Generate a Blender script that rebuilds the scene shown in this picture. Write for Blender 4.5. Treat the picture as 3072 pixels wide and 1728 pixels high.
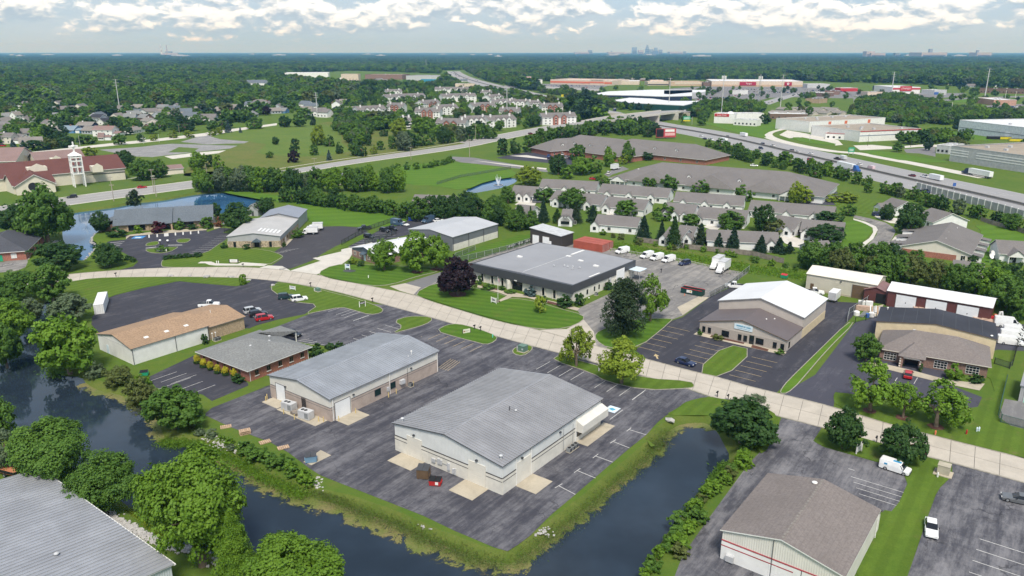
import bpy, bmesh, math, random
import numpy as np
from mathutils import Vector, Matrix
from mathutils.geometry import delaunay_2d_cdt, tessellate_polygon
random.seed(7); RNG = np.random.default_rng(11)
for o in list(bpy.data.objects): bpy.data.objects.remove(o)
SC = bpy.context.scene; COL = SC.collection
R = math.radians
# ------------------------------------------------------------------ camera
CAM_H = 68.3; FPX = 2290.0; HOR = 155.0; CX, CY = 1536.0, 864.0
PITCH = math.atan((CY - HOR) / FPX)
cam = bpy.data.cameras.new('camera'); camo = bpy.data.objects.new('camera', cam); COL.objects.link(camo)
camo.location = (0, 0, CAM_H); camo.rotation_euler = (math.pi / 2 - PITCH, 0, 0)
cam.sensor_width = 36; cam.lens = FPX / 3072 * 36; cam.clip_start = 1; cam.clip_end = 90000
SC.camera = camo
# ------------------------------------------------------------------ light and exposure
SUN_AZ, SUN_EL = 176.0, 57.0          # compass degrees from the view direction, elevation
SC.view_settings.view_transform = 'Standard'; SC.view_settings.look = 'None'
SC.view_settings.gamma = 1; SC.view_settings.use_curve_mapping = False; SC.view_settings.exposure = 0.55
sun = bpy.data.lights.new('sun', 'SUN'); sun.energy = 2.9; sun.angle = R(16); sun.color = (1, .95, .87)
suno = bpy.data.objects.new('sun', sun); COL.objects.link(suno); suno.location = (60, -60, 300)
sd = Vector((math.sin(R(SUN_AZ)) * math.cos(R(SUN_EL)), math.cos(R(SUN_AZ)) * math.cos(R(SUN_EL)), math.sin(R(SUN_EL))))
suno.rotation_euler = sd.to_track_quat('Z', 'Y').to_euler()

class NT:
    "small helper to write node trees"
    def __init__(s, tree): s.t = tree; tree.nodes.clear()
    def n(s, typ, **kw):
        nd = s.t.nodes.new(typ)
        for k, v in kw.items(): setattr(nd, k, v)
        return nd
    def put(s, sock, v):
        if v is None: return
        if isinstance(v, bpy.types.NodeSocket): s.t.links.new(v, sock)
        else:
            if isinstance(v, (tuple, list)) and sock.type == 'RGBA' and len(v) == 3: v = (*v, 1)
            sock.default_value = v
    def m(s, op, a, b=None, c=None, clamp=False):
        nd = s.n('ShaderNodeMath', operation=op, use_clamp=clamp)
        for i, v in enumerate((a, b, c)): s.put(nd.inputs[i], v)
        return nd.outputs[0]
    def mix(s, f, a, b, blend='MIX'):
        nd = s.n('ShaderNodeMix', data_type='RGBA', blend_type=blend)
        s.put(nd.inputs[0], f); s.put(nd.inputs[6], a); s.put(nd.inputs[7], b)
        return nd.outputs[2]
    def ramp(s, f, lo, hi):
        nd = s.n('ShaderNodeMapRange', interpolation_type='SMOOTHSTEP')
        s.put(nd.inputs[0], f); nd.inputs[1].default_value = lo; nd.inputs[2].default_value = hi
        return nd.outputs[0]
    def noise(s, vec, scale, detail=4, rough=.55, dist=0, dim='3D'):
        nd = s.n('ShaderNodeTexNoise', noise_dimensions=dim)
        s.put(nd.inputs['Vector'], vec); nd.inputs['Scale'].default_value = scale
        nd.inputs['Detail'].default_value = detail; nd.inputs['Roughness'].default_value = rough
        nd.inputs['Distortion'].default_value = dist
        return nd.outputs[0]
    def xyz(s, x, y, z):
        nd = s.n('ShaderNodeCombineXYZ')
        for i, v in enumerate((x, y, z)): s.put(nd.inputs[i], v)
        return nd.outputs[0]
    def sep(s, v):
        nd = s.n('ShaderNodeSeparateXYZ'); s.put(nd.inputs[0], v); return nd.outputs
    def vmul(s, v, k):
        nd = s.n('ShaderNodeVectorMath', operation='MULTIPLY'); s.put(nd.inputs[0], v); nd.inputs[1].default_value = k
        return nd.outputs[0]

def make_world():
    w = bpy.data.worlds.new('World'); SC.world = w; w.use_nodes = True
    N = NT(w.node_tree)
    sky = N.n('ShaderNodeTexSky', sky_type='NISHITA'); sky.sun_disc = False
    sky.sun_elevation = R(SUN_EL); sky.sun_rotation = R(SUN_AZ); sky.dust_density = 2.5; sky.air_density = 1.0
    blue = N.vmul(sky.outputs[0], (.085, .085, .09))
    tc = N.n('ShaderNodeTexCoord').outputs['Generated']
    x, y, z = N.sep(tc)
    el = N.m('MULTIPLY', N.m('ARCSINE', z), 57.29578)
    az = N.m('MULTIPLY', N.m('ARCTAN2', x, y), 57.29578)
    # thin veil of high overcast; paler towards the horizon
    veil = N.mix(N.ramp(el, 0, 7), (.40, .505, .61), (.42, .565, .74))
    vn = N.noise(N.xyz(N.m('MULTIPLY', az, .12), N.m('MULTIPLY', el, .45), 3.0), 1.0, 4)
    veil = N.mix(N.m('MULTIPLY', N.ramp(vn, .35, .75), .45), veil, (.56, .62, .68))
    base = N.mix(N.m('MULTIPLY', N.ramp(el, 5, 40), .75), N.mix(.88, blue, veil), blue)
    # low cumulus seen from the side: flat grey undersides, bright heaped tops
    def cum(du, dv, seed):
        u = N.m('MULTIPLY', N.m('ADD', az, du), .30); v = N.m('MULTIPLY', N.m('ADD', el, dv), .62)
        big = N.noise(N.xyz(u, v, seed), .62, 2, .5)
        fine = N.noise(N.xyz(u, v, seed + 5), 2.6, 9, .60, .35)
        return N.m('ADD', N.m('MULTIPLY', big, .95), N.m('MULTIPLY', fine, .62))
    c0, c1 = cum(0, 0, 1.7), cum(.10, .42, 1.7)
    elw = N.m('ADD', el, N.m('MULTIPLY', N.m('SUBTRACT', N.noise(N.xyz(N.m('MULTIPLY', az, .11), 0.0, 9.0), 1.0, 3), .5), 2.6))
    prof = N.m('SUBTRACT', N.ramp(elw, .35, 1.7), N.m('MULTIPLY', N.ramp(elw, 2.4, 5.2), .62))
    dens = N.m('ADD', c0, N.m('MULTIPLY', prof, .36))
    mask = N.ramp(dens, 1.0, 1.10)
    lit = N.m('ADD', N.m('MULTIPLY', N.m('SUBTRACT', c0, c1), 4.2), N.m('MULTIPLY', N.ramp(elw, .7, 3.0), .72))
    ccol = N.mix(N.ramp(lit, .02, 1.0), (.36, .44, .53), (.92, .92, .92))
    lowmask = N.m('MULTIPLY', mask, N.m('SUBTRACT', 1.0, N.ramp(el, 6, 9)))
    low = N.mix(lowmask, base, ccol)
    # small dark scud in front
    s0 = N.noise(N.xyz(N.m('MULTIPLY', az, .26), N.m('MULTIPLY', el, .95), 40.0), 1.5, 7, .62)
    sm = N.m('MULTIPLY', N.ramp(s0, .585, .70), N.m('MULTIPLY', N.ramp(el, 1.6, 2.6), N.m('SUBTRACT', 1.0, N.ramp(el, 5, 8))))
    low = N.mix(N.m('MULTIPLY', sm, .85), low, (.25, .33, .42))
    # the deck overhead
    zz = N.m('MAXIMUM', z, .03)
    pl = N.xyz(N.m('DIVIDE', x, zz), N.m('DIVIDE', y, zz), 0.0)
    d0 = N.noise(pl, .55, 8, .58, .2)
    dm = N.m('MULTIPLY', N.ramp(d0, .47, .64), N.ramp(el, 6, 12))
    dcol = N.mix(N.ramp(d0, .5, .74), (.86, .88, .90), (.42, .47, .53))
    col = N.mix(dm, low, dcol)
    bg = N.n('ShaderNodeBackground'); N.put(bg.inputs[0], col); bg.inputs[1].default_value = .95
    out = N.n('ShaderNodeOutputWorld'); N.t.links.new(bg.outputs[0], out.inputs[0])
make_world()
SC.render.engine = 'CYCLES'
SC.cycles.max_bounces = 5; SC.cycles.diffuse_bounces = 2; SC.cycles.glossy_bounces = 2
SC.cycles.transmission_bounces = 2; SC.cycles.transparent_max_bounces = 12; SC.cycles.volume_bounces = 1
SC.cycles.use_denoising = True; SC.cycles.caustics_reflective = False; SC.cycles.caustics_refractive = False

# ------------------------------------------------------------------ survey: points of the photo -> metres on the ground
TILE = dict(za=(0,300),zb=(1040,230),zc=(1500,380),zd=(1900,480),ze=(2560,560),zf=(1500,200),zg=(2012,200),zh=(2560,200),
            ya=(780,1040),yb=(1000,620),yc=(2560,800),yd=(2060,880),ye=(300,560),yf=(0,560),yg=(1740,1120),yh=(2100,1400))
def survey(k, x, y):
    if k == 'o': return x * 1.192547, y * 1.192547
    if k in TILE: return TILE[k][0] + x * .198758, TILE[k][1] + y * .198758
    k = int(k); return (k % 3) * 1024 + x * .39752, (k // 3) * 576 + y * .39752
CP, SP = math.cos(PITCH), math.sin(PITCH)
def ground(px, py, z=0.0):
    dx, dy = (px - CX) / FPX, (CY - py) / FPX
    t = (z - CAM_H) / (-SP + dy * CP)
    return Vector((dx * t, (CP + dy * SP) * t))
def P(spec, z=0.0):
    k = 'o'; r = []
    for w in spec.split():
        if ':' in w: k, w = w.split(':')
        x, y = w.split(','); r.append(ground(*survey(k, float(x), float(y)), z))
    return r
def G(spec, z=0.0): return P(spec, z)[0]
def height_at(base, py):
    "height of the thing standing at base whose top is seen on image row py"
    dy = (CY - py) / FPX
    t = base.y / (CP + dy * SP); return CAM_H + t * (-SP + dy * CP)
def px_size(base): return math.hypot(base.y, CAM_H) / FPX        # metres per photo pixel there
def hd(deg): return Vector((math.sin(R(deg)), math.cos(R(deg))))  # compass heading -> unit vector
HA, HB = 36.7, 127.0                                             # the two directions of the business park

# ------------------------------------------------------------------ objects
def tag(o, label=None, cat=None, group=None, kind=None):
    if label: o['label'] = label
    if cat: o['category'] = cat
    if group: o['group'] = group
    if kind: o['kind'] = kind
    return o
def thing(name, label, cat, loc=(0, 0, 0), rz=0.0, group=None):
    o = bpy.data.objects.new(name, None); COL.objects.link(o); o.empty_display_size = .5
    o.location = (loc[0], loc[1], loc[2] if len(loc) > 2 else 0); o.rotation_euler = (0, 0, rz)
    return tag(o, label, cat, group)
def link(name, me, parent=None, mat=None):
    o = bpy.data.objects.new(name, me); COL.objects.link(o)
    if parent: o.parent = parent
    if mat is not None:
        if not me.materials: me.materials.append(mat)
        elif me.materials[0] is not mat:
            o.material_slots[0].link = 'OBJECT'; o.material_slots[0].material = mat
    return o
class MB:
    def __init__(s): s.v = []; s.f = []; s.mi = []
    def face(s, pts, mi=0):
        i = len(s.v); s.v += [tuple(p) for p in pts]; s.f.append(tuple(range(i, i + len(pts)))); s.mi.append(mi); return s
    def box(s, x0, y0, z0, x1, y1, z1, mi=0):
        i = len(s.v)
        s.v += [(x0,y0,z0),(x1,y0,z0),(x1,y1,z0),(x0,y1,z0),(x0,y0,z1),(x1,y0,z1),(x1,y1,z1),(x0,y1,z1)]
        for q in ((0,3,2,1),(4,5,6,7),(0,1,5,4),(1,2,6,5),(2,3,7,6),(3,0,4,7)): s.f.append(tuple(i + k for k in q)); s.mi.append(mi)
        return s
    def prism(s, poly, z0, z1, mi=0, top=True, bot=True):
        n = len(poly); i = len(s.v)
        a = sum(poly[k][0] * poly[(k+1) % n][1] - poly[(k+1) % n][0] * poly[k][1] for k in range(n))
        if a < 0: poly = list(poly)[::-1]
        s.v += [(p[0], p[1], z0) for p in poly] + [(p[0], p[1], z1) for p in poly]
        for k in range(n): s.f.append((i + k, i + (k+1) % n, i + n + (k+1) % n, i + n + k)); s.mi.append(mi)
        if top: s.f.append(tuple(range(i + n, i + 2 * n))); s.mi.append(mi)
        if bot: s.f.append(tuple(range(i + n - 1, i - 1, -1))); s.mi.append(mi)
        return s
    def tube(s, p0, p1, r0, r1=None, n=8, mi=0, cap=True):
        r1 = r0 if r1 is None else r1
        p0, p1 = Vector(p0), Vector(p1); d = (p1 - p0).normalized()
        a = d.orthogonal().normalized(); b = d.cross(a); i = len(s.v)
        for p, r in ((p0, r0), (p1, r1)):
            for k in range(n):
                t = 2 * math.pi * k / n; s.v.append(tuple(p + a * (r * math.cos(t)) + b * (r * math.sin(t))))
        for k in range(n): s.f.append((i + k, i + (k+1) % n, i + n + (k+1) % n, i + n + k)); s.mi.append(mi)
        if cap: s.f.append(tuple(range(i + n - 1, i - 1, -1))); s.mi.append(mi); s.f.append(tuple(range(i + n, i + 2 * n))); s.mi.append(mi)
        return s
    def lathe(s, prof, n=12, c=(0, 0), mi=0):
        i = len(s.v)
        for r, z in prof:
            for k in range(n):
                t = 2 * math.pi * k / n; s.v.append((c[0] + r * math.cos(t), c[1] + r * math.sin(t), z))
        for j in range(len(prof) - 1):
            for k in range(n):
                s.f.append((i + j*n + k, i + j*n + (k+1) % n, i + (j+1)*n + (k+1) % n, i + (j+1)*n + k)); s.mi.append(mi)
        return s
    def mesh(s, name, mats=()):
        me = bpy.data.meshes.new(name); me.from_pydata(s.v, [], s.f)
        for m_ in mats: me.materials.append(m_)
        if len(mats) > 1: me.polygons.foreach_set('material_index', s.mi)
        me.update(); return me
    def build(s, name, mat, parent=None):
        mats = mat if isinstance(mat, (list, tuple)) else [mat]
        return link(name, s.mesh(name, mats), parent)
UB = {}
def ubox(name, mat, parent, c, size, rz=0.0):
    "a box that shares one unit mesh per material"
    k = mat.name
    if k not in UB: UB[k] = MB().box(-.5, -.5, -.5, .5, .5, .5).mesh('box_' + k, [mat])
    o = link(name, UB[k], parent); o.location = c; o.scale = size
    if rz: o.rotation_euler = (0, 0, rz)
    return o
def pbox(name, mat, parent, x0, y0, z0, x1, y1, z1):
    return ubox(name, mat, parent, ((x0+x1)/2, (y0+y1)/2, (z0+z1)/2), (x1-x0, y1-y0, z1-z0))
def face_box(name, mat, t, W, L, face, u0, z0, u1, z1, d0=0.0, d1=.06):
    "a box on one wall of a W x L footprint: y0 and y1 face along the lot, x0 and x1 across it"
    if face == 'y0': return pbox(name, mat, t, u0, -d1, z0, u1, -d0, z1)
    if face == 'y1': return pbox(name, mat, t, u0, L + d0, z0, u1, L + d1, z1)
    if face == 'x1': return pbox(name, mat, t, W + d0, u0, z0, W + d1, u1, z1)
    return pbox(name, mat, t, -d1, u0, z0, -d0, u1, z1)
WIN = {}
def window(t, W, L, face, u, z, w, h, frame, glass, name='window', nx=2, ny=1):
    "a framed window whose pane sits back inside its frame"
    k = (round(w, 2), round(h, 2), frame.name, glass.name, nx, ny)
    if k not in WIN:
        b = MB(); f = .07
        b.box(-w/2, -.07, -h/2, -w/2+f, .02, h/2).box(w/2-f, -.07, -h/2, w/2, .02, h/2)
        b.box(-w/2, -.07, h/2-f, w/2, .02, h/2).box(-w/2, -.09, -h/2, w/2, .02, -h/2+f)
        for i in range(1, nx): x = -w/2 + w*i/nx; b.box(x-.03, -.06, -h/2+f, x+.03, .02, h/2-f)
        for i in range(1, ny): z_ = -h/2 + h*i/ny; b.box(-w/2+f, -.06, z_-.03, w/2-f, .02, z_+.03)
        b.box(-w/2+f, -.03, -h/2+f, w/2-f, .01, h/2-f, 1)
        WIN[k] = b.mesh('window', [frame, glass])
    o = link(name, WIN[k], t)
    zc = z + h/2
    if face == 'y0': o.location = (u, -.005, zc)
    elif face == 'y1': o.location = (u, L + .005, zc); o.rotation_euler = (0, 0, math.pi)
    elif face == 'x1': o.location = (W + .005, u, zc); o.rotation_euler = (0, 0, math.pi/2)
    else: o.location = (-.005, u, zc); o.rotation_euler = (0, 0, -math.pi/2)
    return o
def frame_of(w, s, z=0.0):
    "west and south corner of a building on the photo -> origin, rotation, width"
    a, b = G(w, z), G(s, z); d = b - a
    return a, math.atan2(d.y, d.x), d.length
def poly_mesh(name, pts, z, mat, parent=None, kind=None, label=None, cat=None, skirt=0.0):
    b = MB(); n = len(pts); b.v = [(p.x, p.y, z) for p in pts]; m = n
    r = delaunay_2d_cdt([Vector(p) for p in pts], [(i, (i+1) % n) for i in range(n)], [], 1, 1e-4)
    off = len(b.v); b.v += [(p.x, p.y, z) for p in r[0]]
    for t in r[2]: b.f.append(tuple(off + i for i in t)); b.mi.append(0)
    if skirt:
        q = len(b.v); b.v += [(p.x, p.y, z - skirt) for p in pts]
        for k in range(n): b.f.append((k, (k+1) % n, q + (k+1) % n, q + k)); b.mi.append(0)
    else: b.v = b.v[off:]; b.f = [tuple(i - off for i in f) for f in b.f]
    o = b.build(name, mat, parent)
    if kind or label: tag(o, label, cat, None, kind)
    return o
def smooth_poly(pts, it=2, closed=True):
    for _ in range(it):
        q = []; n = len(pts)
        for i in range(n if closed else n - 1):
            a, b = pts[i], pts[(i+1) % n]; q += [a * .75 + b * .25, a * .25 + b * .75]
        if not closed: q = [pts[0]] + q + [pts[-1]]
        pts = q
    return pts
def resample(pts, n):
    d = [0]
    for a, b in zip(pts, pts[1:]): d.append(d[-1] + (b - a).length)
    out = []; j = 0
    for i in range(n):
        s = d[-1] * i / (n - 1)
        while j < len(d) - 2 and d[j+1] < s: j += 1
        f = (s - d[j]) / max(1e-6, d[j+1] - d[j]); out.append(pts[j].lerp(pts[j+1], f))
    return out
def plen(pts): return sum((b - a).length for a, b in zip(pts, pts[1:]))
def offset_line(pts, d):
    out = []
    for i, p in enumerate(pts):
        t = (pts[min(i+1, len(pts)-1)] - pts[max(i-1, 0)]).normalized(); out.append(p + Vector((t.y, -t.x)) * d)
    return out
def ribbon(name, pts, w, z, mat, parent=None, kind=None, h=0.0):
    "a strip of width w along a line (right side positive)"
    a, b = offset_line(pts, -w/2), offset_line(pts, w/2)
    m = MB(); n = len(pts); m.v = [(p.x, p.y, z) for p in a] + [(p.x, p.y, z) for p in b]
    for i in range(n-1): m.f.append((i, n+i, n+i+1, i+1)); m.mi.append(0)
    if h:
        m.v += [(p.x, p.y, z-h) for p in a] + [(p.x, p.y, z-h) for p in b]
        for i in range(n-1):
            m.f += [(i, i+1, 2*n+i+1, 2*n+i), (n+i+1, n+i, 3*n+i, 3*n+i+1)]; m.mi += [0, 0]
    o = m.build(name, mat, parent)
    if kind: o['kind'] = kind
    return o
def inside(p, poly):
    c = False; n = len(poly); j = n - 1
    for i in range(n):
        a, b = poly[i], poly[j]
        if (a.y > p.y) != (b.y > p.y) and p.x < (b.x - a.x) * (p.y - a.y) / (b.y - a.y) + a.x: c = not c
        j = i
    return c
def inside_np(pts, poly):
    x, y = pts[:, 0], pts[:, 1]; c = np.zeros(len(pts), bool); n = len(poly); j = n - 1
    for i in range(n):
        a, b = poly[i], poly[j]
        if abs(a.y - b.y) > 1e-9:
            hit = ((a.y > y) != (b.y > y)) & (x < (b.x - a.x) * (y - a.y) / (b.y - a.y) + a.x); c ^= hit
        j = i
    return c
ORD = ('first second third fourth fifth sixth seventh eighth ninth tenth eleventh twelfth thirteenth fourteenth fifteenth sixteenth '
       'seventeenth eighteenth nineteenth twentieth').split()
TENS = ['', '', 'twenty', 'thirty', 'forty', 'fifty', 'sixty', 'seventy', 'eighty', 'ninety']
TENTH = ['', '', 'twentieth', 'thirtieth', 'fortieth', 'fiftieth', 'sixtieth', 'seventieth', 'eightieth', 'ninetieth']
def nth(i):
    i += 1
    if i <= 20: return ORD[i-1]
    if i % 10 == 0: return TENTH[i // 10]
    return TENS[i // 10] + '-' + ORD[i % 10 - 1]

# ------------------------------------------------------------------ materials (colours are base colours; the still ponds also carry reflected sky blue in theirs)
MATS={}
def new_mat(name):
    m=bpy.data.materials.new(name);m.use_nodes=True;MATS[name]=m
    N=NT(m.node_tree)
    out=N.n('ShaderNodeOutputMaterial');bs=N.n('ShaderNodeBsdfPrincipled');N.t.links.new(bs.outputs[0],out.inputs[0])
    return m,N,bs,out
def pos(N):return N.n('ShaderNodeNewGeometry').outputs['Position']
def rnd(N):return N.n('ShaderNodeObjectInfo').outputs['Random']
def sc(c,k):return tuple(min(1,v*k)for v in c)
def bump(N,bs,h,strength=.3,dist=.05):
    b=N.n('ShaderNodeBump');b.inputs['Strength'].default_value=strength;b.inputs['Distance'].default_value=dist
    N.put(b.inputs['Height'],h);N.t.links.new(b.outputs[0],bs.inputs['Normal'])
def std(name,col,rough=.75,var=.12,scale=.6,metal=0.0,fine=0.0,orand=0.0,spec=.35):
    "plain surface with soft weathering, optional fine grain and per-object variation"
    if name in MATS:return MATS[name]
    m,N,bs,out=new_mat(name);p=pos(N)
    c=N.mix(N.ramp(N.noise(p,scale,5,.6),.3,.7),sc(col,1-var),sc(col,1+var))
    if fine:c=N.mix(N.m('MULTIPLY',N.ramp(N.noise(p,9,3,.7),.35,.65),fine),c,sc(col,.55))
    if orand:c=N.mix(N.m('MULTIPLY',rnd(N),orand),c,sc(col,.5))
    N.put(bs.inputs['Base Color'],c);bs.inputs['Roughness'].default_value=rough;bs.inputs['Metallic'].default_value=metal
    bs.inputs['Specular IOR Level'].default_value=spec
    return m
def ribbed(name,col,pitch=.32,rough=.55,depth=.25):
    "ribbed metal cladding; ribs run up the wall"
    m,N,bs,out=new_mat(name)
    o=N.n('ShaderNodeTexCoord').outputs['Object'];x,y,z=N.sep(o)
    w=N.m('FRACT',N.m('DIVIDE',N.m('ADD',x,y),pitch))
    g=N.m('SUBTRACT',N.ramp(w,0,.18),N.ramp(w,.34,.5))
    c=N.mix(N.ramp(N.noise(pos(N),.5,5),.3,.75),sc(col,.93),sc(col,1.05))
    N.put(bs.inputs['Base Color'],c);bs.inputs['Roughness'].default_value=rough;bump(N,bs,g,depth*2.4,.05)
    return m
def shingle(name,col,var=.22):
    m,N,bs,out=new_mat(name);p=pos(N)
    n1=N.noise(p,2.6,4,.75);n2=N.noise(p,.16,4,.6);x,y,z=N.sep(p)
    c=N.mix(N.ramp(n1,.34,.66),sc(col,1-var),sc(col,1+var))
    c=N.mix(N.m('MULTIPLY',N.ramp(n2,.4,.72),.45),c,sc(col,.76))
    crs=N.m('FRACT',N.m('MULTIPLY',z,7.0));c=N.mix(N.m('MULTIPLY',N.ramp(crs,.78,.95),.28),c,sc(col,.55))
    N.put(bs.inputs['Base Color'],c);bs.inputs['Roughness'].default_value=.92;bs.inputs['Specular IOR Level'].default_value=.2
    bump(N,bs,n1,.35,.03);return m
def brick(name,col,mortar=(.42,.38,.34)):
    m,N,bs,out=new_mat(name);p=pos(N);x,y,z=N.sep(p)
    c=N.mix(N.ramp(N.noise(p,3.2,3,.8),.32,.68),sc(col,.68),sc(col,1.3))
    c=N.mix(N.m('MULTIPLY',N.ramp(N.noise(p,.35,4),.4,.75),.3),c,sc(col,.7))
    j=N.m('FRACT',N.m('MULTIPLY',z,6.0));c=N.mix(N.m('MULTIPLY',N.ramp(j,.82,.95),.35),c,mortar)
    N.put(bs.inputs['Base Color'],c);bs.inputs['Roughness'].default_value=.9;return m
def stone(name,col):
    m,N,bs,out=new_mat(name);p=pos(N)
    v=N.n('ShaderNodeTexVoronoi');N.put(v.inputs['Vector'],p);v.inputs['Scale'].default_value=1.9
    s=N.n('ShaderNodeSeparateColor');N.t.links.new(v.outputs['Color'],s.inputs[0])
    c=N.mix(s.outputs[0],sc(col,.62),sc(col,1.4));N.put(bs.inputs['Base Color'],c);bs.inputs['Roughness'].default_value=.9
    bump(N,bs,v.outputs['Distance'],.5,.06);return m
def asphalt(name,dark,light,wear,crack=.6,ang=HA):
    "old tarmac: pale worn patches and streaks along the driving direction, dark sealed cracks"
    m,N,bs,out=new_mat(name);p=pos(N)
    mp=N.n('ShaderNodeMapping',vector_type='TEXTURE');N.put(mp.inputs[0],p);mp.inputs['Rotation'].default_value=(0,0,R(-ang));mp.inputs['Scale'].default_value=(1,8,1)
    st=N.noise(mp.outputs[0],.55,8,.78,.2);pt=N.noise(p,.11,6,.7,.25);fi=N.noise(p,2.6,5,.8);md=N.noise(p,.75,8,.82,.3)
    f=N.m('ADD',N.m('ADD',N.m('MULTIPLY',st,.54),N.m('MULTIPLY',pt,.34)),N.m('ADD',N.m('MULTIPLY',fi,.14),N.m('MULTIPLY',md,.22)))
    c=N.mix(N.ramp(f,.755-.26*wear,.985-.26*wear),dark,light)
    c=N.mix(N.m('MULTIPLY',N.ramp(fi,.3,.7),.35),c,sc(dark,.85))
    if crack:
        wv=N.n('ShaderNodeVectorMath',operation='ADD');N.put(wv.inputs[0],p)
        nz=N.n('ShaderNodeTexNoise');N.put(nz.inputs['Vector'],p);nz.inputs['Scale'].default_value=.45;nz.inputs['Detail'].default_value=4
        N.put(wv.inputs[1],N.vmul(nz.outputs[1],(5,5,0)))
        vo=N.n('ShaderNodeTexVoronoi',feature='DISTANCE_TO_EDGE');N.put(vo.inputs['Vector'],wv.outputs[0]);vo.inputs['Scale'].default_value=.10
        k=N.m('SUBTRACT',1.0,N.ramp(vo.outputs['Distance'],.004,.016))
        k=N.m('MULTIPLY',k,N.m('MULTIPLY',N.ramp(N.noise(p,.08,3),.42,.62),crack))
        c=N.mix(k,c,(.016,.016,.02))
    N.put(bs.inputs['Base Color'],c);bs.inputs['Roughness'].default_value=.88;bs.inputs['Specular IOR Level'].default_value=.25
    bump(N,bs,fi,.25,.02);return m
def grass(name,col,col2,stripe=0.0,ang=0.0,dry=.25,w=2.4):
    m,N,bs,out=new_mat(name);p=pos(N)
    big=N.noise(p,.045,5,.65,.4);mid=N.noise(p,.5,5,.7);fi=N.noise(p,4.5,4,.85)
    c=N.mix(N.ramp(N.m('ADD',N.m('MULTIPLY',big,.55),N.m('MULTIPLY',mid,.45)),.36,.64),col,col2)
    c=N.mix(N.m('MULTIPLY',N.ramp(fi,.35,.7),.5),c,sc(col,.58))
    c=N.mix(N.m('MULTIPLY',N.ramp(N.noise(p,.16,6,.7,.8),.56,.74),dry),c,(.155,.135,.05))
    if stripe:
        x,y,z=N.sep(p);d=hd(ang)
        u=N.m('ADD',N.m('MULTIPLY',x,d.y),N.m('MULTIPLY',y,-d.x));u=N.m('ADD',u,N.m('MULTIPLY',mid,.5))
        s=N.ramp(N.m('SINE',N.m('MULTIPLY',u,math.pi/w)),-.5,.5)
        c=N.mix(N.m('MULTIPLY',s,stripe),c,sc(col,.52))
    N.put(bs.inputs['Base Color'],c);bs.inputs['Roughness'].default_value=.95;bs.inputs['Specular IOR Level'].default_value=.1
    bump(N,bs,N.m('ADD',fi,N.m('MULTIPLY',mid,1.5)),.6,.10);return m
def slab_mat(name,col,var=.1,orand=.16):
    m,N,bs,out=new_mat(name);p=pos(N)
    n=N.noise(p,.22,6,.7,.6);fi=N.noise(p,3.5,4,.8)
    c=N.mix(N.ramp(n,.35,.72),sc(col,1+var),sc(col,1-var))
    c=N.mix(N.m('MULTIPLY',rnd(N),orand),c,sc(col,.72));c=N.mix(N.m('MULTIPLY',N.ramp(fi,.4,.75),.3),c,sc(col,.72))
    c=N.mix(N.m('MULTIPLY',N.ramp(N.noise(p,.6,5,.7),.62,.8),.35),c,(.13,.12,.11))
    N.put(bs.inputs['Base Color'],c);bs.inputs['Roughness'].default_value=.88;bs.inputs['Specular IOR Level'].default_value=.2;return m
def metal_roof(name,col,rough=.42,orand=.22):
    m,N,bs,out=new_mat(name);p=pos(N)
    n=N.noise(p,.22,5,.65,.3)
    c=N.mix(N.ramp(n,.3,.75),sc(col,.86),sc(col,1.1));c=N.mix(N.m('MULTIPLY',rnd(N),orand),c,sc(col,.62))
    o=N.n('ShaderNodeTexCoord').outputs['Object'];mp=N.n('ShaderNodeMapping');N.put(mp.inputs[0],o);mp.inputs['Scale'].default_value=(.3,3,1)
    c=N.mix(N.m('MULTIPLY',N.ramp(N.noise(mp.outputs[0],1.2,5,.7),.55,.8),.3),c,sc(col,.55))
    N.put(bs.inputs['Base Color'],c);bs.inputs['Roughness'].default_value=rough;bs.inputs['Metallic'].default_value=.35;return m
def leaf(name,col,col2):
    m,N,bs,out=new_mat(name)
    at=N.n('ShaderNodeAttribute',attribute_name='tint').outputs['Fac']
    c=N.mix(at,col,col2);c=N.mix(N.m('MULTIPLY',rnd(N),.35),c,sc(col,.62))
    N.put(bs.inputs['Base Color'],c);bs.inputs['Roughness'].default_value=.6;bs.inputs['Specular IOR Level'].default_value=.25
    tr=N.n('ShaderNodeBsdfTranslucent');N.put(tr.inputs[0],N.mix(.35,c,sc(col2,1.3)))
    mx=N.n('ShaderNodeMixShader');mx.inputs[0].default_value=.28
    N.t.links.new(bs.outputs[0],mx.inputs[1]);N.t.links.new(tr.outputs[0],mx.inputs[2]);N.t.links.new(mx.outputs[0],out.inputs[0])
    return m
def water_mat(name,col,rip=.28):
    m,N,bs,out=new_mat(name);p=pos(N)
    n=N.noise(p,.05,4,.6);c=N.mix(N.ramp(n,.35,.7),col,sc(col,1.7))
    N.put(bs.inputs['Base Color'],c);bs.inputs['Roughness'].default_value=.045;bs.inputs['IOR'].default_value=1.33
    bs.inputs['Specular IOR Level'].default_value=.5
    mp=N.n('ShaderNodeMapping');N.put(mp.inputs[0],p);mp.inputs['Rotation'].default_value=(0,0,.5);mp.inputs['Scale'].default_value=(1,2.6,1)
    h=N.noise(mp.outputs[0],.9,4,.6);k=N.ramp(N.noise(p,.03,3),.35,.7)
    bump(N,bs,N.m('MULTIPLY',h,N.m('ADD',.15,k)),rip,.03);return m
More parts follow.
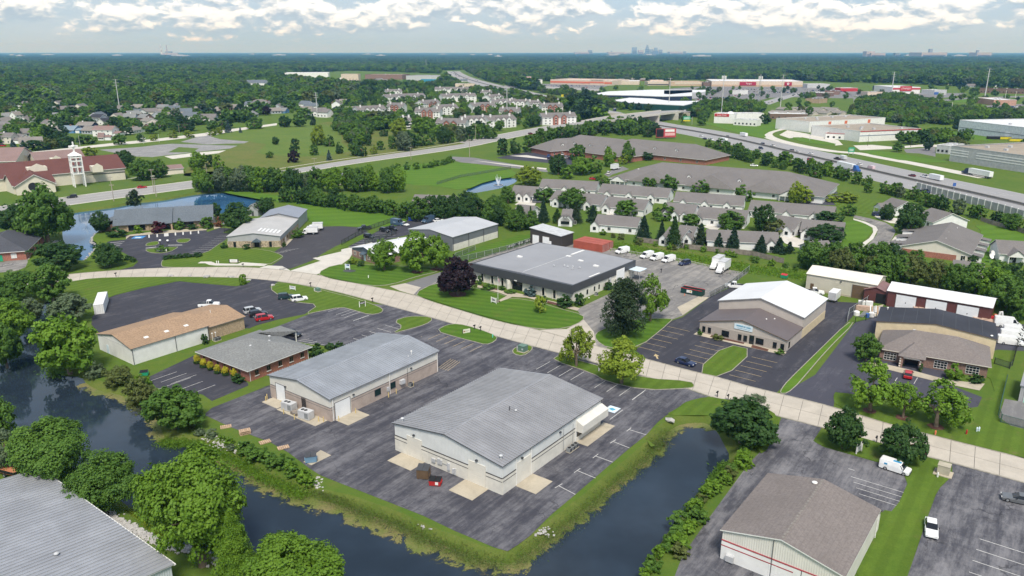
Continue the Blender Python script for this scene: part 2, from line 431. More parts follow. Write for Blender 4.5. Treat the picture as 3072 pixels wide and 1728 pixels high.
def algae_mat(name):
    m,N,bs,out=new_mat(name);p=pos(N)
    a=N.noise(p,.42,7,.72,.6);e=N.n('ShaderNodeAttribute',attribute_name='edge').outputs['Fac']
    c=N.mix(N.ramp(N.noise(p,.25,5,.7),.4,.65),(.13,.16,.03),(.20,.17,.065));c=N.mix(N.m('MULTIPLY',N.ramp(N.noise(p,3,4),.4,.7),.5),c,(.05,.07,.015))
    N.put(bs.inputs['Base Color'],c);bs.inputs['Roughness'].default_value=.85
    f=N.m('ADD',a,N.m('MULTIPLY',N.m('SUBTRACT',e,.5),.62))
    tr=N.n('ShaderNodeBsdfTransparent');mx=N.n('ShaderNodeMixShader');N.put(mx.inputs[0],N.ramp(f,.50,.58))
    N.t.links.new(tr.outputs[0],mx.inputs[1]);N.t.links.new(bs.outputs[0],mx.inputs[2]);N.t.links.new(mx.outputs[0],out.inputs[0]);return m
def glass_mat(name,col=(.012,.016,.02)):
    m,N,bs,out=new_mat(name);bs.inputs['Base Color'].default_value=(*col,1);bs.inputs['Roughness'].default_value=.06;bs.inputs['IOR'].default_value=1.5;return m
def paint_mat(name,col,rough=.28):
    m,N,bs,out=new_mat(name);c=N.mix(N.ramp(N.noise(pos(N),1.5,3),.3,.7),sc(col,.93),sc(col,1.05));N.put(bs.inputs['Base Color'],c)
    bs.inputs['Roughness'].default_value=rough;bs.inputs['Coat Weight'].default_value=.4;bs.inputs['Coat Roughness'].default_value=.08;return m
GR=grass('grass_rough',(.080,.145,.022),(.118,.165,.028),dry=.45)
GL=grass('grass_lawn',(.072,.155,.018),(.105,.185,.022),stripe=.34,ang=108,dry=.5,w=1.5)
GL2=grass('grass_lawn_mown',(.085,.150,.020),(.120,.185,.026),stripe=.26,ang=HA,dry=.8,w=1.3)
GLB=grass('grass_lawn_bright',(.085,.180,.020),(.118,.205,.026),stripe=.22,ang=80,dry=.12,w=4)
GB=grass('grass_bank',(.085,.130,.022),(.140,.165,.040),dry=.85)
GMEADOW=grass('grass_meadow',(.105,.150,.030),(.165,.165,.050),dry=.7)
GPARK=grass('grass_park',(.100,.165,.030),(.135,.185,.040),dry=.4)
GVERGE=grass('grass_verge',(.085,.150,.030),(.12,.165,.035),dry=.5)
GFAR=grass('grass_far',(.055,.100,.025),(.085,.125,.035),dry=.3)
ASP=asphalt('asphalt_worn',(.050,.050,.062),(.195,.19,.20),.86,.5)
ASPN=asphalt('asphalt_sealed',(.044,.044,.055),(.14,.135,.143),.62,.4)
ASPG=asphalt('asphalt_grey',(.165,.158,.152),(.36,.335,.30),.85,.8)
ASPB=asphalt('asphalt_old',(.062,.062,.074),(.235,.228,.235),.90,.55,HA)
ASPF=asphalt('asphalt_far',(.17,.165,.165),(.30,.29,.275),.7,0)
HWY=asphalt('highway_tarmac',(.29,.285,.285),(.38,.37,.36),.6,0,115)
ART=asphalt('arterial_tarmac',(.30,.29,.275),(.40,.385,.36),.65,0,60)
CONC=slab_mat('concrete_road',(.46,.415,.35))
CONC2=slab_mat('concrete_pad',(.42,.37,.285),.16)
CONCW=slab_mat('concrete_pale',(.55,.52,.46))
KERB=std('kerb_concrete',(.30,.275,.225),.9,.2,1.2)
JOINT=std('joint_dark',(.13,.12,.105),.95)
PAINTW=std('line_white',(.62,.61,.58),.8,.2,2.0,fine=.5)
PAINTY=std('line_yellow',(.52,.40,.22),.8,.2,2.0,fine=.5)
PAINTBL=std('line_blue',(.06,.22,.48),.8,.15,2.0)
WATER=water_mat('pond_water',(.017,.026,.038));WATER_SKY=water_mat('still_water_sky_tint',(.025,.075,.15),.10)  # still ponds: blue of the reflected sky is put into the base colour
ALGAE=algae_mat('algae')
GLASS=glass_mat('window_glass');GLASST=glass_mat('window_glass_teal',(.01,.03,.03));CARGLASS=glass_mat('car_glass',(.012,.014,.018))
WHITE=std('white_paint',(.74,.73,.70),.6,.06);CREAM=std('cream_block',(.68,.65,.575),.8,.08,.8,fine=.12)
WHITER=ribbed('white_ribbed',(.70,.71,.69));CREAMR=ribbed('cream_ribbed',(.69,.665,.60))
DOORW=std('door_white',(.78,.79,.79),.5,.04);DOORC=std('door_cream',(.66,.63,.56),.6,.05)
TRIM=std('trim_dark',(.055,.05,.05),.6);TRIMG=std('trim_grey',(.16,.155,.155),.7)
PINK=std('block_blush',(.44,.36,.31),.9,.1,.9,fine=.2);BLACK=std('black',(.012,.012,.013),.6)
DARKG=std('dark_grey',(.06,.062,.068),.6);MIDG=std('mid_grey',(.22,.23,.235),.6);LIGHTG=std('light_grey',(.48,.485,.49),.55)
ROOFM=metal_roof('roof_metal_grey',(.385,.385,.395));ROOFM2=metal_roof('roof_metal_blue',(.40,.42,.45));ROOFM3=metal_roof('roof_metal_weathered',(.43,.44,.465),.45,.25)
ROOFW=std('roof_white',(.64,.645,.65),.55,.04,.2);ROOFG=std('roof_flat_grey',(.27,.275,.29),.8,.06,.1);ROOFGR=std('roof_gravel',(.30,.255,.20),.95,.12,.15)
SH_BROWN=shingle('shingle_brown',(.33,.225,.145));SH_GREY=shingle('shingle_grey',(.205,.21,.205));SH_SLATE=shingle('shingle_slate',(.125,.145,.165))
SH_DARK=shingle('shingle_dark',(.075,.078,.09));SH_TAUPE=shingle('shingle_taupe',(.195,.170,.158),.16);SH_VILLA=shingle('shingle_villa',(.175,.162,.155),.12)
SH_RED=shingle('shingle_maroon',(.135,.058,.05),.15);SH_REDL=shingle('shingle_dusty_red',(.24,.165,.15),.12);SH_TAN=shingle('shingle_weathered',(.225,.205,.185),.16)
SH_CHAR=shingle('shingle_charcoal',(.045,.046,.055),.2);SH_BLUE=shingle('shingle_blue',(.20,.26,.31),.12)
BRICK=brick('brick_red',(.33,.125,.085));BRICKD=brick('brick_dark',(.235,.14,.11));BRICKT=brick('brick_tan',(.40,.29,.19),(.45,.4,.33));BRICKB=brick('brick_brown',(.16,.10,.07))
STONE=stone('field_stone',(.36,.29,.20));TANB=std('block_tan',(.40,.355,.315),.9,.08,2.0,fine=.35);TANM=ribbed('tan_ribbed',(.50,.445,.395),.3,.6,.15)
BEIGE=ribbed('beige_ribbed',(.56,.52,.42));MAROON=ribbed('maroon_ribbed',(.125,.042,.038));MAROONR=std('roof_maroon',(.22,.13,.125),.6)
GREYR=ribbed('grey_ribbed',(.16,.17,.185));GREYL=ribbed('grey_light_ribbed',(.38,.385,.385));SLATEP=std('slate_panel',(.075,.105,.13),.6);DARKB=ribbed('dark_brown_ribbed',(.05,.043,.04))
BLACKTRIM=ribbed('charcoal_fascia',(.058,.062,.072),.3,.5,.3);BROWNROOF=std('roof_brown_metal',(.125,.105,.105),.55,.05,.3);BROWND=std('brown_door',(.13,.085,.05),.6)
BLOCKB=std('block_buff',(.60,.50,.33),.85,.07,.9);EPDM=std('roof_rubber',(.035,.036,.045),.7,.2,.12);ORANGE=std('orange_band',(.62,.17,.09),.6);REDB=std('red_band',(.45,.03,.035),.55)
WOOD=std('weathered_wood',(.22,.19,.16),.9,.25,1.2);PALLET=std('pallet_wood',(.46,.32,.21),.85,.25,2.0);POLE=std('utility_pole',(.33,.29,.24),.9,.15);STEEL=std('galvanised_steel',(.42,.43,.44),.5,.08,1,.4)
BOLLY=std('bollard_yellow',(.62,.47,.19),.6);RUST=std('container_rust',(.36,.085,.055),.6,.1);MULCH=std('mulch',(.11,.05,.035),.95,.25,2.0);RIPRAP=std('riprap_stone',(.40,.385,.36),.9,.2,1.5,orand=.3)
BARK=std('bark',(.17,.13,.095),.9,.25,1.5);TIRE=std('tyre',(.018,.018,.019),.85);HUB=std('hub',(.42,.43,.44),.35,.05,1,.6)
LENS=std('lamp_red',(.4,.02,.02),.3);LENSW=std('lamp_clear',(.7,.7,.68),.2);SOIL=std('bank_soil',(.10,.085,.05),.95,.3,.8)
BLUEP=std('blue_panel',(.05,.12,.35),.5);GREENW=std('green_wall',(.012,.06,.05),.6);TEAL=std('teal_door',(.12,.55,.40),.6);LBLUE=std('sign_pale_blue',(.62,.72,.78),.5);GREENS=std('sign_green',(.02,.30,.16),.5)
SIDING=std('siding_white',(.76,.755,.74),.65,.05);SIDINGC=std('siding_cream',(.66,.61,.53),.7,.05);SIDINGG=std('siding_grey',(.40,.43,.46),.7,.05);SIDB=std('siding_blue',(.10,.23,.42),.7);SIDR=std('siding_red',(.30,.04,.03),.7);SIDN=std('siding_navy',(.03,.04,.075),.7)
CHURCH=std('church_render',(.66,.61,.50),.75,.05);MILKY=std('milky_globe',(.85,.85,.83),.3);CHAINL=None
def chain_mat():
    m,N,bs,out=new_mat('chain_link');x,y,z=N.sep(pos(N));bs.inputs['Base Color'].default_value=(.10,.12,.11,1)
    mx=N.n('ShaderNodeMixShader');mx.inputs[0].default_value=.30;tr=N.n('ShaderNodeBsdfTransparent')
    N.t.links.new(tr.outputs[0],mx.inputs[1]);N.t.links.new(bs.outputs[0],mx.inputs[2]);N.t.links.new(mx.outputs[0],out.inputs[0]);return m
CHAINL=chain_mat()
LF=dict(mid=leaf('leaf_mid',(.060,.140,.020),(.130,.235,.033)),bright=leaf('leaf_bright',(0.094,0.195,0.016),(0.189,0.319,0.029)),
          dark=leaf('leaf_dark',(0.029,0.081,0.018),(0.062,0.127,0.026)),lime=leaf('leaf_lime',(0.143,0.215,0.018),(0.273,0.351,0.033)),
          olive=leaf('leaf_olive',(0.085,0.117,0.029),(0.150,0.176,0.046)),blue=leaf('leaf_spruce',(0.021,0.057,0.029),(0.047,0.094,0.047)),
          silver=leaf('leaf_blue_spruce',(0.058,0.111,0.111),(0.111,0.169,0.169)),purple=leaf('leaf_purple',(0.016,0.008,0.013),(0.042,0.018,0.026)),
          plum=leaf('leaf_plum',(0.065,0.013,0.023),(0.117,0.026,0.039)),yellow=leaf('leaf_yellow',(0.390,0.364,0.023),(0.650,0.585,0.052)),pine=leaf('leaf_pine',(0.031,0.062,0.026),(0.065,0.101,0.039)),
          red=leaf('leaf_rust',(0.208,0.091,0.052),(0.286,0.143,0.065)),grey=leaf('leaf_grey_green',(0.091,0.137,0.065),(0.156,0.208,0.111)))
PC={}
def paint(c):
    k={'white':(.80,.80,.79),'black':(.012,.012,.014),'red':(.42,.012,.018),'navy':(.012,.022,.075),'blue':(.02,.09,.30),'grey':(.13,.135,.14),'silver':(.45,.46,.47),
         'teal':(.012,.035,.04),'maroon':(.12,.01,.018),'vanblue':(.055,.095,.15),'pink':(.66,.50,.52),'tan':(.5,.45,.36),'green':(.02,.10,.06)}[c]
    if c not in PC:PC[c]=paint_mat('paint_'+c,k)
    return PC[c]

# ------------------------------------------------------------------ ground, water and banks
def S(o):o['kind']='structure';return o
WL=-1.0
canal=P('3:440,800 425,960 350,1180 420,1390 600,1400 6:640,10 740,62 850,75 980,130 1010,185 1150,232 1185,320 1230,430 1420,470 1560,500 1700,572 1850,655 1960,725 2120,800 2340,880 2576,925 7:160,985 420,1075 640,1190 870,1270 1000,1330 1230,1375 1300,1370 1400,1310 1560,1185 1760,1030 1900,920 2050,780 2200,660 2330,545 2420,460 yg:1080,1110 1260,960 1400,870 1500,800 1700,765 1900,765 1990,850 2050,900 2150,1100 2230,1250 8:300,640 220,740 130,830 60,920 0,960 7:2500,1040 2430,1130 2380,1210 2300,1320 2230,1449 2150,1560 1900,1900 -400,1900 6:2600,1700 2250,1560 1900,1480 1700,1400 1640,1260 1420,1210 1250,1120 1100,985 1030,945 900,850 700,700 420,560 230,450 130,390 80,300 0,250 -150,100 3:-200,1400 -100,1330 30,1230 140,1060 240,930 335,840',WL)
pond=P('yf:1075,410 1250,380 1500,352 1740,320 ye:560,255 880,222 1040,202 1300,150 1570,108 1850,96 2100,120 2380,172 2440,240 2330,330 2200,400 1900,428 1680,440 1000,480 300,530 120,560 yf:1560,620 1465,675 1400,760 1375,830 1470,862 1420,960 1350,1050 1240,1150 1190,1140 1080,930 970,830 950,700 965,560',WL)
fpond=P('1:930,1442 1060,1392 1100,1370 1310,1338 1325,1372 1200,1425 1050,1452 980,1465',-.6)
def area(p):return sum(p[i].x*p[(i+1)%len(p)].y-p[(i+1)%len(p)].x*p[i].y for i in range(len(p)))
def offset_poly(p,d):
    if area(p)>0:p=p[::-1]
    n=len(p);out=[]
    for i in range(n):
        t=(p[(i+1)%n]-p[i-1]).normalized();out.append(p[i]+Vector((-t.y,t.x))*d)
    return p,out
WATERS=[]
cdt_pts=[Vector(c)for c in((-42000,-600),(42000,-600),(42000,46000),(-42000,46000))];cdt_e=[(0,1),(1,2),(2,3),(3,0)]
for nm,w,lv,mat,bw in(('canal',canal,WL,WATER,2.2),('pond',pond,WL,WATER_SKY,1.4),('pond',fpond,-.6,WATER_SKY,1.6)):
    w=smooth_poly(w,1);w,top=offset_poly(w,bw)
    b=MB();n=len(w);b.v=[(p.x,p.y,0)for p in top]+[(p.x,p.y,lv-.25)for p in w]
    for i in range(n):b.f.append((i,(i+1)%n,n+(i+1)%n,n+i));b.mi.append(0)
    S(b.build('pond_bank',GB))
    k=len(cdt_pts);cdt_pts+=top;cdt_e+=[(k+i,k+(i+1)%n)for i in range(n)]
    WATERS.append((w,top,lv,nm,mat))
r=delaunay_2d_cdt(cdt_pts,cdt_e,[],1,1e-4)
gv,gf=r[0],r[2];keep=[]
for f in gf:
    c=sum((gv[i]for i in f),Vector((0,0)))/len(f)
    if not any(inside(c,t[1])for t in WATERS):keep.append(f)
for w_,top,lv,nm,mat in WATERS:
    fs=[f for f in gf if inside(sum((gv[i]for i in f),Vector((0,0)))/len(f),top)]
    m=bpy.data.meshes.new(nm);m.from_pydata([(v.x,v.y,lv)for v in gv],[],fs);m.materials.append(mat)
    bm=bmesh.new();bm.from_mesh(m);bmesh.ops.delete(bm,geom=[v for v in bm.verts if not v.link_faces],context='VERTS');bm.to_mesh(m);bm.free();S(link(nm,m))
gm=bpy.data.meshes.new('ground');gm.from_pydata([(v.x,v.y,0)for v in gv],[],keep);gm.materials.append(GR)
S(link('ground',gm))
def algae(i0,i1,width,w=WATERS[0][0],lv=WL):
    "mats of algae floating along a stretch of the bank"
    n=len(w);ids=[(i0+k)%n for k in range((i1-i0)%n+1)]
    b=MB();rows=4;edge=[]
    for i in ids:
        t=(w[(i+1)%n]-w[i-1]).normalized();nrm=Vector((t.y,-t.x))
        for k in range(rows):
            q=w[i]+nrm*(-.9+(width+.9)*k/(rows-1));b.v.append((q.x,q.y,lv+.02));edge.append(1-k/(rows-1))
    for a in range(len(ids)-1):
        for k in range(rows-1):b.f.append((a*rows+k,a*rows+k+1,(a+1)*rows+k+1,(a+1)*rows+k));b.mi.append(0)
    o=b.build('algae',ALGAE);at=o.data.attributes.new('edge','FLOAT','POINT');at.data.foreach_set('value',edge)
    return tag(o,'yellow green algae floating along the canal edge','algae',None,'stuff')
def near_idx(spec,z=WL,w=WATERS[0][0]):
    q=G(spec,z);return min(range(len(w)),key=lambda i:(w[i]-q).length)
def algae_between(a,b,width):
    i,j=near_idx(a),near_idx(b);n=len(WATERS[0][0])
    if(j-i)%n>n/2:i,j=j,i
    algae(i,j,width)
algae_between('6:1560,500','7:160,985',5.5)
algae_between('7:160,985','7:1000,1330',6.5)
algae_between('7:1000,1330','7:1400,1310',5.0)
algae_between('7:1400,1310','yg:1080,1110',3.4)
algae_between('yg:1080,1110','yg:1990,850',4.5)
algae_between('6:640,10','6:1230,430',4.0)
# ------------------------------------------------------------------ lots, lawns, kerbs, lines
ZL,ZD,ZG,ZM=.03,.045,.10,.055
def lot(name,spec,mat,z=ZL,smooth=0):
    p=P(spec)
    if smooth:p=smooth_poly(p,smooth)
    return S(poly_mesh(name,p,z,mat,skirt=z))
def lawn(spec,mat=GL,kerb=True,smooth=1,z=ZG,name='lawn'):
    p=P(spec)
    if smooth:p=smooth_poly(p,smooth)
    o=S(poly_mesh(name,p,z,mat,skirt=z))
    if kerb:
        pts=p+[p[0]];k=ribbon('kerb',pts,.18,z+.02,KERB,o,None,z+.02)
    return o
def line(parent,a,b,w=.11,mat=None,z=ZM):
    d=b-a;c=(a+b)/2
    return ubox('parking_line',mat or PAINTW,parent,(c.x,c.y,z),(d.length,w,.006),math.atan2(d.y,d.x))
def stalls(parent,spec,n,head,length,mat=None,w=.11):
    a,b=P(spec)
    for i in range(n):q=a.lerp(b,i/max(1,n-1));line(parent,q,q+hd(head)*length,w,mat)
far_e=P('3:-600,740 0,690 490,622 900,590 1250,572 1700,566 2020,575 2400,625 2576,668 4:230,715 545,775 850,875 1200,975 1480,1040 1910,1160 2300,1262 5:90,1360 300,1405 8:420,0 740,78 1130,172 1585,315 1810,370 2200,470 2576,562 3000,675')
near_e=P('3:-600,795 0,740 500,672 1000,641 1500,640 1900,650 2300,700 2576,760 4:320,848 690,950 1170,1090 1640,1215 2000,1312 2576,1470 8:190,92 740,250 1060,330 1300,398 1490,448 1830,545 2020,592 2576,745 3000,868')
NS=84
fe,ne=resample(smooth_poly(far_e,2,False),NS),resample(smooth_poly(near_e,2,False),NS)
b=MB();b.v=[(p.x,p.y,.02)for p in fe]+[(p.x,p.y,.02)for p in ne]
for i in range(NS-1):b.f.append((i+1,i,NS+i,NS+i+1));b.mi.append(0)
road=S(b.build('street',JOINT));road.data.update()
STREET=fe+ne[::-1]
for i in range(NS-1):
    for u0,u1 in((.0,.5),(.5,1.)):
        q=[fe[i].lerp(ne[i],u0),fe[i].lerp(ne[i],u1),fe[i+1].lerp(ne[i+1],u1),fe[i+1].lerp(ne[i+1],u0)]
        c=sum(q,Vector((0,0)))/4;q=[c+(p-c)*(1-.07/max(.5,(p-c).length))for p in q]
        m=MB().prism(q,.02,.05+random.uniform(0,.004),bot=False);m.build('slab',CONC,road)
ribbon('kerb',fe,.35,.10,KERB,road,None,.1);ribbon('kerb',ne,.35,.09,KERB,road,None,.09)
main_lot=lot('parking_lot','3:1990,1055 2300,935 2510,862 2576,870 4:60,845 320,850 690,950 1170,1090 1640,1215 2000,1315 2576,1475 8:190,95 yg:1940,352 1600,430 1450,540 1280,650 1170,740 1000,930 760,1120 500,1340 7:2050,590 1765,835 1580,990 1430,1140 1330,1215 1255,1262 1150,1232 860,1110 620,995 380,900 0,752 6:2420,690 2340,640 2180,520 2040,440 1750,330 1540,232 1600,180 2035,10 ya:0,620 160,585 900,250 1300,40 3:2440,1160 2240,1130',ASP)
lotC=lot('parking_lot','3:1115,1400 1230,1345 1490,1222 1870,1440 6:1875,12 1600,128 1530,80 1330,40 1180,30',ASPN)
lotD=lot('parking_lot','3:690,1000 695,945 760,850 820,792 1100,722 1300,684 1340,672 1450,685 1780,712 1850,700 1910,645 2120,665 2035,715 2090,770 2210,832 2400,850 2300,922 2100,962 1940,1005 1880,1030 1500,1000 1000,1060 750,1065',ASPN)
lotE=lot('parking_lot','ye:110,825 390,800 450,745 1600,655 1620,685 1820,620 1990,635 1850,695 1960,712 1910,790 1555,1035 1000,1095 915,1160 945,1212 1090,1225 310,1255 500,1205 580,1130 540,1090 370,1010 110,860',ASPN)
lotF=lot('parking_lot','3:2040,470 2150,400 2230,335 2440,262 2576,258 4:135,268 205,300 0,388 3:2400,500 2190,580 2020,575 2140,495',asphalt('asphalt_drive',(.055,.053,.06),(.15,.145,.145),.5,.4))
lotG=lot('parking_lot','yb:160,590 590,380 870,232 1050,200 1150,165 1400,185 1760,170 1500,330 1150,420 750,512 320,622',ASPN)
lotH=lot('parking_lot','4:1720,1040 1830,960 1775,885 2060,750 2140,640 2210,570 1990,425 2230,468 2576,520 5:240,572 495,608 380,690 200,792 0,935 4:2480,968 2230,1052 1990,1182 1910,1158 1905,1060',ASPG)
lotH2=lot('service_yard','4:560,705 760,625 1000,515 1240,440 1430,385 1710,385 2010,432 2215,570 1000,575 1010,700 800,760 545,778',ASPG,.026)
lotI=lot('parking_lot','4:2500,970 2215,1195 2320,1268 5:90,1362 310,1408 8:420,2 740,80 700,72 5:780,1449 1240,985 1375,840 1100,825 700,690 360,720 205,792 0,945',ASPN)
lotJ=lot('parking_lot','5:1300,985 1400,960 1500,880 1640,845 2300,960 2576,1000 2576,1200 2380,1190 2100,1260 2000,1449 8:2260,100 2200,232 1480,105 1150,60 1140,172 740,80 880,0 5:1000,1380',asphalt('asphalt_drive_blue',(.062,.062,.08),(.16,.158,.175),.5,.5))
lotK=lot('parking_lot','8:745,255 1050,330 985,430 1060,475 1480,595 1725,690 1595,975 1450,960 1200,1600 -150,1680 0,1295 200,1010 500,600 690,405',ASPB)
lotL=lot('parking_lot','8:2030,600 2576,748 3000,870 3000,1750 1660,1560 1760,1270 1850,1000 1925,800 2040,690',ASPB)
lotM=lot('parking_lot','8:2430,112 2800,180 2800,420 2375,285',ASPF)
lotN=lot('parking_lot','3:-400,480 0,530 205,500 215,560 180,590 0,608 -400,640',ASPG)
dw=lot('driveway','3:2360,500 2420,520 2190,595 2390,622 2576,548 4:60,505 100,440 260,400 230,380 0,435 3:2576,450',CONCW,ZD)
lot('driveway','3:1930,580 2020,555 2130,560 2200,598 2080,602',CONCW,ZD)
lot('driveway','4:365,712 480,690 600,720 545,775 440,745',CONC,ZD)
lot('driveway','4:545,775 480,690 750,605 770,650 600,735',asphalt('asphalt_pale',(.17,.168,.17),(.27,.262,.255),.5,.4),.04)
lot('driveway','4:1480,1042 1700,1035 1830,965 1905,1055 1925,1165',CONC,.04)
SW=lot('footpath','ye:1475,1160 1520,1135 1680,1135 1750,1162 2080,1170 2150,1145 2530,1170 2480,1200 2110,1195 1740,1195 1650,1185 1590,1160',CONCW,.11)
lot('footpath','5:0,930 200,795 120,790 -40,870',CONC2,.045)
lawn('4:545,770 700,690 800,700 1040,730 1250,785 1240,800 1180,830 1290,800 1480,830 1640,880 1830,930 1825,975 1700,1030 1500,1040 1200,985 850,880 640,815',GL)
lawn('4:0,672 230,712 380,700 560,640 740,600 740,570 400,560 120,545 -60,550 3:2390,615 2470,650',GL)
lawn('4:-40,770 60,790 240,850 320,885 300,915 215,928 100,895 0,868 3:2400,905 2300,925 2410,850 2230,832 2110,785 2030,725 2110,680 2300,705',GL2)
lawn('3:520,680 700,650 1000,643 1500,642 1900,652 1880,690 1780,708 1450,683 1340,670 1100,718 820,790 760,850 690,960 560,840',GL2,False)
lawn('4:395,975 500,940 640,940 695,960 640,1000 500,1040 380,1070 470,1020',GL2)
lawn('4:715,1050 790,1005 880,995 1020,1030 1180,1090 1160,1130 1090,1155 1000,1130 860,1095',GL)
lawn('4:1290,1190 1350,1160 1440,1160 1440,1195 1370,1240 1300,1225',GL2)
willow_lawn=lawn('4:1590,1270 1640,1232 2000,1330 2300,1408 8:60,-20 95,20 50,35 7:2285,48 1990,-20 4:1900,1370',GL2)
lawn('4:1915,1070 1990,1030 2200,960 2480,955 2500,970 2230,1190 2010,1180 1920,1120',GL)
lawn('5:330,1150 540,1195 310,1405 90,1360',GL2)
lawn('5:1245,985 1300,985 1100,1180 870,1449 8:860,10 790,72 735,72 745,40 5:790,1430 1000,1225',GLB)
lawn('8:1135,85 1160,60 1480,110 2200,235 2400,0 5:2100,1300 2240,1230 2480,1240 8:2400,120 2370,290 2800,400 2800,650 2576,560 2200,468 1810,368 1585,312 1150,170',GL2,False)
lawn('8:980,430 1040,370 1150,350 1500,450 1830,548 1945,600 1930,700 2040,690 1920,800 1850,1000 1755,1270 1600,1600 1250,1500 1450,1100 1500,950 1600,970 1725,690 1480,590 1060,472',GL2,False)
lawn('yg:1930,352 2200,400 8:560,140 740,255 690,400 610,540 540,480 yg:2150,700 1990,640 1700,635 1480,640 1290,625 1460,540 1600,430',GL2,False)
lawn('ye:940,1110 1000,1095 1550,1040 1910,790 1940,920 2500,950 3:2140,480 2120,500 2020,555 1600,570 1240,570 ye:920,1190',GL2)
lawn('yf:1240,1160 1420,980 1480,860 1380,800 1470,680 1640,640 ye:100,640 390,800 110,825 110,870 370,1010 580,1120 500,1200 300,1250 yf:960,1320 940,1250',GL2,False)
lawn('ye:690,880 720,850 880,820 890,880 700,900',GL2);lawn('ye:1160,795 1350,785 1370,805 1300,850 1160,845',GL2)
lawn('ye:685,960 720,940 1180,905 1160,930 1050,990 880,1010 740,995',GL2)
lawn('yf:590,780 800,800 860,830 900,900 560,1060 480,1180 360,1250 250,1449 -100,1449 -100,1330 370,1260 440,1090 580,880',GL2,False)
lawn('ye:1700,60 2050,60 2400,80 3:2000,20 2300,40 2576,100 4:200,140 500,200 480,250 230,270 130,262 3:2440,255 2300,210 2330,150 2240,90 2150,90',GLB,False)
lawn('4:205,305 0,392 -60,420 3:2380,500 2410,490 4:0,430 60,410 380,240 480,230',GL2,False)
lawn('4:820,480 1000,430 1440,300 1420,390 1240,440 1000,515 830,540',GL,False)
lawn('1:180,1300 640,1230 900,1225 1270,1270 1340,1330 1100,1365 930,1440 700,1400 500,1395',GLB,False)
lawn('o:430,440 560,380 700,330 860,300 960,330 1180,360 1140,366 1000,385 860,405 720,428 560,450',GMEADOW,False)
lawn('0:1550,1040 1700,1000 2000,960 2300,930 2576,950 2576,1130 1:200,1110 0,1160 0:2300,1190 1900,1160 2000,1110 2010,1080',GPARK,False,z=.12)
lawn('0:450,1440 500,1400 960,1350 1490,1300 1700,1290 1500,1345 780,1449 400,1510',GVERGE,False)
lawn('1:1380,660 1700,670 1950,690 1840,720 1780,760 1550,720 1420,690',GVERGE,False);lawn('zg:450,840 650,850 1290,910 1410,850 1730,840 1720,920 1400,1010 1460,1090 1000,1000',GLB,False)
lawn('zg:1000,560 1500,480 1350,540 1000,600',GVERGE,False);lawn('zg:1800,1070 1970,1065 2500,1160 2480,1185 2000,1150',GLB,False)
lawn('zh:60,1290 380,1260 1200,1400 1500,1440 900,1449',GLB,False);lawn('zh:620,900 1570,970 2000,1060 2150,1130 1800,1100 1640,1060 1000,970',GLB,False)
lawn('zh:1300,620 1680,615 1580,690 1310,680',GLB,False);lawn('zh:1450,490 1860,460 1840,540 1500,540',GLB,False)
lawn('ze:1800,560 2576,640 2576,1000 2300,830 2150,800 2080,1000 2100,1150 2300,1200 1950,1190 1870,1100 1850,900 1960,700',GLB,False)
lawn('ze:-300,100 400,220 330,400 100,420 -300,300',GL2,False);lawn('ze:0,500 180,560 300,640 250,740 0,930 -300,1000 -350,600',GLB,False)
lawn('zd:0,1260 800,1370 1800,1560 5:920,640 500,600 240,570 4:2576,515 2000,420 1990,380',GMEADOW,False)
stalls(main_lot,'7:1910,30 2195,120',4,HA,6.0);stalls(main_lot,'4:1470,1340 1730,1420',4,HA,5.6)
for s in('7:2170,345 2300,385','7:2050,435 2175,485','7:1918,545 2048,592','7:1780,655 1918,712','7:1640,770 1765,835'):
    a,b=P(s);line(main_lot,a,b,.12);d=(b-a).normalized();n=Vector((-d.y,d.x));line(main_lot,a-n*.9,a+n*.9,.12)
stalls(main_lot,'yg:790,405 450,700',2,HA,5.2)
bl=G('yg:488,545');ubox('accessible_bay_mark',LBLUE,main_lot,(bl.x,bl.y,ZM),(2.6,2.4,.006),R(90-HA));ubox('accessible_bay_symbol',std('bay_symbol',(.10,.35,.5),.8),main_lot,(bl.x,bl.y,ZM+.008),(.9,1.1,.006),R(70-HA))
stalls(main_lot,'4:655,1112 970,1205',6,HA,4.6,PAINTY);stalls(main_lot,'4:600,1090 720,1050',2,HB,.3,PAINTY)
stalls(main_lot,'4:90,975 0,935',2,HA,5.5);stalls(main_lot,'4:-100,905 90,972',4,HA,5.8);stalls(main_lot,'4:330,1005 90,1105',5,HB,5.0)
for k in range(5):a=G('3:2230,1128');q=a+hd(HB)*(k*1.5);line(main_lot,q,q+hd(60)*3.4,.12)
a=G('4:730,1330');[line(main_lot,a+hd(HB)*(.7*k),a+hd(HB)*(.7*k)+hd(HA-12)*6.0,.1,PAINTY)for k in range(5)]
stalls(lotC,'6:1195,40 1380,100',3,HA,7.5);stalls(lotC,'3:1140,1425 1290,1449',3,HA,6)
stalls(lotE,'ye:1350,1015 1800,735',11,84,14)
for x in(742,865,1002,1140,1255,1370,1487):line(lotE,G(f'ye:{x},{772 - (x-742)*.085:.0f}'),G(f'ye:{x-3},{722 - (x-742)*.085:.0f}'),.5 if x!=1002 else 1.6)
bl=G('ye:585,765');ubox('accessible_bay_mark',PAINTBL,lotE,(bl.x,bl.y,ZM),(4.2,4.4,.006),R(5));ubox('accessible_bay_symbol',LBLUE,lotE,(bl.x,bl.y-.6,ZM+.008),(2.2,1.6,.006))
for y in(830,858,884,910):line(lotE,G(f'ye:{370-(y-830)*1.2:.0f},{y}'),G(f'ye:150,{y+20}'),.35)
line(lotE,G('ye:690,930'),G('ye:850,912'),.6);line(lotE,G('ye:1030,885'),G('ye:1240,882'),.6)
stalls(lotG,'yb:180,600 420,480',5,100,10);stalls(lotG,'yb:560,400 700,470',3,90,8)
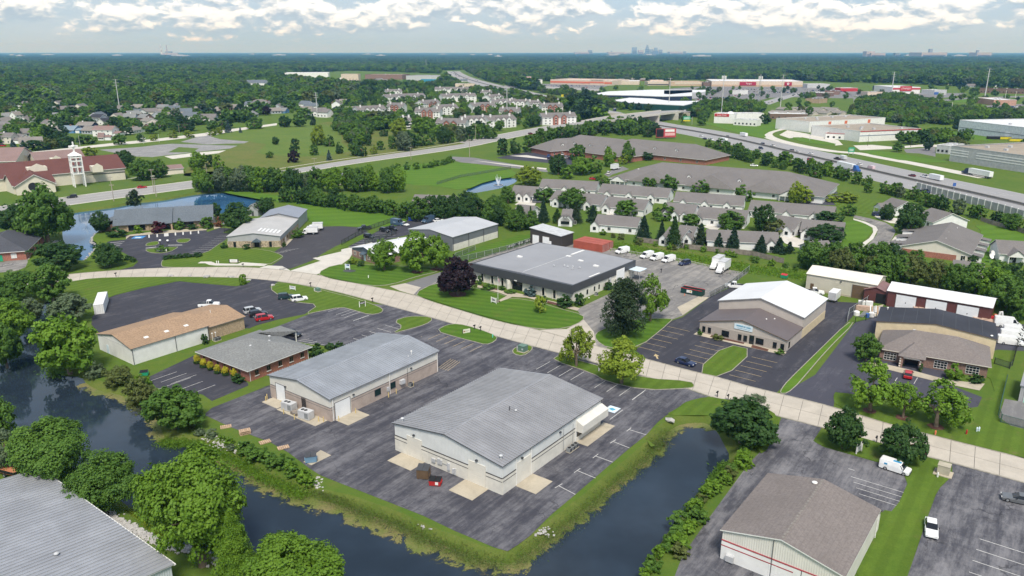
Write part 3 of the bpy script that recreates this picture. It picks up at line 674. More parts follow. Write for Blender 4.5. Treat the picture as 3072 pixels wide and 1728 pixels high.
stalls(lotI,'5:130,1130 -30,1250',5,HB,6.2,PAINTY);stalls(lotI,'5:520,1245 350,1380',5,HB,6.0,PAINTY)
stalls(lotI,'4:2225,1165 2460,1015',6,HB,6.2,PAINTY);stalls(lotF,'3:2150,440 2060,465',4,60,5)
stalls(lotJ,'8:1520,135 2000,215',4,HA,5.4);stalls(lotJ,'5:1590,1449 1900,1449',3,HA,4)
stalls(lotK,'8:1250,640 1700,790',2,HB,1);stalls(lotK,'8:1270,700 1330,830',4,HB,9,PAINTW,.1)
stalls(lotL,'8:2240,1170 2160,1420',4,HB,9.5);stalls(lotN,'3:20,555 160,548',3,HA,5)
ar=G('4:2378,1240');m=MB();m.face([(ar.x+x,ar.y+y,.05)for x,y in((-.2,-1.6),(.2,-1.6),(.2,0),(.7,0),(0,1.4),(-.7,0),(-.2,0))]);m.build('arrow_mark',PAINTY,lotI)
def road_line(name,spec,w,mat,z=.05,n=40,edge=True,centre=None):
    pts=resample(smooth_poly(P(spec),2,False),n);o=S(ribbon(name,pts,w,z,mat,None,None,z))
    if edge:
        for s in(-1,1):ribbon('edge_line',offset_line(pts,s*(w/2-.9)),.25,z+.02,PAINTW,o)
    return o,pts
art,artp=road_line('main_road','o:-160,560 20,527 175,505 340,483 510,461 720,431 860,408 1020,387 1150,368 1220,353 1330,331 1440,312',22,ART)
for off in(-3.2,3.2):ribbon('lane_line',offset_line(artp,off),.3,.08,PAINTW,art)
for s in(-1,1):ribbon('kerb',offset_line(artp,s*11.3),1.0,.14,CONCW,art,None,.14)
i65,i65p=road_line('interstate','1:845,538 870,560 930,590 1100,640 1330,690 1500,735 1700,790 1950,850 2300,935 2:0,975 400,1048 650,1108 1000,1188 1400,1282 1900,1396 2300,1480 2900,1625',46,HWY,.05,90)
med=ribbon('median_barrier',i65p,.8,.95,std('barrier_concrete',(.20,.19,.17),.9),i65,None,.95)
ribbon('shoulder',offset_line(i65p,0),5.0,.07,std('shoulder_tarmac',(.12,.115,.11),.9,.2,.3),i65)
for off in(-6.4,-10.1,-13.8,6.4,10.1,13.8):
    pts=offset_line(i65p,off)
    for i in range(22,88,1):ribbon('lane_dash',[pts[i].lerp(pts[i+1],.1),pts[i].lerp(pts[i+1],.45)],.25,.075,PAINTW,i65)
I65POLY=offset_line(i65p,-30)+offset_line(i65p,30)[::-1];ARTPOLY=offset_line(artp,-14)+offset_line(artp,14)[::-1]
ramp1,_=road_line('slip_road','1:2100,850 1900,820 1800,775 1770,745 1800,720 1860,705',9,HWY,.06,20)
front,frontp=road_line('frontage_road','zg:1740,930 1560,960 1440,1000 1450,1050 1600,1110 1900,1180 2200,1240 2524,1290 zh:60,1300 400,1370 800,1440 1300,1540 2000,1680',10,CONCW,.06,40,False)
lot('access_road','zg:1760,960 2000,1000 2300,1060 2530,1110 2600,1180 2490,1190 2450,1160 1990,1065 1790,1080 1640,1030',CONCW);lot('access_road','zh:0,1190 280,1180 600,1210 1100,1170 1450,1190 1440,1220 1000,1210 620,1240 100,1260',CONCW)
lot('access_road','zh:750,940 1000,970 1640,1060 1640,1075 1000,985',CONCW);lot('car_park','zh:760,1250 1240,1210 1240,1360 1000,1310 800,1300',ASPF);lot('car_park','zh:1000,980 1600,1060 1440,1110 1000,1040',std('asphalt_wet_grey',(.16,.165,.175),.8))
lot('car_park','zc:180,420 400,388 1160,420 1150,560 1000,580 700,545 0,480 -60,470',asphalt('asphalt_dark_far',(.05,.05,.065),(.10,.098,.11),.4,0));lot('kerb_strip','zc:150,440 400,430 760,490 740,498',CONCW,.06)
lot('side_road','1:800,1180 1000,1190 1550,1280 1560,1300 1200,1255 900,1225 850,1210',ASPF);lot('side_road','1:1000,1210 1300,1245 1550,1270 1545,1280 1200,1240',CONCW,.05)
lot('lane','ze:20,430 250,480 480,540 600,610 640,680 600,760 520,880 400,970 140,945 250,850 350,730 370,650 320,590 180,520 0,465',ASPG);lot('footpath','ze:370,650 340,600 180,530 0,480 0,500 180,560 290,620 300,690 240,780 20,930 100,950 300,790',CONCW,.05)
lot('driveway','ze:300,440 700,480 700,560 560,550 420,500',CONCW,.05);lot('driveway','ze:640,740 900,755 860,900 600,900 480,980 420,975 540,860 620,760',CONCW,.05)
lot('driveway','zd:1060,1010 1130,970 1340,1000 1240,1075',CONCW);lot('driveway','zd:2210,1150 2320,1130 2576,1200 2576,1330 2400,1310 2280,1250',CONCW);lot('driveway','zc:220,1180 300,1120 560,1140 520,1190',CONCW);lot('driveway','zc:1540,1290 1860,1310 1860,1340 1700,1370',CONCW)
lot('car_park','5:780,0 1170,0 1150,100 920,95 800,40',asphalt('asphalt_dark_far2',(.06,.06,.075),(.12,.12,.13),.4,0))
lot('car_park','0:750,1130 1050,1110 1350,1075 1500,1030 1560,1005 1700,1040 1900,1060 2015,1080 1990,1100 1750,1120 1450,1150 1150,1185 1000,1180',asphalt('old_lot',(.22,.215,.21),(.42,.41,.395),.75,.5));lot('access_road','0:200,1150 400,1130 800,1085 1200,1045 1540,1005 1570,1010 1560,1025 1200,1065 800,1105 300,1150',CONCW,.05)
lot('access_road','0:1540,1005 1650,985 1900,955 2090,930 2090,945 1900,970 1600,1025',CONCW,.05);lot('lawn','0:1270,1150 1350,1110 1500,1120 1450,1150',GVERGE,.06);lot('lawn','0:1100,1100 1350,1070 1560,1090 1900,1080 1800,1100 1300,1085',GVERGE,.055)
lot('access_road','0:1240,1180 1500,1150 1760,1130 2000,1095 2015,1080 2020,1090 1990,1110 1700,1150 1300,1200',CONCW,.05);lot('access_road','0:950,1350 1100,1330 1500,1300 1780,1270 1760,1290 1500,1320 1100,1360',CONCW,.05)
lot('shopping_lot','zf:200,270 750,260 1680,270 1500,330 1480,345 400,310 0,300',ASPF,.10);lot('shopping_lot','zg:0,330 600,290 1800,300 2576,330 2800,480 2200,470 1850,460 1500,470 1300,520 900,560 640,570 400,520 300,470 0,500',ASPF,.10)
lot('shopping_lot','zh:-200,360 600,400 1400,400 1700,400 1500,460 1000,490 700,470 0,450',ASPF,.10);lot('side_road','zg:940,590 1300,560 1600,470 1900,400 2050,400 1700,500 1500,570 1000,600',HWY,.12)
lot('side_road','zh:0,460 600,470 1300,500 1700,470 2576,440 2576,460 1700,490 1300,530 0,540',ASPF,.11);lot('car_park','zh:1600,690 1760,600 2576,560 2576,740 2200,740',ASPF,.10);lot('side_road','zh:1310,590 1740,600 1740,610 1310,600',CONCW,.12)
lot('car_park','zc:1570,720 1720,640 1850,600 1950,640 1700,720 1640,760',ASPF);lot('car_park','zb:1010,700 1200,690 1340,680 1340,770 1200,790 1030,780',ASPF)
lot('main_road','1:1230,645 1500,650 1950,675 1940,690 1500,665 1230,660',ART,.5)

# ------------------------------------------------------------------ building helpers
def walls(t,W,L,h,hr,axis,mat,name='wall',z0=-.1):
    "four walls with gable ends; axis is the ridge direction (x, y) or None for a flat top"
    b=MB()
    c=[(0,0),(W,0),(W,L),(0,L)]
    for i in range(4):
        a,d=c[i],c[(i+1)%4];pts=[(*a,z0),(*d,z0),(*d,h),(*a,h)]
        if axis=='y' and i in(0,2):pts.insert(3,(W/2,a[1],hr))
        if axis=='x' and i in(1,3):pts.insert(3,(a[0],L/2,hr))
        b.face(pts)
    return b.build(name,mat,t)
def gable(t,W,L,h,hr,axis,mat,ov=.3,th=.14,name='roof',fascia=None):
    b=MB()
    if axis=='y':
        s=(hr-h)/(W/2);e=h-s*ov
        prof=[(-ov,e),(W/2,hr),(W+ov,e)]
        for(x0,z0),(x1,z1)in zip(prof,prof[1:]):
            b.face([(x0,-ov,z0+th),(x1,-ov,z1+th),(x1,L+ov,z1+th),(x0,L+ov,z0+th)]);b.face([(x0,-ov,z0),(x0,L+ov,z0),(x1,L+ov,z1),(x1,-ov,z1)])
            for y in(-ov,L+ov):b.face([(x0,y,z0),(x1,y,z1),(x1,y,z1+th),(x0,y,z0+th)],1)
        for x,z in(prof[0],prof[2]):b.face([(x,-ov,z),(x,L+ov,z),(x,L+ov,z+th),(x,-ov,z+th)],1)
    else:
        s=(hr-h)/(L/2);e=h-s*ov
        prof=[(-ov,e),(L/2,hr),(L+ov,e)]
        for(y0,z0),(y1,z1)in zip(prof,prof[1:]):
            b.face([(-ov,y0,z0+th),(W+ov,y0,z0+th),(W+ov,y1,z1+th),(-ov,y1,z1+th)]);b.face([(-ov,y0,z0),(-ov,y1,z1),(W+ov,y1,z1),(W+ov,y0,z0)])
            for x in(-ov,W+ov):b.face([(x,y0,z0),(x,y1,z1),(x,y1,z1+th),(x,y0,z0+th)],1)
        for y,z in(prof[0],prof[2]):b.face([(-ov,y,z),(W+ov,y,z),(W+ov,y,z+th),(-ov,y,z+th)],1)
    return b.build(name,[mat,fascia or mat],t)
def hip(t,W,L,h,hr,mat,ov=.6,th=.16,name='roof',fascia=None,inset=None,x0=0.,y0=0.):
    b=MB();X0,Y0,X1,Y1=x0-ov,y0-ov,x0+W+ov,y0+L+ov
    k=inset if inset is not None else min(X1-X0,Y1-Y0)/2
    if X1-X0>=Y1-Y0:r0,r1=(X0+k,(Y0+Y1)/2),(X1-k,(Y0+Y1)/2)
    else:r0,r1=((X0+X1)/2,Y0+k),((X0+X1)/2,Y1-k)
    e=h;c=[(X0,Y0,e+th),(X1,Y0,e+th),(X1,Y1,e+th),(X0,Y1,e+th)];r0,r1=(*r0,hr),(*r1,hr)
    if X1-X0>=Y1-Y0:b.face([c[0],c[1],r1,r0]);b.face([c[1],c[2],r1]);b.face([c[2],c[3],r0,r1]);b.face([c[3],c[0],r0])
    else:b.face([c[0],c[1],r0]);b.face([c[1],c[2],r1,r0]);b.face([c[2],c[3],r1]);b.face([c[3],c[0],r0,r1])
    for i in range(4):
        p,q=c[i],c[(i+1)%4];b.face([(p[0],p[1],e),(q[0],q[1],e),q,p],1)
    b.face([(X0,Y0,e),(X0,Y1,e),(X1,Y1,e),(X1,Y0,e)],1)
    return b.build(name,[mat,fascia or mat],t)
PANEL={}
def panel_roof(t,W,L,h,hr,mat,under,ov=.25,pw=.61,trim=None):
    "standing seam roof, ridge along y: every panel with its raised seam is a piece of its own"
    gable(t,W,L,h-.06,hr-.06,'y',DARKG,ov,.10,'roof_deck',trim)
    run=W/2+ov;sl=(hr-h)/(W/2);n=int((L+2*ov)/pw);pw=(L+2*ov)/n
    b=MB();g=.025
    b.box(0,g,0,run,pw-g,.03).box(0,-.07,.03,run,.07,.15)
    me=b.mesh('roof_panel',[mat]);ang=math.atan(sl)
    for s in(0,1):
        for i in range(n):
            o=link('roof_panel',me,t);y=-ov+i*pw
            if s==0:o.location=(-ov,y,h-sl*ov+.06);o.rotation_euler=(0,-ang,0)
            else:o.location=(W+ov,y+pw,h-sl*ov+.06);o.rotation_euler=(0,-ang,math.pi)
            o.scale=(1/math.cos(ang),1,1)
    b=MB();z=hr+.10
    b.face([(W/2-.35,-ov,z-.03),(W/2,-ov,z+.10),(W/2,L+ov,z+.10),(W/2-.35,L+ov,z-.03)]);b.face([(W/2,-ov,z+.10),(W/2+.35,-ov,z-.03),(W/2+.35,L+ov,z-.03),(W/2,L+ov,z+.10)]);b.build('ridge_cap',mat,t)
def vent(t,x,y,z,r=.16,h=.6,cap=True,mat=None):
    b=MB().tube((x,y,z-.15),(x,y,z+h),r,r,10)
    if cap:b.lathe([(r*.6,z+h-.05),(r*2.0,z+h),(r*2.0,z+h+.10),(r*.9,z+h+.22),(0.01,z+h+.26)],12,(x,y))
    return b.build('roof_vent',mat or LIGHTG,t)
def ac_unit(p,label,big=False,rz=0,group=None,z=0.0):
    t=thing('air_conditioner',label,'air conditioner',(p.x,p.y,z),rz,group)
    if big:
        b=MB().box(-1.4,-.8,.15,1.4,.8,1.75);b.build('cabinet',LIGHTG,t);pbox('skid',DARKG,t,-1.3,-.7,0,1.3,.7,.15)
        for x in(-.75,.05):MB().lathe([(.01,1.77),(.36,1.77),(.36,1.74)],14,(x,0)).build('fan',BLACK,t)
        pbox('grille',DARKG,t,-1.42,-.6,.4,-1.40,.6,1.5);pbox('panel',MIDG,t,.3,-.82,.4,1.2,-.80,1.5)
    else:
        MB().box(-.4,-.4,.08,.4,.4,.85).build('cabinet',MIDG,t);MB().lathe([(.01,.88),(.34,.88),(.34,.84)],14).build('fan',BLACK,t);pbox('base_pad',CONC2,t,-.5,-.5,0,.5,.5,.07)
        for a in(-.41,.41):pbox('grille',DARKG,t,min(a,a*.98),-.34,.15,max(a,a*.98),.34,.78)
    return t
def text(parent,body,size,mat,loc,rot,name='lettering',ext=.015,align='CENTER'):
    cu=bpy.data.curves.new('lettering','FONT');cu.body=body;cu.size=size;cu.align_x=align;cu.align_y='CENTER';cu.extrude=ext;cu.resolution_u=2
    tmp=bpy.data.objects.new('tmp',cu);COL.objects.link(tmp)
    me=bpy.data.meshes.new_from_object(tmp);bpy.data.objects.remove(tmp);bpy.data.curves.remove(cu)
    o=link(name,me,parent);me.materials.clear();me.materials.append(mat);o.location=loc;o.rotation_euler=rot;return o
def wall_lamp(t,W,L,face,u,z):return face_box('wall_lamp',DARKG,t,W,L,face,u-.2,z,u+.2,z+.25,0,.3)
def overhead_door(t,W,L,face,u,w,h,mat,nsec=4,frame=None):
    d=face_box('overhead_door',mat,t,W,L,face,u-w/2,.0,u+w/2,h,.01,.05)
    for k in range(nsec):
        face_box('door_section',mat,t,W,L,face,u-w/2+.06,k*h/nsec+.03,u+w/2-.06,(k+1)*h/nsec-.02,.05,.075)
    if frame:face_box('door_frame',frame,t,W,L,face,u-w/2-.1,0,u-w/2,h+.1,0,.09);face_box('door_frame',frame,t,W,L,face,u+w/2,0,u+w/2+.1,h+.1,0,.09);face_box('door_frame',frame,t,W,L,face,u-w/2,h,u+w/2,h+.1,0,.09)
    return d
def bld(name,label,cat,w,s,z=0.0,group=None):
    o,rz,W=frame_of(w,s,z);return thing(name,label,cat,o,rz,group),W,o,rz
def loc(t,x,y):
    c,s_=math.cos(t.rotation_euler[2]),math.sin(t.rotation_euler[2]);return Vector((t.location[0]+c*x-s_*y,t.location[1]+s_*x+c*y))
BLOCKED=[]
def foot(t,W,L,m=1.0):BLOCKED.append([loc(t,-m,-m),loc(t,W+m,-m),loc(t,W+m,L+m),loc(t,-m,L+m)])
def pads(t,*rects):
    for x0,y0,x1,y1 in rects:pbox('concrete_apron',CONC2,t,x0,y0,.02,x1,y1,.075)
RZB=R(90-HB)
# ---- 1 the warehouse in the middle foreground
t,W,o,rz=bld('warehouse','pale warehouse with grey ribbed metal roof and two loading doors, nearest the canal corner','warehouse','7:411,497','7:1215,838')
L,h,hr=30.5,5.35,7.05;foot(t,W,L);T1,W1,L1=t,W,L
walls(t,W,L,h,hr,'y',WHITER)
for f,u0,u1 in(('y0',0,3.05),('y0',6.5,17.1),('y0',20.9,W),('x1',0,3.6),('x1',7.8,21.5)):
    face_box('block_wall',CREAM,t,W,L,f,u0,0,u1,2.9,.0,.09);face_box('dark_band',TRIM,t,W,L,f,u0,2.92,u1,3.06,.0,.10);face_box('dark_band',TRIM,t,W,L,f,u0,2.30,u1,2.40,.09,.115)
for f,u in(('y0',4.8),('y0',19.0)):overhead_door(t,W,L,f,u,3.4,3.9,DOORC,5,CREAM);wall_lamp(t,W,L,f,u,4.4)
overhead_door(t,W,L,'x1',5.7,4.0,3.9,DOORC,5,CREAM);wall_lamp(t,W,L,'x1',5.2,4.3);wall_lamp(t,W,L,'x1',16.5,4.2)
face_box('door',DOORC,t,W,L,'y0',17.2,.05,18.1-.95,2.1,.09,.12);face_box('door',DOORC,t,W,L,'y0',7.0,.05,7.95,2.1,.09,.12)
for u,w_,z0,z1 in((9.0,.8,.9,1.6),(10.4,.5,1.0,2.0),(11.0,.4,1.1,1.9),(12.6,.55,.6,1.9),(13.7,.35,.2,1.2),(14.2,.3,.2,1.4)):face_box('meter_box',LIGHTG,t,W,L,'y0',u,z0,u+w_,z1,.09,.32)
face_box('conduit',MIDG,t,W,L,'y0',9.8,1.3,13.0,1.38,.09,.16)
for u in(3.65,7.75,21.5):MB().tube((W+.14,u,.1),(W+.14,u,5.2),.06,.06,8).build('downpipe',WHITE,t)
panel_roof(t,W,L,h,hr,ROOFM,MIDG,.3,.61,TRIM)
vent(t,1.0,1.0,h+.15);vent(t,W-1.2,1.2,h+.2);vent(t,W*.62,14.0,hr-.4,.09,.9,False,DARKG);vent(t,W*.66,14.6,hr-.5,.12,.25)
b=MB();y0,y1=21.9,L+.4;x=W
b.face([(x,y0,4.4),(x+1.5,y0,3.7),(x+1.5,y1,3.7),(x,y1,4.4)]);b.face([(x+1.5,y0,3.7),(x+1.5,y0,2.2),(x+1.5,y1,2.2),(x+1.5,y1,3.7)]);b.face([(x,y0,4.4),(x,y0,2.2),(x+1.5,y0,2.2),(x+1.5,y0,3.7)]);b.face([(x,y1,4.4),(x+1.5,y1,3.7),(x+1.5,y1,2.2),(x,y1,2.2)]);b.face([(x,y0,2.2),(x,y1,2.2),(x+1.5,y1,2.2),(x+1.5,y0,2.2)])
b.build('canopy',CREAMR,t);face_box('window',GLASS,t,W,L,'x1',22.2,.9,L-.1,2.2,.0,.05);face_box('block_wall',CREAM,t,W,L,'x1',22.0,0,L,.9,.0,.12)
pads(t,(1.6,-3.6,7.2,-.0),(16.4,-4.2,21.4,-.0),(W+.1,3.4,W+4.2,8.2),(W+.1,21.8,W+2.6,L+1.2))
for y in(18.2,19.3,20.3):ac_unit(loc(t,W+1.0,y),f'{nth(int((y-18.2)*1.01))} condenser from the front along the right wall of the foreground warehouse',False,rz,'condensers beside the foreground warehouse')
MB().tube((W+.2,17.5,.3),(W+.2,17.5,4.6),.04,.04,6).tube((W+.2,20.6,.3),(W+.2,20.6,4.4),.04,.04,6).build('pipe',STEEL,t)
# ---- 2 the blush and white warehouse
t,W,o,rz=bld('warehouse','long warehouse with bluish metal roof and blush block base beside the brick office','warehouse','ya:140,430','ya:1050,790',4.85)
L,h,hr=30.5,4.85,6.3;foot(t,W,L);T2,W2,L2=t,W,L
walls(t,W,L,h,hr,'y',CREAMR)
for f,u0,u1 in(('y0',0,1.9),('y0',5.0,W),('x1',0,.9),('x1',5.2,L)):
    face_box('block_wall',PINK,t,W,L,f,u0,0,u1,2.85,.0,.08);face_box('dark_band',TRIMG,t,W,L,f,u0,2.87,u1,2.98,.0,.1);face_box('dark_band',TRIMG,t,W,L,f,u0,2.35,u1,2.44,.08,.1)
overhead_door(t,W,L,'y0',3.4,2.9,3.7,DOORW,5,TRIMG);overhead_door(t,W,L,'x1',3.0,3.8,3.5,DOORW,5,TRIMG)
wall_lamp(t,W,L,'y0',5.2,3.6);wall_lamp(t,W,L,'x1',5.8,3.5);wall_lamp(t,W,L,'x1',22.0,3.6)
for u in(12.2,16.4):window(t,W,L,'x1',u,1.05,1.7,1.45,DARKG,GLASST,nx=1).location.x=W+.09
face_box('vent_hood',LIGHTG,t,W,L,'x1',18.4,1.3,19.6,2.2,.08,.7);face_box('meter_box',LIGHTG,t,W,L,'x1',14.7,1.0,15.3,1.9,.08,.35);face_box('door',PINK,t,W,L,'x1',7.8,.05,8.8,2.1,.08,.11)
for u in(.5,15.6,L-.3):MB().tube((W+.15,u,.1),(W+.15,u,4.8),.08,.08,8).build('downpipe',WHITE,t)
MB().tube((W+.2,20.8,.4),(W+.2,20.8,4.2),.03,.03,6).build('conduit',BLACK,t)
panel_roof(t,W,L,h,hr,ROOFM2,MIDG,.3,.61,TRIMG);vent(t,W-2.6,25.0,h+.4,.1,.7,True,WHITE);vent(t,W-2.2,23.6,h+.3,.08,.4,False,WHITE)
pads(t,(.6,-2.8,5.6,-.1),(5.9,-3.1,W-1.0,-.1),(W+.1,.9,W+3.8,6.4))
ac_unit(loc(t,8.0,-1.6),'left of two big grey air handlers in front of the blush warehouse',True,rz+.15,'big air handlers');ac_unit(loc(t,13.6,-1.9),'right of two big grey air handlers in front of the blush warehouse',True,rz+.15,'big air handlers')
k=thing('ladder_rack','dark metal ladder rack leaning on the blush warehouse wall','ladder',loc(t,11.2,-.4),rz);b=MB().box(-.5,-.15,0,-.4,.05,3.1).box(.4,-.15,0,.5,.05,3.1).box(-.05,-.15,0,.05,.05,3.1);b.build('rail',TRIM,k)
for i in range(7):pbox('rung',TRIM,k,-.45,-.12,.35+i*.4,.45,-.02,.43+i*.4)
k=thing('pallet_stack','low stack of dark pallets between the two air handlers','pallets',loc(t,10.6,-2.0),rz)
for i in range(3):pbox('pallet',WOOD,k,-.9,-.7,i*.22,.9,.7,i*.22+.17)
k=thing('barrel','dark barrel standing by the left door of the blush warehouse','barrel',loc(t,5.6,-.6));MB().lathe([(.3,0),(.33,.4),(.3,.8),(0.01,.82)],14).build('drum',BLACK,k)
bol=[(.2,-1.2),(.9,-2.0),(5.0,-1.3),(8.6,-3.4),(12.2,-3.6),(W-2.0,-1.4),(W-1.2,-.9),(W+.9,1.1),(W+1.0,5.3),(W+.9,14.4),(W+.9,16.6),(W+1.0,21.6)]
for i,(x,y)in enumerate(bol):
    q=loc(t,x,y);k=thing('bollard',f'yellow steel bollard beside the blush warehouse, {nth(i)} going round from its left corner','bollard',q,0,'yellow bollards round the blush warehouse');MB().lathe([(.09,0),(.09,1.05),(.05,1.13),(0.01,1.14)],10).build('post',BOLLY,k)
ac_unit(loc(t,W+.8,21.0),'small condenser on the right side of the blush warehouse',False,rz)
# ---- 3 brick office with grey hip roof
t,W,o,rz=bld('office','low red brick office with grey hip roof beside round yellow shrubs','office building','3:1508,1212','3:1875,1350',2.6)
L,h=16.2,2.75;foot(t,W,L);T3,W3,L3=t,W,L
walls(t,W,L,h,h,None,BRICK);hip(t,W,L,h,5.6,SH_GREY,.75,.16,'roof',WHITE);pbox('roof_wing',SH_GREY,t,2.0,L-1,2.4,2.02,L,2.42)
wing=MB();wing.face([(1,L+.7,2.9),(7.5,L+.7,2.9),(7.5,L+6,2.9),(4.25,L+3,4.2)][:3]+[(4.25,L-3.5,4.6)]);wing.face([(7.5,L+.7,2.9),(7.5,L+5.5,2.9),(4.25,L-3.5,4.6)]);wing.face([(1,L+5.5,2.9),(1,L+.7,2.9),(4.25,L-3.5,4.6)]);wing.face([(7.5,L+5.5,2.9),(1,L+5.5,2.9),(4.25,L-3.5,4.6)]);wing.face([(1,L+.7,2.88),(1,L+5.5,2.88),(7.5,L+5.5,2.88),(7.5,L+.7,2.88)]);wing.build('porch_roof',SH_GREY,t)
for x,y in((1.3,L+5.2),(7.2,L+5.2)):pbox('porch_post',WHITE,t,x-.1,y-.1,0,x+.1,y+.1,2.9)
for i in range(5):window(t,W,L,'x1',2.0+i*3.1,.95,1.0,1.25,BRICKD,GLASS);face_box('window_sill',WHITE,t,W,L,'x1',1.4+i*3.1,.8,2.6+i*3.1,.92,0,.14)
for i in range(6):window(t,W,L,'y0',1.6+i*2.6,.95,.9,1.2,BRICKD,GLASS)
for u in(.2,L-.2):MB().tube((W+.12,u,.1),(W+.12,u,2.7),.06,.06,8).build('downpipe',WHITE,t)
for x,y,z in((9.0,12.5,4.6),(11.5,10.5,4.6),(10.8,6.0,4.7)):vent(t,x,y,z-.1,.16,.25)
# ---- 4 brown shingled workshop
t,W,o,rz=bld('workshop','long white workshop with brown shingle roof and tan brick end, beside the white shipping container','workshop','3:735,1070','3:990,1183',4.0)
h,hr=3.95,5.6;q=G('3:1580,1015',h)-G('3:990,1183',h);L=q.length;q2=G('3:1890,945',h)-G('3:1580,1015',h);foot(t,W,L+q2.length);T4,W4,L4=t,W,L
walls(t,W,L,h,hr,'y',WHITE);gable(t,W,L,h,hr,'y',SH_BROWN,.3,.14,'roof',TRIMG)
for y in(4.5,9.5,14.5):o_=pbox('skylight',WHITE,t,W-3.0,y,0,W-2.2,y+1.0,.12);s_=(hr-h)/(W/2);o_.rotation_euler=(0,math.atan(s_),0);o_.location=(W-2.6,y+.5,h+s_*2.6+.18)
L2b=q2.length;w2=W-.5
pb=MB();c=[(0,L),(w2,L),(w2,L+L2b),(0,L+L2b)]
for i in range(4):
    a,d=c[i],c[(i+1)%4];pts=[(*a,-.1),(*d,-.1),(*d,3.3),(*a,3.3)]
    if i in(0,2):pts.insert(3,(w2/2,a[1],4.75))
    pb.face(pts)
pb.build('brick_wing_wall',BRICKT,t);g2=gable(t,w2,L2b-.32,3.3,4.75,'y',SH_BROWN,.35,.14,'wing_roof',TRIMG);g2.location=(0,L+.36,0)
for u in(0.1,L*.55,L-.1):MB().tube((W+.1,u,.1),(W+.1,u,3.9),.06,.06,8).build('downpipe',DARKG,t)
face_box('door',LBLUE,t,W,L,'y0',3.8,.05,4.8,2.2,0,.05);face_box('panel_band',LIGHTG,t,W,L,'y0',.1,3.82,W-.1,3.9,0,.04);vent(t,w2*.6,L+5,4.6,.07,.8,False,WHITE)
for x in(.8,1.6):ac_unit(loc(t,W+1.2,L+x+.2),f'{"left" if x < 1 else "right"} one of the two dark condensers behind the brown-roofed workshop',False,rz,'condensers behind the brown-roofed workshop')
for x in(.6,1.5):k=thing('flue',f'{"left" if x<1 else "right"} white capped flue pipe beside the brown-roofed workshop','vent pipe',loc(t,W+.5,L+x),0,'white flues by the workshop');MB().tube((0,0,0),(0,0,1.9),.06,.06,8).lathe([(.05,1.85),(.2,1.9),(.2,2.0),(.02,2.1)],10).build('pipe',WHITE,k)
# ---- 5 brick building at the left edge
t,W,o,rz=bld('office','red brick building with dark hip roof at the left edge by the blue pond','office building','3:-260,480','3:190,448',2.9)
L=27.;h=3.0;foot(t,W,L);walls(t,W,L,h,h,None,BRICK);hip(t,W,L,h,7.2,SH_DARK,.7,.18,'roof',WHITE)
for u in(6.0,11.0,16.0,20.0):window(t,W,L,'x1',u,.8,1.3,1.5,BRICKD,GLASS)
window(t,W,L,'y0',W-3.6,.8,1.7,1.7,WHITE,std('blind',(.6,.6,.57),.6));face_box('door',GREENS,t,W,L,'y0',W-8.2,.05,W-7.0,2.2,0,.06);pads(t,(W+.1,0,W+2.4,16))
for x,y in((W*.38,12),(W*.40,17)):b=MB().tube((x,y,6.2),(x,y,6.7),.6,.55,10);b.build('roof_vent',DARKG,t)
ac_unit(loc(t,W+1.6,17.5),'condenser beside the left edge brick building',False,rz)
t,W,o,rz=bld('office','dark roofed building behind the big tree at the left edge','office building','3:-420,230','3:30,175',3.2)
L=26.;foot(t,W,L);walls(t,W,L,3.2,3.2,None,BRICKB);hip(t,W,L,3.2,7.8,SH_CHAR,.7,.18,'roof',TRIM);[window(t,W,L,'x1',u,.9,1.3,1.4,BRICKD,GLASS)for u in(5,10,15,20)]
# ---- 6 slate roofed office on the pond
a,b_=G('ye:245,690'),G('ye:1690,600');d=b_-a;rz=math.atan2(d.y,d.x);W=d.length;L,h,hr=16.,3.1,7.4
t=thing('office','wide office with steep slate grey shingle roof in front of the blue pond','office building',a,rz);foot(t,W,L)
walls(t,W,L,h,hr,'x',BRICKT);gable(t,W,L,h,hr,'x',SH_SLATE,.9,.2,'roof',TRIM);x0,x1=W*.44,W*.59
b=MB();b.face([(x0,-2.2,2.9),(x1,-2.2,2.9),(x1,L*.45,hr+.25),(x0,L*.45,hr+.25)]);b.face([(x0,-2.2,2.7),(x0,-2.2,2.9),(x0,L*.45,hr+.25),(x0,L*.45,hr-.4)]);b.face([(x1,-2.2,2.9),(x1,-2.2,2.7),(x1,L*.45,hr-.4),(x1,L*.45,hr+.25)]);b.face([(x0,-2.2,2.7),(x1,-2.2,2.7),(x1,-2.2,2.9),(x0,-2.2,2.9)]);b.build('entrance_roof',SH_SLATE,t)
for x in(x0+.3,x1-.3):pbox('entrance_pier',BRICKT,t,x-.3,-2.0,0,x+.3,-1.4,2.8)
face_box('entrance_door',GLASS,t,W,L,'y0',x0+1.2,.05,x1-1.2,2.4,.0,.05)
for f in(.17,.26,.70,.77,.90):window(t,W,L,'y0',W*f,.3,3.0 if f<.8 else 1.6,2.2,DARKG,GLASS,nx=3)
for x in(.12,.22,.33,.64,.82,.93):face_box('pier',BRICKT,t,W,L,'y0',W*x-.3,0,W*x+.3,2.9,0,.35)
lw=MB();lw.box(-6,3,-.1,0,13,2.6);lw.build('wing_wall',BRICKD,t);lr=MB();lr.face([(-6.8,2.4,2.6),(.2,2.4,4.9),(.2,13.6,4.9),(-6.8,13.6,2.6)]);lr.face([(-6.8,2.4,2.4),(-6.8,13.6,2.4),(.2,13.6,4.7),(.2,2.4,4.7)]);lr.face([(-6.8,2.4,2.4),(.2,2.4,4.7),(.2,2.4,4.9),(-6.8,2.4,2.6)]);lr.build('wing_roof',SH_SLATE,t)
poly_mesh('footpath',P('ye:390,735 740,690 1080,655 1640,625 1600,658 450,748 395,795'),.07,CONC2,None,'structure')
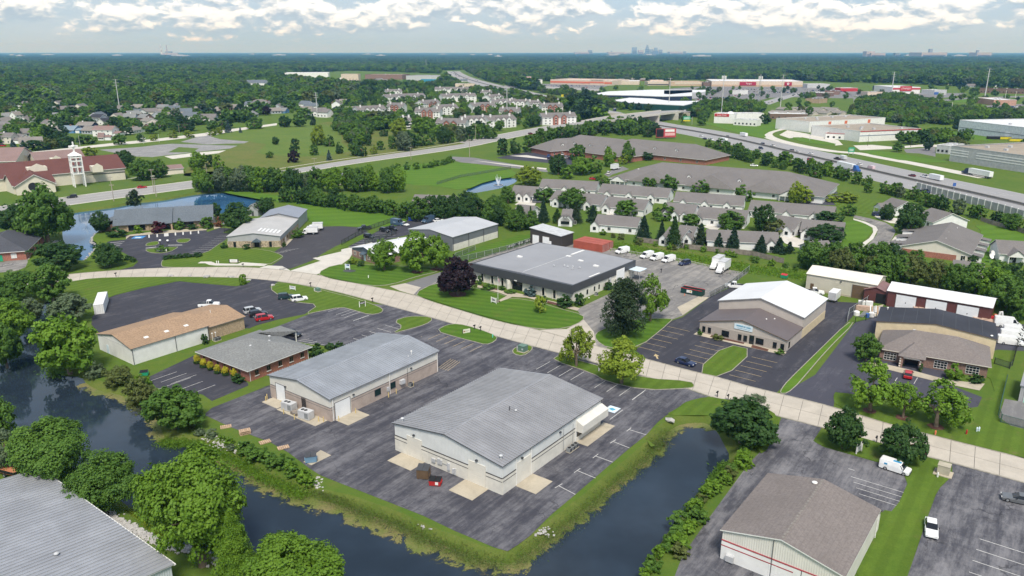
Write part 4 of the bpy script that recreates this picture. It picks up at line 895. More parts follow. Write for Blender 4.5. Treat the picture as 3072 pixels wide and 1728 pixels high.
poly_mesh('footpath',P('ye:1700,470 1740,460 1750,560 1820,620 1720,640'),.07,CONC2,None,'structure')
# ---- 7 stone fronted metal building and the grey shed behind
t,W,o,rz=bld('workshop','low metal workshop with field stone front and translucent roof strips','workshop','ye:1940,920','3:2120,415')
h,hr=4.1,5.3;q=G('3:2120,345',h)-G('3:2115,340',h);L=(G('3:2270,215',h)-G('3:2112,345',h)).length;rz=math.atan2(-.06,1)if False else rz;foot(t,W,L)
walls(t,W,L,h,hr,'y',GREYL);gable(t,W,L,h,hr,'y',std('roof_metal_tan',(.43,.42,.405),.55,.06,.2),.35,.14,'roof',LIGHTG)
face_box('stone_base',STONE,t,W,L,'y0',0,0,W,2.35,0,.12);face_box('stone_base',BRICKT,t,W,L,'x1',0,0,L,2.35,0,.12)
for i in range(6):o_=pbox('skylight',std('skylight_sheet',(.72,.72,.70),.4),t,0,0,0,.7,5.2,.05);o_.location=(W*.55+i*1.35,5.6,hr-(W*.05+i*1.35)*(hr-h)/(W/2)+.20);o_.rotation_euler=(0,math.atan((hr-h)/(W/2)),0)
for u in(2.4,W-3.6):window(t,W,L,'y0',u,.15,1.0,2.0,DARKG,GLASS,nx=1).location.y=-.13
pr=MB();x=W*.55;pr.face([(x-1.6,-2,2.3),(x,-2,3.4),(x,0,3.4),(x-1.6,0,2.3)]);pr.face([(x,-2,3.4),(x+1.6,-2,2.3),(x+1.6,0,2.3),(x,0,3.4)]);pr.face([(x-1.6,-2,2.3),(x+1.6,-2,2.3),(x,-2,3.4)]);pr.build('porch_roof',SLATEP,t)
for xx in(x-1.4,x+1.4):pbox('porch_post',TRIM,t,xx-.1,-1.9,0,xx+.1,-1.7,2.35)
face_box('door',BLACK,t,W,L,'y0',x-.9,.05,x+.9,2.2,.12,.15)
for u in(4,7,10,14,18):face_box('door' if u==7 else 'window',GLASS if u!=7 else WHITE,t,W,L,'x1',u,.1 if u==7 else 1.0,u+1.0,2.1,.12,.16)
vent(t,W*.42,4,4.9,.1,.3);vent(t,W*.63,10,5.0,.08,.5,False,WHITE);pads(t,(W+.1,-.5,W+1.6,12))
t2=thing('shed','blue grey metal shed behind the stone fronted workshop, on the bright lawn','shed',loc(t,4.0,L+.4),rz);walls(t2,15,17,4.6,6.4,'y',GREYL);gable(t2,15,17,4.6,6.4,'y',std('roof_blue_grey',(.24,.26,.30),.55,.05,.2),.35,.14,'roof',DARKG);foot(t2,15,17);overhead_door(t2,15,17,'y0',11.5,3,3.4,LIGHTG,4)
t3=thing('shed','small steep roofed grey shed at the end of the blue pond','shed',G('ye:2230,440'),-.2);walls(t3,5,6,3,5.2,'y',GREYL);gable(t3,5,6,3,5.2,'y',SH_GREY,.4,.12,'roof',WHITE);face_box('door',TRIM,t3,5,6,'y0',2,.05,3,2.1,0,.05)
# ---- 8 white roofed brick office and its grey warehouse
t,W,o,rz=bld('office','brick office with slate blue gable and long white roof behind three green trees','office building','yb:290,748','yb:760,915')
W*=.86;L,h,hr=24.,3.1,4.8;foot(t,W,L);walls(t,W,L,h,hr,'y',SLATEP);gable(t,W,L,h,hr,'y',ROOFW,.5,.14,'roof',SLATEP)
for f,a,b_ in(('y0',0,W),('x1',0,L)):face_box('brick_wall',BRICKD,t,W,L,f,a,0,b_,2.5,0,.1)
for u in(2.0,5.6,10.6,13.4):window(t,W,L,'y0',u,.9,1.5,1.4,SIDINGC,GLASS,nx=3).location.y=-.11
face_box('door',LBLUE,t,W,L,'y0',7.6,.05,8.8,2.3,.1,.15);pr=MB();pr.face([(6.8,-1.4,2.5),(9.6,-1.4,2.5),(9.6,0,3.0),(6.8,0,3.0)]);pr.face([(6.8,-1.4,2.35),(6.8,0,2.6),(9.6,0,2.6),(9.6,-1.4,2.35)]);pr.build('door_canopy',SLATEP,t);window(t,W,L,'x1',4,1.0,1.4,1.3,SIDINGC,GLASS).location.x=W+.11
vent(t,W*.3,16,4.3,.12,.5);t8,W8,L8=t,W,L
t,W,o,rz=bld('warehouse','grey metal warehouse with pale block base behind the white roofed office','warehouse','yb:1135,340','yb:1800,460',5.2)
L=26.5;h,hr=5.2,6.6;foot(t,W,L);walls(t,W,L,h,hr,'x' if False else 'y',GREYR);gable(t,W,L,h,hr,'y',std('roof_pale_grey',(.42,.43,.445),.6,.04,.2),.25,.14,'roof',LIGHTG)
face_box('block_wall',CREAM,t,W,L,'x1',0,0,L,2.4,0,.1)
for u in(.1,8.8,17.6,L-.1):MB().tube((W+.2,u,.1),(W+.2,u,5.1),.09,.09,8).build('downpipe',DARKG,t)
# ---- 9 white workshop with the charcoal fascia
t,W,o,rz=bld('workshop','flat roofed white block workshop with deep charcoal fascia, dark maple at its corner','workshop','4:1000,535','4:1748,700',5.5)
L=34.5;h=5.5;foot(t,W,L);walls(t,W,L,3.4,3.4,None,CREAM);T9,W9,L9=t,W,L
b=MB();b.box(-.5,-.9,2.95,W+.25,.1,5.5).box(W-.1,.1,3.2,W+.25,L+.2,5.45).box(-.5,.1,3.2,-.15,L+.2,5.45).box(-.15,L,3.2,W,L+.3,5.4);b.build('fascia',BLACKTRIM,t)
rb=MB();rb.face([(-.15,.1,5.3),(W*.5,.1,5.75),(W*.5,L,5.75),(-.15,L,5.3)]);rb.face([(W*.5,.1,5.75),(W-.1,.1,5.3),(W-.1,L,5.3),(W*.5,L,5.75)]);rb.face([(-.15,.1,5.3),(W-.1,.1,5.3),(W*.5,.1,5.75)]);rb.build('roof',ROOFG,t)
pbox('roof_seam',LIGHTG,t,W*.5-.12,1,5.77,W*.5+.12,L-1,5.83);pbox('ridge_skylight',WHITE,t,W*.5-.35,L-8,5.77,W*.5+.35,L-1,5.95);pbox('edge_strip',WHITE,t,W-1.0,9.5,5.42,W-.5,15,5.52)
for x,y in((6,14),(18,24),(24,22),(31,20)):pbox('roof_hatch',WHITE,t,x,y,5.45,x+1.6,y+1.0,5.85)
for x,y in((22,12),(24.5,14),(26,13.6),(27.2,14.6),(28.3,12.8),(29.5,15)):vent(t,x,y,5.55,.14,.35)
for u in(3.2,7.2,11.2,22.4,26.6,30.6):face_box('window',GLASS,t,W,L,'y0',u,.3,u+.9,2.9,.0,.06);face_box('pier',CREAM,t,W,L,'y0',u-.35,0,u-.05,2.95,0,.3);face_box('pier',CREAM,t,W,L,'y0',u+.95,0,u+1.25,2.95,0,.3)
face_box('entrance',GLASS,t,W,L,'y0',15.3,.05,19.2,2.8,.0,.05);face_box('entrance_sign',WHITE,t,W,L,'y0',16.8,3.05,17.8,3.35,.9,.95)
MB().tube((14.4,-.45,0),(14.4,-.45,2.95),.75,.75,16).build('round_pier',CREAM,t)
for u in(2.0,7.5):window(t,W,L,'x1',u,.9,.8,1.4,DARKG,GLASS,nx=1)
for u in(11,13.5):face_box('window',GLASS,t,W,L,'x1',u,.9,u+.7,2.3,0,.05)
overhead_door(t,W,L,'x1',25.5,4.4,4.4,DOORW,5,WHITE).location.x=W+.30;face_box('door_frame',WHITE,t,W,L,'x1',23.1,0,27.9,4.6,.0,.29);face_box('meter_box',LIGHTG,t,W,L,'x1',19,1.2,20,3.1,0,.4);face_box('door',DOORC,t,W,L,'x1',21.4,.05,22.4,2.2,0,.06)
cn=MB();cn.box(W+.3,L-4,3.2,W+4.2,L+.5,3.35);cn.build('side_canopy',LBLUE,t);[pbox('canopy_post',STEEL,t,W+x,y,0,W+x+.12,y+.12,3.2)for x in(1.0,4.0)for y in(L-3.8,L+.2)]
ac_unit(loc(t,W+1.2,10.5),'condenser beside the right wall of the charcoal fascia workshop',False,rz)
poly_mesh('footpath',P('4:1030,705 1200,745 1300,760 1440,790 1690,850 1800,880 1780,900 1640,862 1400,800 1290,795 1200,830 1180,825 1250,785 1190,762 1025,722'),.13,CONC2,None,'structure')
# ---- 10 dark garage and the rust red containers
t=thing('garage','dark brown metal garage with two white doors behind the grey flat roof','garage',G('4:1425,385'),RZB-.02);W=(G('4:1705,385')-G('4:1425,385')).length;L=8.;foot(t,W,L)
b=MB();b.face([(0,0,-.1),(W,0,-.1),(W,0,4.6),(0,0,5.9)]);b.face([(W,0,-.1),(W,L,-.1),(W,L,4.6),(W,0,4.6)]);b.face([(W,L,-.1),(0,L,-.1),(0,L,5.9),(W,L,4.6)]);b.face([(0,L,-.1),(0,0,-.1),(0,0,5.9),(0,L,5.9)]);b.build('wall',DARKB,t)
b=MB();b.face([(-.2,-.3,6.0),(W+.3,-.3,4.68),(W+.3,L+.3,4.68),(-.2,L+.3,6.0)]);b.face([(-.2,-.3,5.8),(-.2,L+.3,5.8),(W+.3,L+.3,4.5),(W+.3,-.3,4.5)]);b.face([(-.2,-.3,5.8),(W+.3,-.3,4.5),(W+.3,-.3,4.68),(-.2,-.3,6.0)]);b.build('roof',LIGHTG,t)
for u in(2.6,7.2):overhead_door(t,W,L,'y0',u,2.7,3.3,DOORW,4,WHITE)
face_box('door',DOORW,t,W,L,'y0',W-5.2,.05,W-4.2,2.1,0,.05)
def container(p,rz,L,mat,label,group=None,name='shipping_container',rust=False):
    t=thing(name,label,'container',p,rz,group);w,h=2.44,2.75
    n=int(L/.28)
    for s in(-1,1):
        b=MB()
        for i in range(n):
            x0=-L/2+.12+i*(L-.24)/n;x1=x0+(L-.24)/n;y=s*w/2;d=s*.045
            b.face([(x0,y-d,.15),(x0+.09,y,.15),(x0+.09,y,h-.1),(x0,y-d,h-.1)]);b.face([(x0+.09,y,.15),(x1-.05,y,.15),(x1-.05,y,h-.1),(x0+.09,y,h-.1)]);b.face([(x1-.05,y,.15),(x1,y-d,.15),(x1,y-d,h-.1),(x1-.05,y,h-.1)])
        b.build('side_wall',mat,t)
    f=MB().box(-L/2,-w/2,h-.1,L/2,w/2,h).box(-L/2,-w/2,.0,L/2,w/2,.15)
    for x in(-L/2,L/2-.12):
        for y in(-w/2,w/2-.12):f.box(x,y,.15,x+.12,y+.12,h-.1)
    f.build('frame',mat,t);pbox('end_wall',mat,t,L/2-.10,-w/2+.12,.15,L/2-.06,w/2-.12,h-.1)
    for s in(-1,1):
        d=pbox('door',mat,t,-L/2+.04,min(.02*s,s*(w/2-.12)),.18,-L/2+.09,max(.02*s,s*(w/2-.12)),h-.12)
    for y in(-.85,-.35,.35,.85):MB().tube((-L/2+.0,y,.2),(-L/2+.0,y,h-.15),.03,.03,6).build('lock_rod',LIGHTG,t)
    return t
c0=ground(1768,748)
for i in range(3):container(c0+hd(HA)*(2.7*(2-i)),R(90-HB)+math.pi,12.2,RUST,['farthest rust red shipping container behind the grey flat roof','middle one of three rust red shipping containers','nearest rust red shipping container, by the white vans'][i],'rust red shipping containers')
a,b_=G('3:755,925'),G('3:760,850');dd=hd(-22);cc=G('3:752,921')+dd*6.1
container(cc,math.atan2(dd.y,dd.x),12.2,std('container_white',(.74,.74,.72),.5,.05),'white shipping container standing alone on the dark car park by the canal trees')
# ---- 11 tan showroom with white roof
t,W,o,rz=bld('showroom','tan building with brown lower roof, tall white roof behind and pale blue sign','showroom','yd:190,590','yd:1490,890')
L1b=11.5;q=(G('yd:2065,380')-G('yd:1490,890')).length;L=q;h,hr=3.0,5.6;foot(t,W,L);T11,W11,L11=t,W,L
b=MB();c=[(0,0),(W,0),(W,L1b),(0,L1b)]
for i in range(4):
    a,d=c[i],c[(i+1)%4];pts=[(*a,-.1),(*d,-.1),(*d,h),(*a,h)]
    if i in(0,2):pts.insert(3,(W/2,a[1],hr))
    b.face(pts)
b.build('front_wall',TANM,t);face_box('block_base',TANB,t,W,L,'y0',0,0,W,2.55,0,.08);gable(t,W,L1b-.5,h,hr,'y',BROWNROOF,.3,.16,'front_roof',BROWND)
b=MB();c=[(0,L1b),(W,L1b),(W,L),(0,L)];h2,hr2=5.6,8.4
for i in range(4):
    a,d=c[i],c[(i+1)%4];pts=[(*a,-.1),(*d,-.1),(*d,h2),(*a,h2)]
    if i in(0,2):pts.insert(3,(W/2,a[1],hr2))
    b.face(pts)
b.build('hall_wall',TANM,t);g2=gable(t,W,L-L1b,h2,hr2,'y',ROOFW,.35,.16,'hall_roof',LIGHTG);g2.location=(0,L1b,0);pbox('base_wall',BLOCKB,t,W,L1b+.1,0,W+.06,L,2.3)
for u,w_ in((1.2,.8),(2.7,.8),(6.9,1.9),(10.6,.9),(12.0,.9),(15.6,1.9),(19.3,.9),(21.1,.9)):
    if u<W-.6:window(t,W,L,'y0',u,.55 if w_>1 else .45,w_,1.5,BLACK,GLASS,nx=2 if w_>1 else 1).location.y=-.09
face_box('entrance_door',GLASS,t,W,L,'y0',13.0,.05,14.2,2.35,.08,.12);window(t,W,L,'x1',2.2,.5,.9,1.5,BLACK,GLASS,nx=1)
pbox('sign_board',LBLUE,t,W*.41,-.14,3.2,W*.62,-.05,4.6);[pbox('lettering',std('sign_blue_ink',(.16,.36,.50),.6),t,W*x0,-.165,z0,W*x1,-.145,z1)for x0,x1,z0,z1 in((.435,.51,3.95,4.3),(.515,.54,3.95,4.25),(.548,.60,3.9,4.2),(.45,.59,3.5,3.6))]
for x,y,z in((W*.66,6.5,4.6),(W*.72,8.6,4.4)):vent(t,x,y,z,.1,.25,True,WHITE)
vent(t,W*.47,16,8.1,.08,.5,False,WHITE);pads(t,(-.5,-2.2,W+.3,-.1))
# ---- 12 beige shed
t,W,o,rz=bld('shed','beige metal shed with cream roof and brown roller door behind the tan showroom','shed','5:925,735','5:1340,830');W=19.5;rz=RZB;t.rotation_euler=(0,0,rz);L=11.;foot(t,W,L)
walls(t,W,L,4.9,6.2,'x',BEIGE);gable(t,W,L,4.9,6.2,'x',std('roof_cream',(.68,.64,.55),.6,.05,.2),.25,.14,'roof',BEIGE);overhead_door(t,W,L,'y0',W-4.3,4.2,3.9,BROWND,5,TRIMG);face_box('door',BROWND,t,W,L,'y0',1.3,.05,2.3,2.2,0,.05);wall_lamp(t,W,L,'y0',9.8,4.1);face_box('concrete_base',CONC2,t,W,L,'y0',0,0,W-6.6,.5,0,.08)
# ---- 13 maroon garage
t,W,o,rz=bld('garage','long maroon garage with white roof and three white overhead doors','garage','yc:530,358','yc:2090,618',4.6);L=9.5;h,hr=4.6,5.9;foot(t,W,L)
walls(t,W,L,h,hr,'x',MAROON);gable(t,W,L,h,hr,'x',ROOFW,.35,.14,'roof',WHITE)
for f in(.19,.49,.79):overhead_door(t,W,L,'y0',W*f,5.0,3.9,DOORW,5,TRIMG);face_box('door_handle',BLACK,t,W,L,'y0',W*f-.1,1.7,W*f+.1,2.0,.08,.11)
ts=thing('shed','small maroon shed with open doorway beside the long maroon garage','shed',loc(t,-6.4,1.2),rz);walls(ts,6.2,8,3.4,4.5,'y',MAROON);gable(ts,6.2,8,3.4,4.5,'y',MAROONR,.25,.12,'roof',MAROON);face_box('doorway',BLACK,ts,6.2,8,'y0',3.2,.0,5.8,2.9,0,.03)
T13,W13=t,W
# ---- 14 brick office with taupe hip roof and buff block warehouse
t,W,o,rz=bld('office','brown brick office with taupe hip roof, porch and small red SUV outside','office building','5:1480,1265','5:2290,1405');L=13.0;h,hr=2.75,6.4;foot(t,W,L+14)
walls(t,W,L,h,h,None,BRICKD);hip(t,W,L,h,hr,SH_TAUPE,.6,.16,'roof',SIDINGC)
pw0,pw1=W*.20,W*.42;b=MB();e=2.75;yy=-2.6;c=((pw0+pw1)/2)
b.face([(pw0-.4,yy-.4,e+.1),(pw1+.4,yy-.4,e+.1),(c,1.6,4.7)]);b.face([(pw1+.4,yy-.4,e+.1),(pw1+.4,3.0,e+.1),(c,4.5,4.7),(c,1.6,4.7)]);b.face([(pw0-.4,3.0,e+.1),(pw0-.4,yy-.4,e+.1),(c,1.6,4.7),(c,4.5,4.7)]);b.face([(pw0-.4,yy-.4,e),(pw0-.4,3,e),(pw1+.4,3,e),(pw1+.4,yy-.4,e)]);b.face([(pw0-.4,yy-.4,e),(pw1+.4,yy-.4,e),(pw1+.4,yy-.4,e+.1),(pw0-.4,yy-.4,e+.1)]);b.build('porch_roof',SH_TAUPE,t)
for x in(pw0,pw1-.7):pbox('porch_pier',BRICKD,t,x,yy,0,x+.7,yy+.7,2.75);[pbox('quoin',CREAM,t,x-.03,yy-.03,.2+k*.6,x+.3,yy+.2,.5+k*.6)for k in range(4)]
pbox('porch_lintel',WHITE,t,pw0+.7,yy+.05,2.3,pw1-.7,yy+.3,2.7);face_box('entrance_door',GLASS,t,W,L,'y0',pw0+1.0,.05,pw1-1.0,2.3,.0,.05)
for u in(2.2,W*.58,W*.87):window(t,W,L,'y0',u,.4,2.6,1.8,WHITE,GLASS,nx=4,ny=3)
for x,y,z in((W*.27,8,5.3),(W*.29,8.6,5.6),(W*.62,9.5,5.2),(W*.64,9.0,5.0),(W*.72,10.5,4.3),(W*.73,10.0,4.4)):vent(t,x,y,z-.2,.18,.2)
poly_mesh('footpath',P('5:1380,1290 1480,1290 1700,1340 2000,1420 2280,1449 2240,1500 1980,1449 1560,1345 1400,1310'),.08,CONC2,None,'structure')
x0,x1=-2.2,W+1.6
t2=thing('warehouse','buff block warehouse with black rubber roof behind the taupe roofed brick office','warehouse',loc(t,x0,L+.2),rz);W2b,L2b=x1-x0,12.5
walls(t2,W2b,L2b,4.9,6.4,'y',BLOCKB);gable(t2,W2b,L2b,4.9,6.4,'y',EPDM,.2,.12,'roof',BROWND)
for k in range(1,9):
    x=W2b*k/9;z=6.4-abs(x-W2b/2)*1.5/(W2b/2)+.135;pbox('roof_seam',DARKG,t2,x-.05,0,z-.01,x+.05,L2b,z+.02)
vent(t2,1.6,10.5,5.0,.12,.6,True,WHITE);vent(t2,W2b-1,1,5.0,.15,.3,True,WHITE);T14,W14,L14=t,W,L;T14b,W14b,L14b=t2,W2b,L2b
# ---- 15 taupe shingled workshop, bottom right
t,W,o,rz=bld('workshop','cream workshop with taupe shingle roof and thin red stripes in the lower right corner','workshop','yh:345,955','8:1215,1448',4.6)
L=18.3;h,hr=4.6,6.5;foot(t,W,L+3);walls(t,W,L,h,hr,'y',CREAMR);gable(t,W,L,h,hr,'y',SH_TAUPE,.3,.16,'roof',WHITE)
face_box('block_wall',WHITE,t,W,L,'y0',0,0,W,2.9,0,.08);s1=face_box('red_stripe',std('stripe_red',(.36,.07,.08),.7),t,W,L,'y0',0,3.0,W,3.16,0,.10);face_box('red_stripe',MATS['stripe_red'],t,W,L,'y0',0,2.2,W*.62,2.36,.08,.10)
face_box('door',WHITE,t,W,L,'y0',W*.42,.05,W*.42+1.0,2.15,.08,.12);overhead_door(t,W,L,'y0',W*.8,3.6,3.0,DOORC,4,DARKG);MB().tube((W*.44,-.14,.2),(W*.44,-.14,6.3),.05,.05,6).build('downpipe',DARKG,t);face_box('meter_box',LIGHTG,t,W,L,'y0',.9,.3,2.0,1.2,.08,.6)
b=MB()
for s,xa,xb in((0,-.3,W/2),(1,W/2,W+.3)):
    za,zb=(h-.1,hr-.1)if s==0 else(hr-.1,h-.1);b.face([(xa,L+.3,za+.2),(xa,L+2.9,za-1.5),(xb,L+2.9,zb-1.5),(xb,L+.3,zb+.2)]);b.face([(xa,L+2.9,za-1.6),(xa,L+.3,za-.2),(xb,L+.3,zb-.2),(xb,L+2.9,zb-1.6)])
b.build('awning_roof',shingle('shingle_brown_taupe',(.155,.125,.110),.3),t);vent(t,W*.45,L-1.4,6.2,.2,.35,True,WHITE)
for i in range(24):o_=ubox('ridge_shingle',SH_TAN,t,(W/2+random.uniform(-.05,.05),.4+i*(L-.8)/23,hr+.17),(.32,.55,.04));o_.rotation_euler=(0,random.uniform(-.1,.1),random.uniform(-.1,.1))
pbox('rear_annex',CREAM,t,W-.6,L,0,W+.0,L+2.4,3.0);ac_unit(loc(t,W+1.3,3.6),'grey condenser on the grass beside the taupe roofed workshop',False,rz);MB().tube((W+.14,.2,.1),(W+.14,.2,4.5),.06,.06,8).tube((W+.14,L-.2,.1),(W+.14,L-.2,4.5),.06,.06,8).build('downpipe',WHITE,t)
# ---- 16 big weathered metal roof, bottom left
p1,p0=G('6:1290,1362',5.2),G('6:295,650',5.2);d=(p0-p1);Ln=d.length;u=d.normalized();rz=math.atan2(u.y,u.x)-math.pi/2
Wn=44.;o=p1-Vector((math.cos(rz),math.sin(rz)))*Wn
t=thing('warehouse','big weathered pale metal roof in the lower left corner','warehouse',o,rz);foot(t,Wn,Ln);walls(t,Wn,Ln,5.2,7.4,'y',ribbed('pale_blue_ribbed',(.56,.60,.63)));panel_roof(t,Wn,Ln,5.2,7.4,ROOFM3,MIDG,.3,.75,LIGHTG)
vent(t,Wn-8.5,12.2,5.7,.16,.7,True,LIGHTG);MB().box(Wn+.2,-.3,5.0,Wn+.5,Ln+.3,5.16).build('gutter',WHITE,t)
# ---- right edge building
t=thing('shop','grey block building with teal door at the right edge','shop',G('8:2530,130'),RZB);walls(t,14,10,3.4,3.4,None,GREYL);MB().box(-.2,-.2,3.4,14.2,10.2,3.6).build('roof',ROOFG,t);overhead_door(t,14,10,'y0',2.2,2.6,2.6,TEAL,4,WHITE);foot(t,14,10)

# ------------------------------------------------------------------ houses, villas, church, shops and the far town
def ordinal(things,fmt,group=None,**kw):
    "number things from left to right as one sees them"
    for i,o in enumerate(sorted(things,key=lambda q:q.location[0]/max(1,q.location[1]))):
        o['label']=fmt.format(n=nth(i),a=o.get('adj',''))
        if group:o['group']=group
    for o in things:
        if 'adj' in o:del o['adj']
def ridge_house(name,label,cat,r0,r1,width,h,hr,wall,roof,hipped=False,trim=None,wins=0,storeys=1,ov=.5,wmat=None,gwin=True,adj=None):
    "a house laid out from the two ends of its ridge as seen on the photo"
    a,b=G(r0,hr),G(r1,hr)
    if a.x>b.x:a,b=b,a
    d=b-a;Lr=d.length;rz=math.atan2(d.y,d.x);ins=width/2*.9 if hipped else 0
    n=Vector((-d.y,d.x)).normalized();W=Lr+2*ins;o=a-d.normalized()*ins-n*(width/2)
    t=thing(name,label,cat,o,rz);foot(t,W,width)
    if adj:t['adj']=adj
    walls(t,W,width,h,hr if not hipped else h,'x' if not hipped else None,wall)
    if hipped:hip(t,W,width,h,hr,roof,ov,.18,'roof',trim or WHITE)
    else:gable(t,W,width,h,hr,'x',roof,ov,.18,'roof',trim or WHITE)
    for k in range(wins):
        for s in range(storeys):
            window(t,W,width,'y0',W*(k+.5)/wins,.9+s*2.8,1.3,1.4,WHITE,GLASS)
    if gwin and not hipped:
        for s in range(storeys):window(t,W,width,'x1',width*.35,.9+s*2.8,1.0,1.3,TRIM,GLASS)
    return t,W
def dormer(t,x,y,z,w=1.8,wall=None,roof=None):
    b=MB();b.box(x-w/2,y,z-.6,x+w/2,y+2.6,z+1.1);b.face([(x-w/2,y,z+1.1),(x+w/2,y,z+1.1),(x,y,z+1.9)]);b.build('dormer',wall or WHITE,t)
    r=MB();r.face([(x-w/2-.3,y-.3,z+.95),(x,y-.3,z+2.05),(x,y+3.2,z+2.05),(x-w/2-.3,y+3.2,z+.95)]);r.face([(x,y-.3,z+2.05),(x+w/2+.3,y-.3,z+.95),(x+w/2+.3,y+3.2,z+.95),(x,y+3.2,z+2.05)]);r.build('dormer_roof',roof or SH_VILLA,t)
    pbox('dormer_window',GLASS,t,x-.35,y-.04,z-.2,x+.35,y+.02,z+.7)
VIL=[]
def villa(r0,r1,width=13.5,h=3.0,hr=6.2,doors=2,porch=(),wall=None):
    t,W=ridge_house('villa','x','house',r0,r1,width,h,hr,wall or SIDING,SH_VILLA,wins=0,gwin=True,ov=.45);VIL.append(t)
    n=max(2,int(W/9))
    for k in range(n):
        u=W*(k+.35)/n
        face_box('garage_door',DOORW,t,W,width,'y0',u-1.3,.05,u+1.3,2.3,0,.06);window(t,W,width,'y0',u+3.0,.8,1.3,1.4,WHITE,GLASS)
    for k in porch:
        x=W*k;b=MB();w=3.4;b.face([(x-w/2,-1.6,0),(x+w/2,-1.6,0),(x+w/2,-1.6,2.7),(x,-1.6,4.4),(x-w/2,-1.6,2.7)]);b.face([(x+w/2,-1.6,0),(x+w/2,.1,0),(x+w/2,.1,2.7),(x+w/2,-1.6,2.7)]);b.face([(x-w/2,.1,0),(x-w/2,-1.6,0),(x-w/2,-1.6,2.7),(x-w/2,.1,2.7)]);b.build('gable_bay',wall or SIDING,t)
        r=MB();r.face([(x-w/2-.3,-1.9,2.5),(x,-1.9,4.5),(x,3.2,4.5),(x-w/2-.3,2.0,2.5)]);r.face([(x,-1.9,4.5),(x+w/2+.3,-1.9,2.5),(x+w/2+.3,2.0,2.5),(x,3.2,4.5)]);r.build('bay_roof',SH_VILLA,t);pbox('window',GLASS,t,x-.6,-1.66,.9,x+.6,-1.58,2.2)
    for k in range(n):vent(t,W*(k+.6)/n,width*.62,5.6,.12,.3,False,LIGHTG)
    return t,W
for r0,r1,pc in(('zc:650,790','zc:1480,830',()),('zc:1560,862','zd:565,432',()),('zd:660,480','zd:1680,545',()),('5:525,62','5:1150,112',()),('zc:230,886','zc:580,912',()),('zc:860,962','zc:1600,1035',()),('zc:1650,1056','zc:2240,1108',(.08,)),
                   ('zd:520,640','zd:960,682',()),('zd:1020,705','zd:1735,765',(.05,)),('5:720,176','5:900,202',()),('5:912,206','5:1220,232',()),('zc:290,1175','zc:530,1200',()),('zc:960,1245','zc:1090,1250',()),('zd:720,985','zd:950,1010',()),('zd:1120,1050','zd:2170,1095',(.9,)),('zc:1490,1325','zc:2110,1372',(.02,)),('5:-90,265','5:40,285',()),('5:960,375','5:1090,368',()),('4:560,20','4:860,30',(.95,)),('ze:600,960','ze:720,955',()),('ze:1530,1110','ze:1960,1160',())):
    villa(r0,r1,*((11.5,3.0,5.7)if len(VIL)>10 else()),porch=pc or(.14,.46,.78))
ordinal(VIL,'white row villa with grey roof near the spruces, {n} villa from the left','white row villas with grey roofs')
for r0,r1,w,lab in(('ze:590,170','ze:810,225',13,'white cottage with porch at the bend of the lane, dark car outside'),('ze:1190,325','ze:1490,405',16,'grey roofed white house with big blank gable beside the sound wall'),('ze:2170,805','ze:2900,850',12,'grey roofed house with white double porch gable at the right edge')):
    t,W=ridge_house('house',lab,'house',r0,r1,w,3.0,6.2,SIDING,SH_VILLA,wins=2)
    if 'porch' in lab:
        x=2.6;b=MB().box(-.2 if 'cottage' in lab else 2,-2.4,2.4,4.4 if 'cottage' in lab else 7,.2,2.7);x0=-.2 if 'cottage' in lab else 2;x1=x0+5;b.face([(x0,-2.4,2.7),(x1,-2.4,2.7),((x0+x1)/2,-2.4,4.6)]);b.build('porch_gable',WHITE,t);r=MB();c=(x0+x1)/2;r.face([(x0-.3,-2.7,2.6),(c,-2.7,4.8),(c,4,4.8),(x0-.3,3,2.6)]);r.face([(c,-2.7,4.8),(x1+.3,-2.7,2.6),(x1+.3,3,2.6),(c,4,4.8)]);r.build('porch_roof',SH_VILLA,t);[pbox('porch_post',WHITE,t,x-.1,-2.3,0,x+.1,-2.1,2.4)for x in(x0+.2,x1-.2)];face_box('door',BLACK,t,W,w,'y0',c-.5,.05,c+.5,2.1,0,.05)
a,b_=G('ze:1265,815',6.2),G('ze:1480,545',6.2);d=b_-a;rz=math.atan2(d.y,d.x)-math.pi/2;Wd=21.;Lh=d.length;o=a-Vector((math.cos(rz),math.sin(rz)))*(Wd/2)
t=thing('house','brick and cream gabled villa block with grey roof and sun rooms, cars on its drive','house',o,rz);foot(t,Wd,Lh);walls(t,Wd,Lh,2.9,6.2,'y',SIDINGC);gable(t,Wd,Lh,2.9,6.2,'y',SH_VILLA,.5,.18,'roof',WHITE);face_box('brick_wall',BRICK,t,Wd,Lh,'y0',0,0,Wd-4,2.0,0,.1);window(t,Wd,Lh,'y0',Wd-5.5,.5,1.2,1.6,WHITE,GLASS);window(t,Wd,Lh,'y0',Wd-2,.4,1.4,1.8,WHITE,GLASS)
for k in range(4):y=1.0+k*(Lh-6)/3.2;pbox('sun_room',SIDING,t,Wd,y,0,Wd+3.2,y+3.4,2.3);r=MB();r.face([(Wd-.5,y-.4,2.9),(Wd+3.6,y-.4,2.35),(Wd+3.6,y+3.8,2.35),(Wd-.5,y+3.8,2.9)]);r.face([(Wd+3.6,y-.4,2.2),(Wd+3.6,y+3.8,2.2),(Wd+3.6,y+3.8,2.35),(Wd+3.6,y-.4,2.35)]);r.build('sun_room_roof',SH_VILLA,t);window(t,Wd+3.2,Lh,'x1',y+1.7,.6,1.6,1.3,WHITE,GLASS)
for k in range(3):y=3+k*(Lh-8)/2.2;pbox('garage',SIDING,t,-4.5,y,0,0,y+5,2.4);r=MB();r.face([(-5,y-.4,2.4),(.5,y-.4,3.2),(.5,y+5.4,3.2),(-5,y+5.4,2.4)]);r.build('garage_roof',SH_VILLA,t);pbox('garage_door',DOORW,t,-4.56,y+1,.05,-4.5,y+4,2.1)
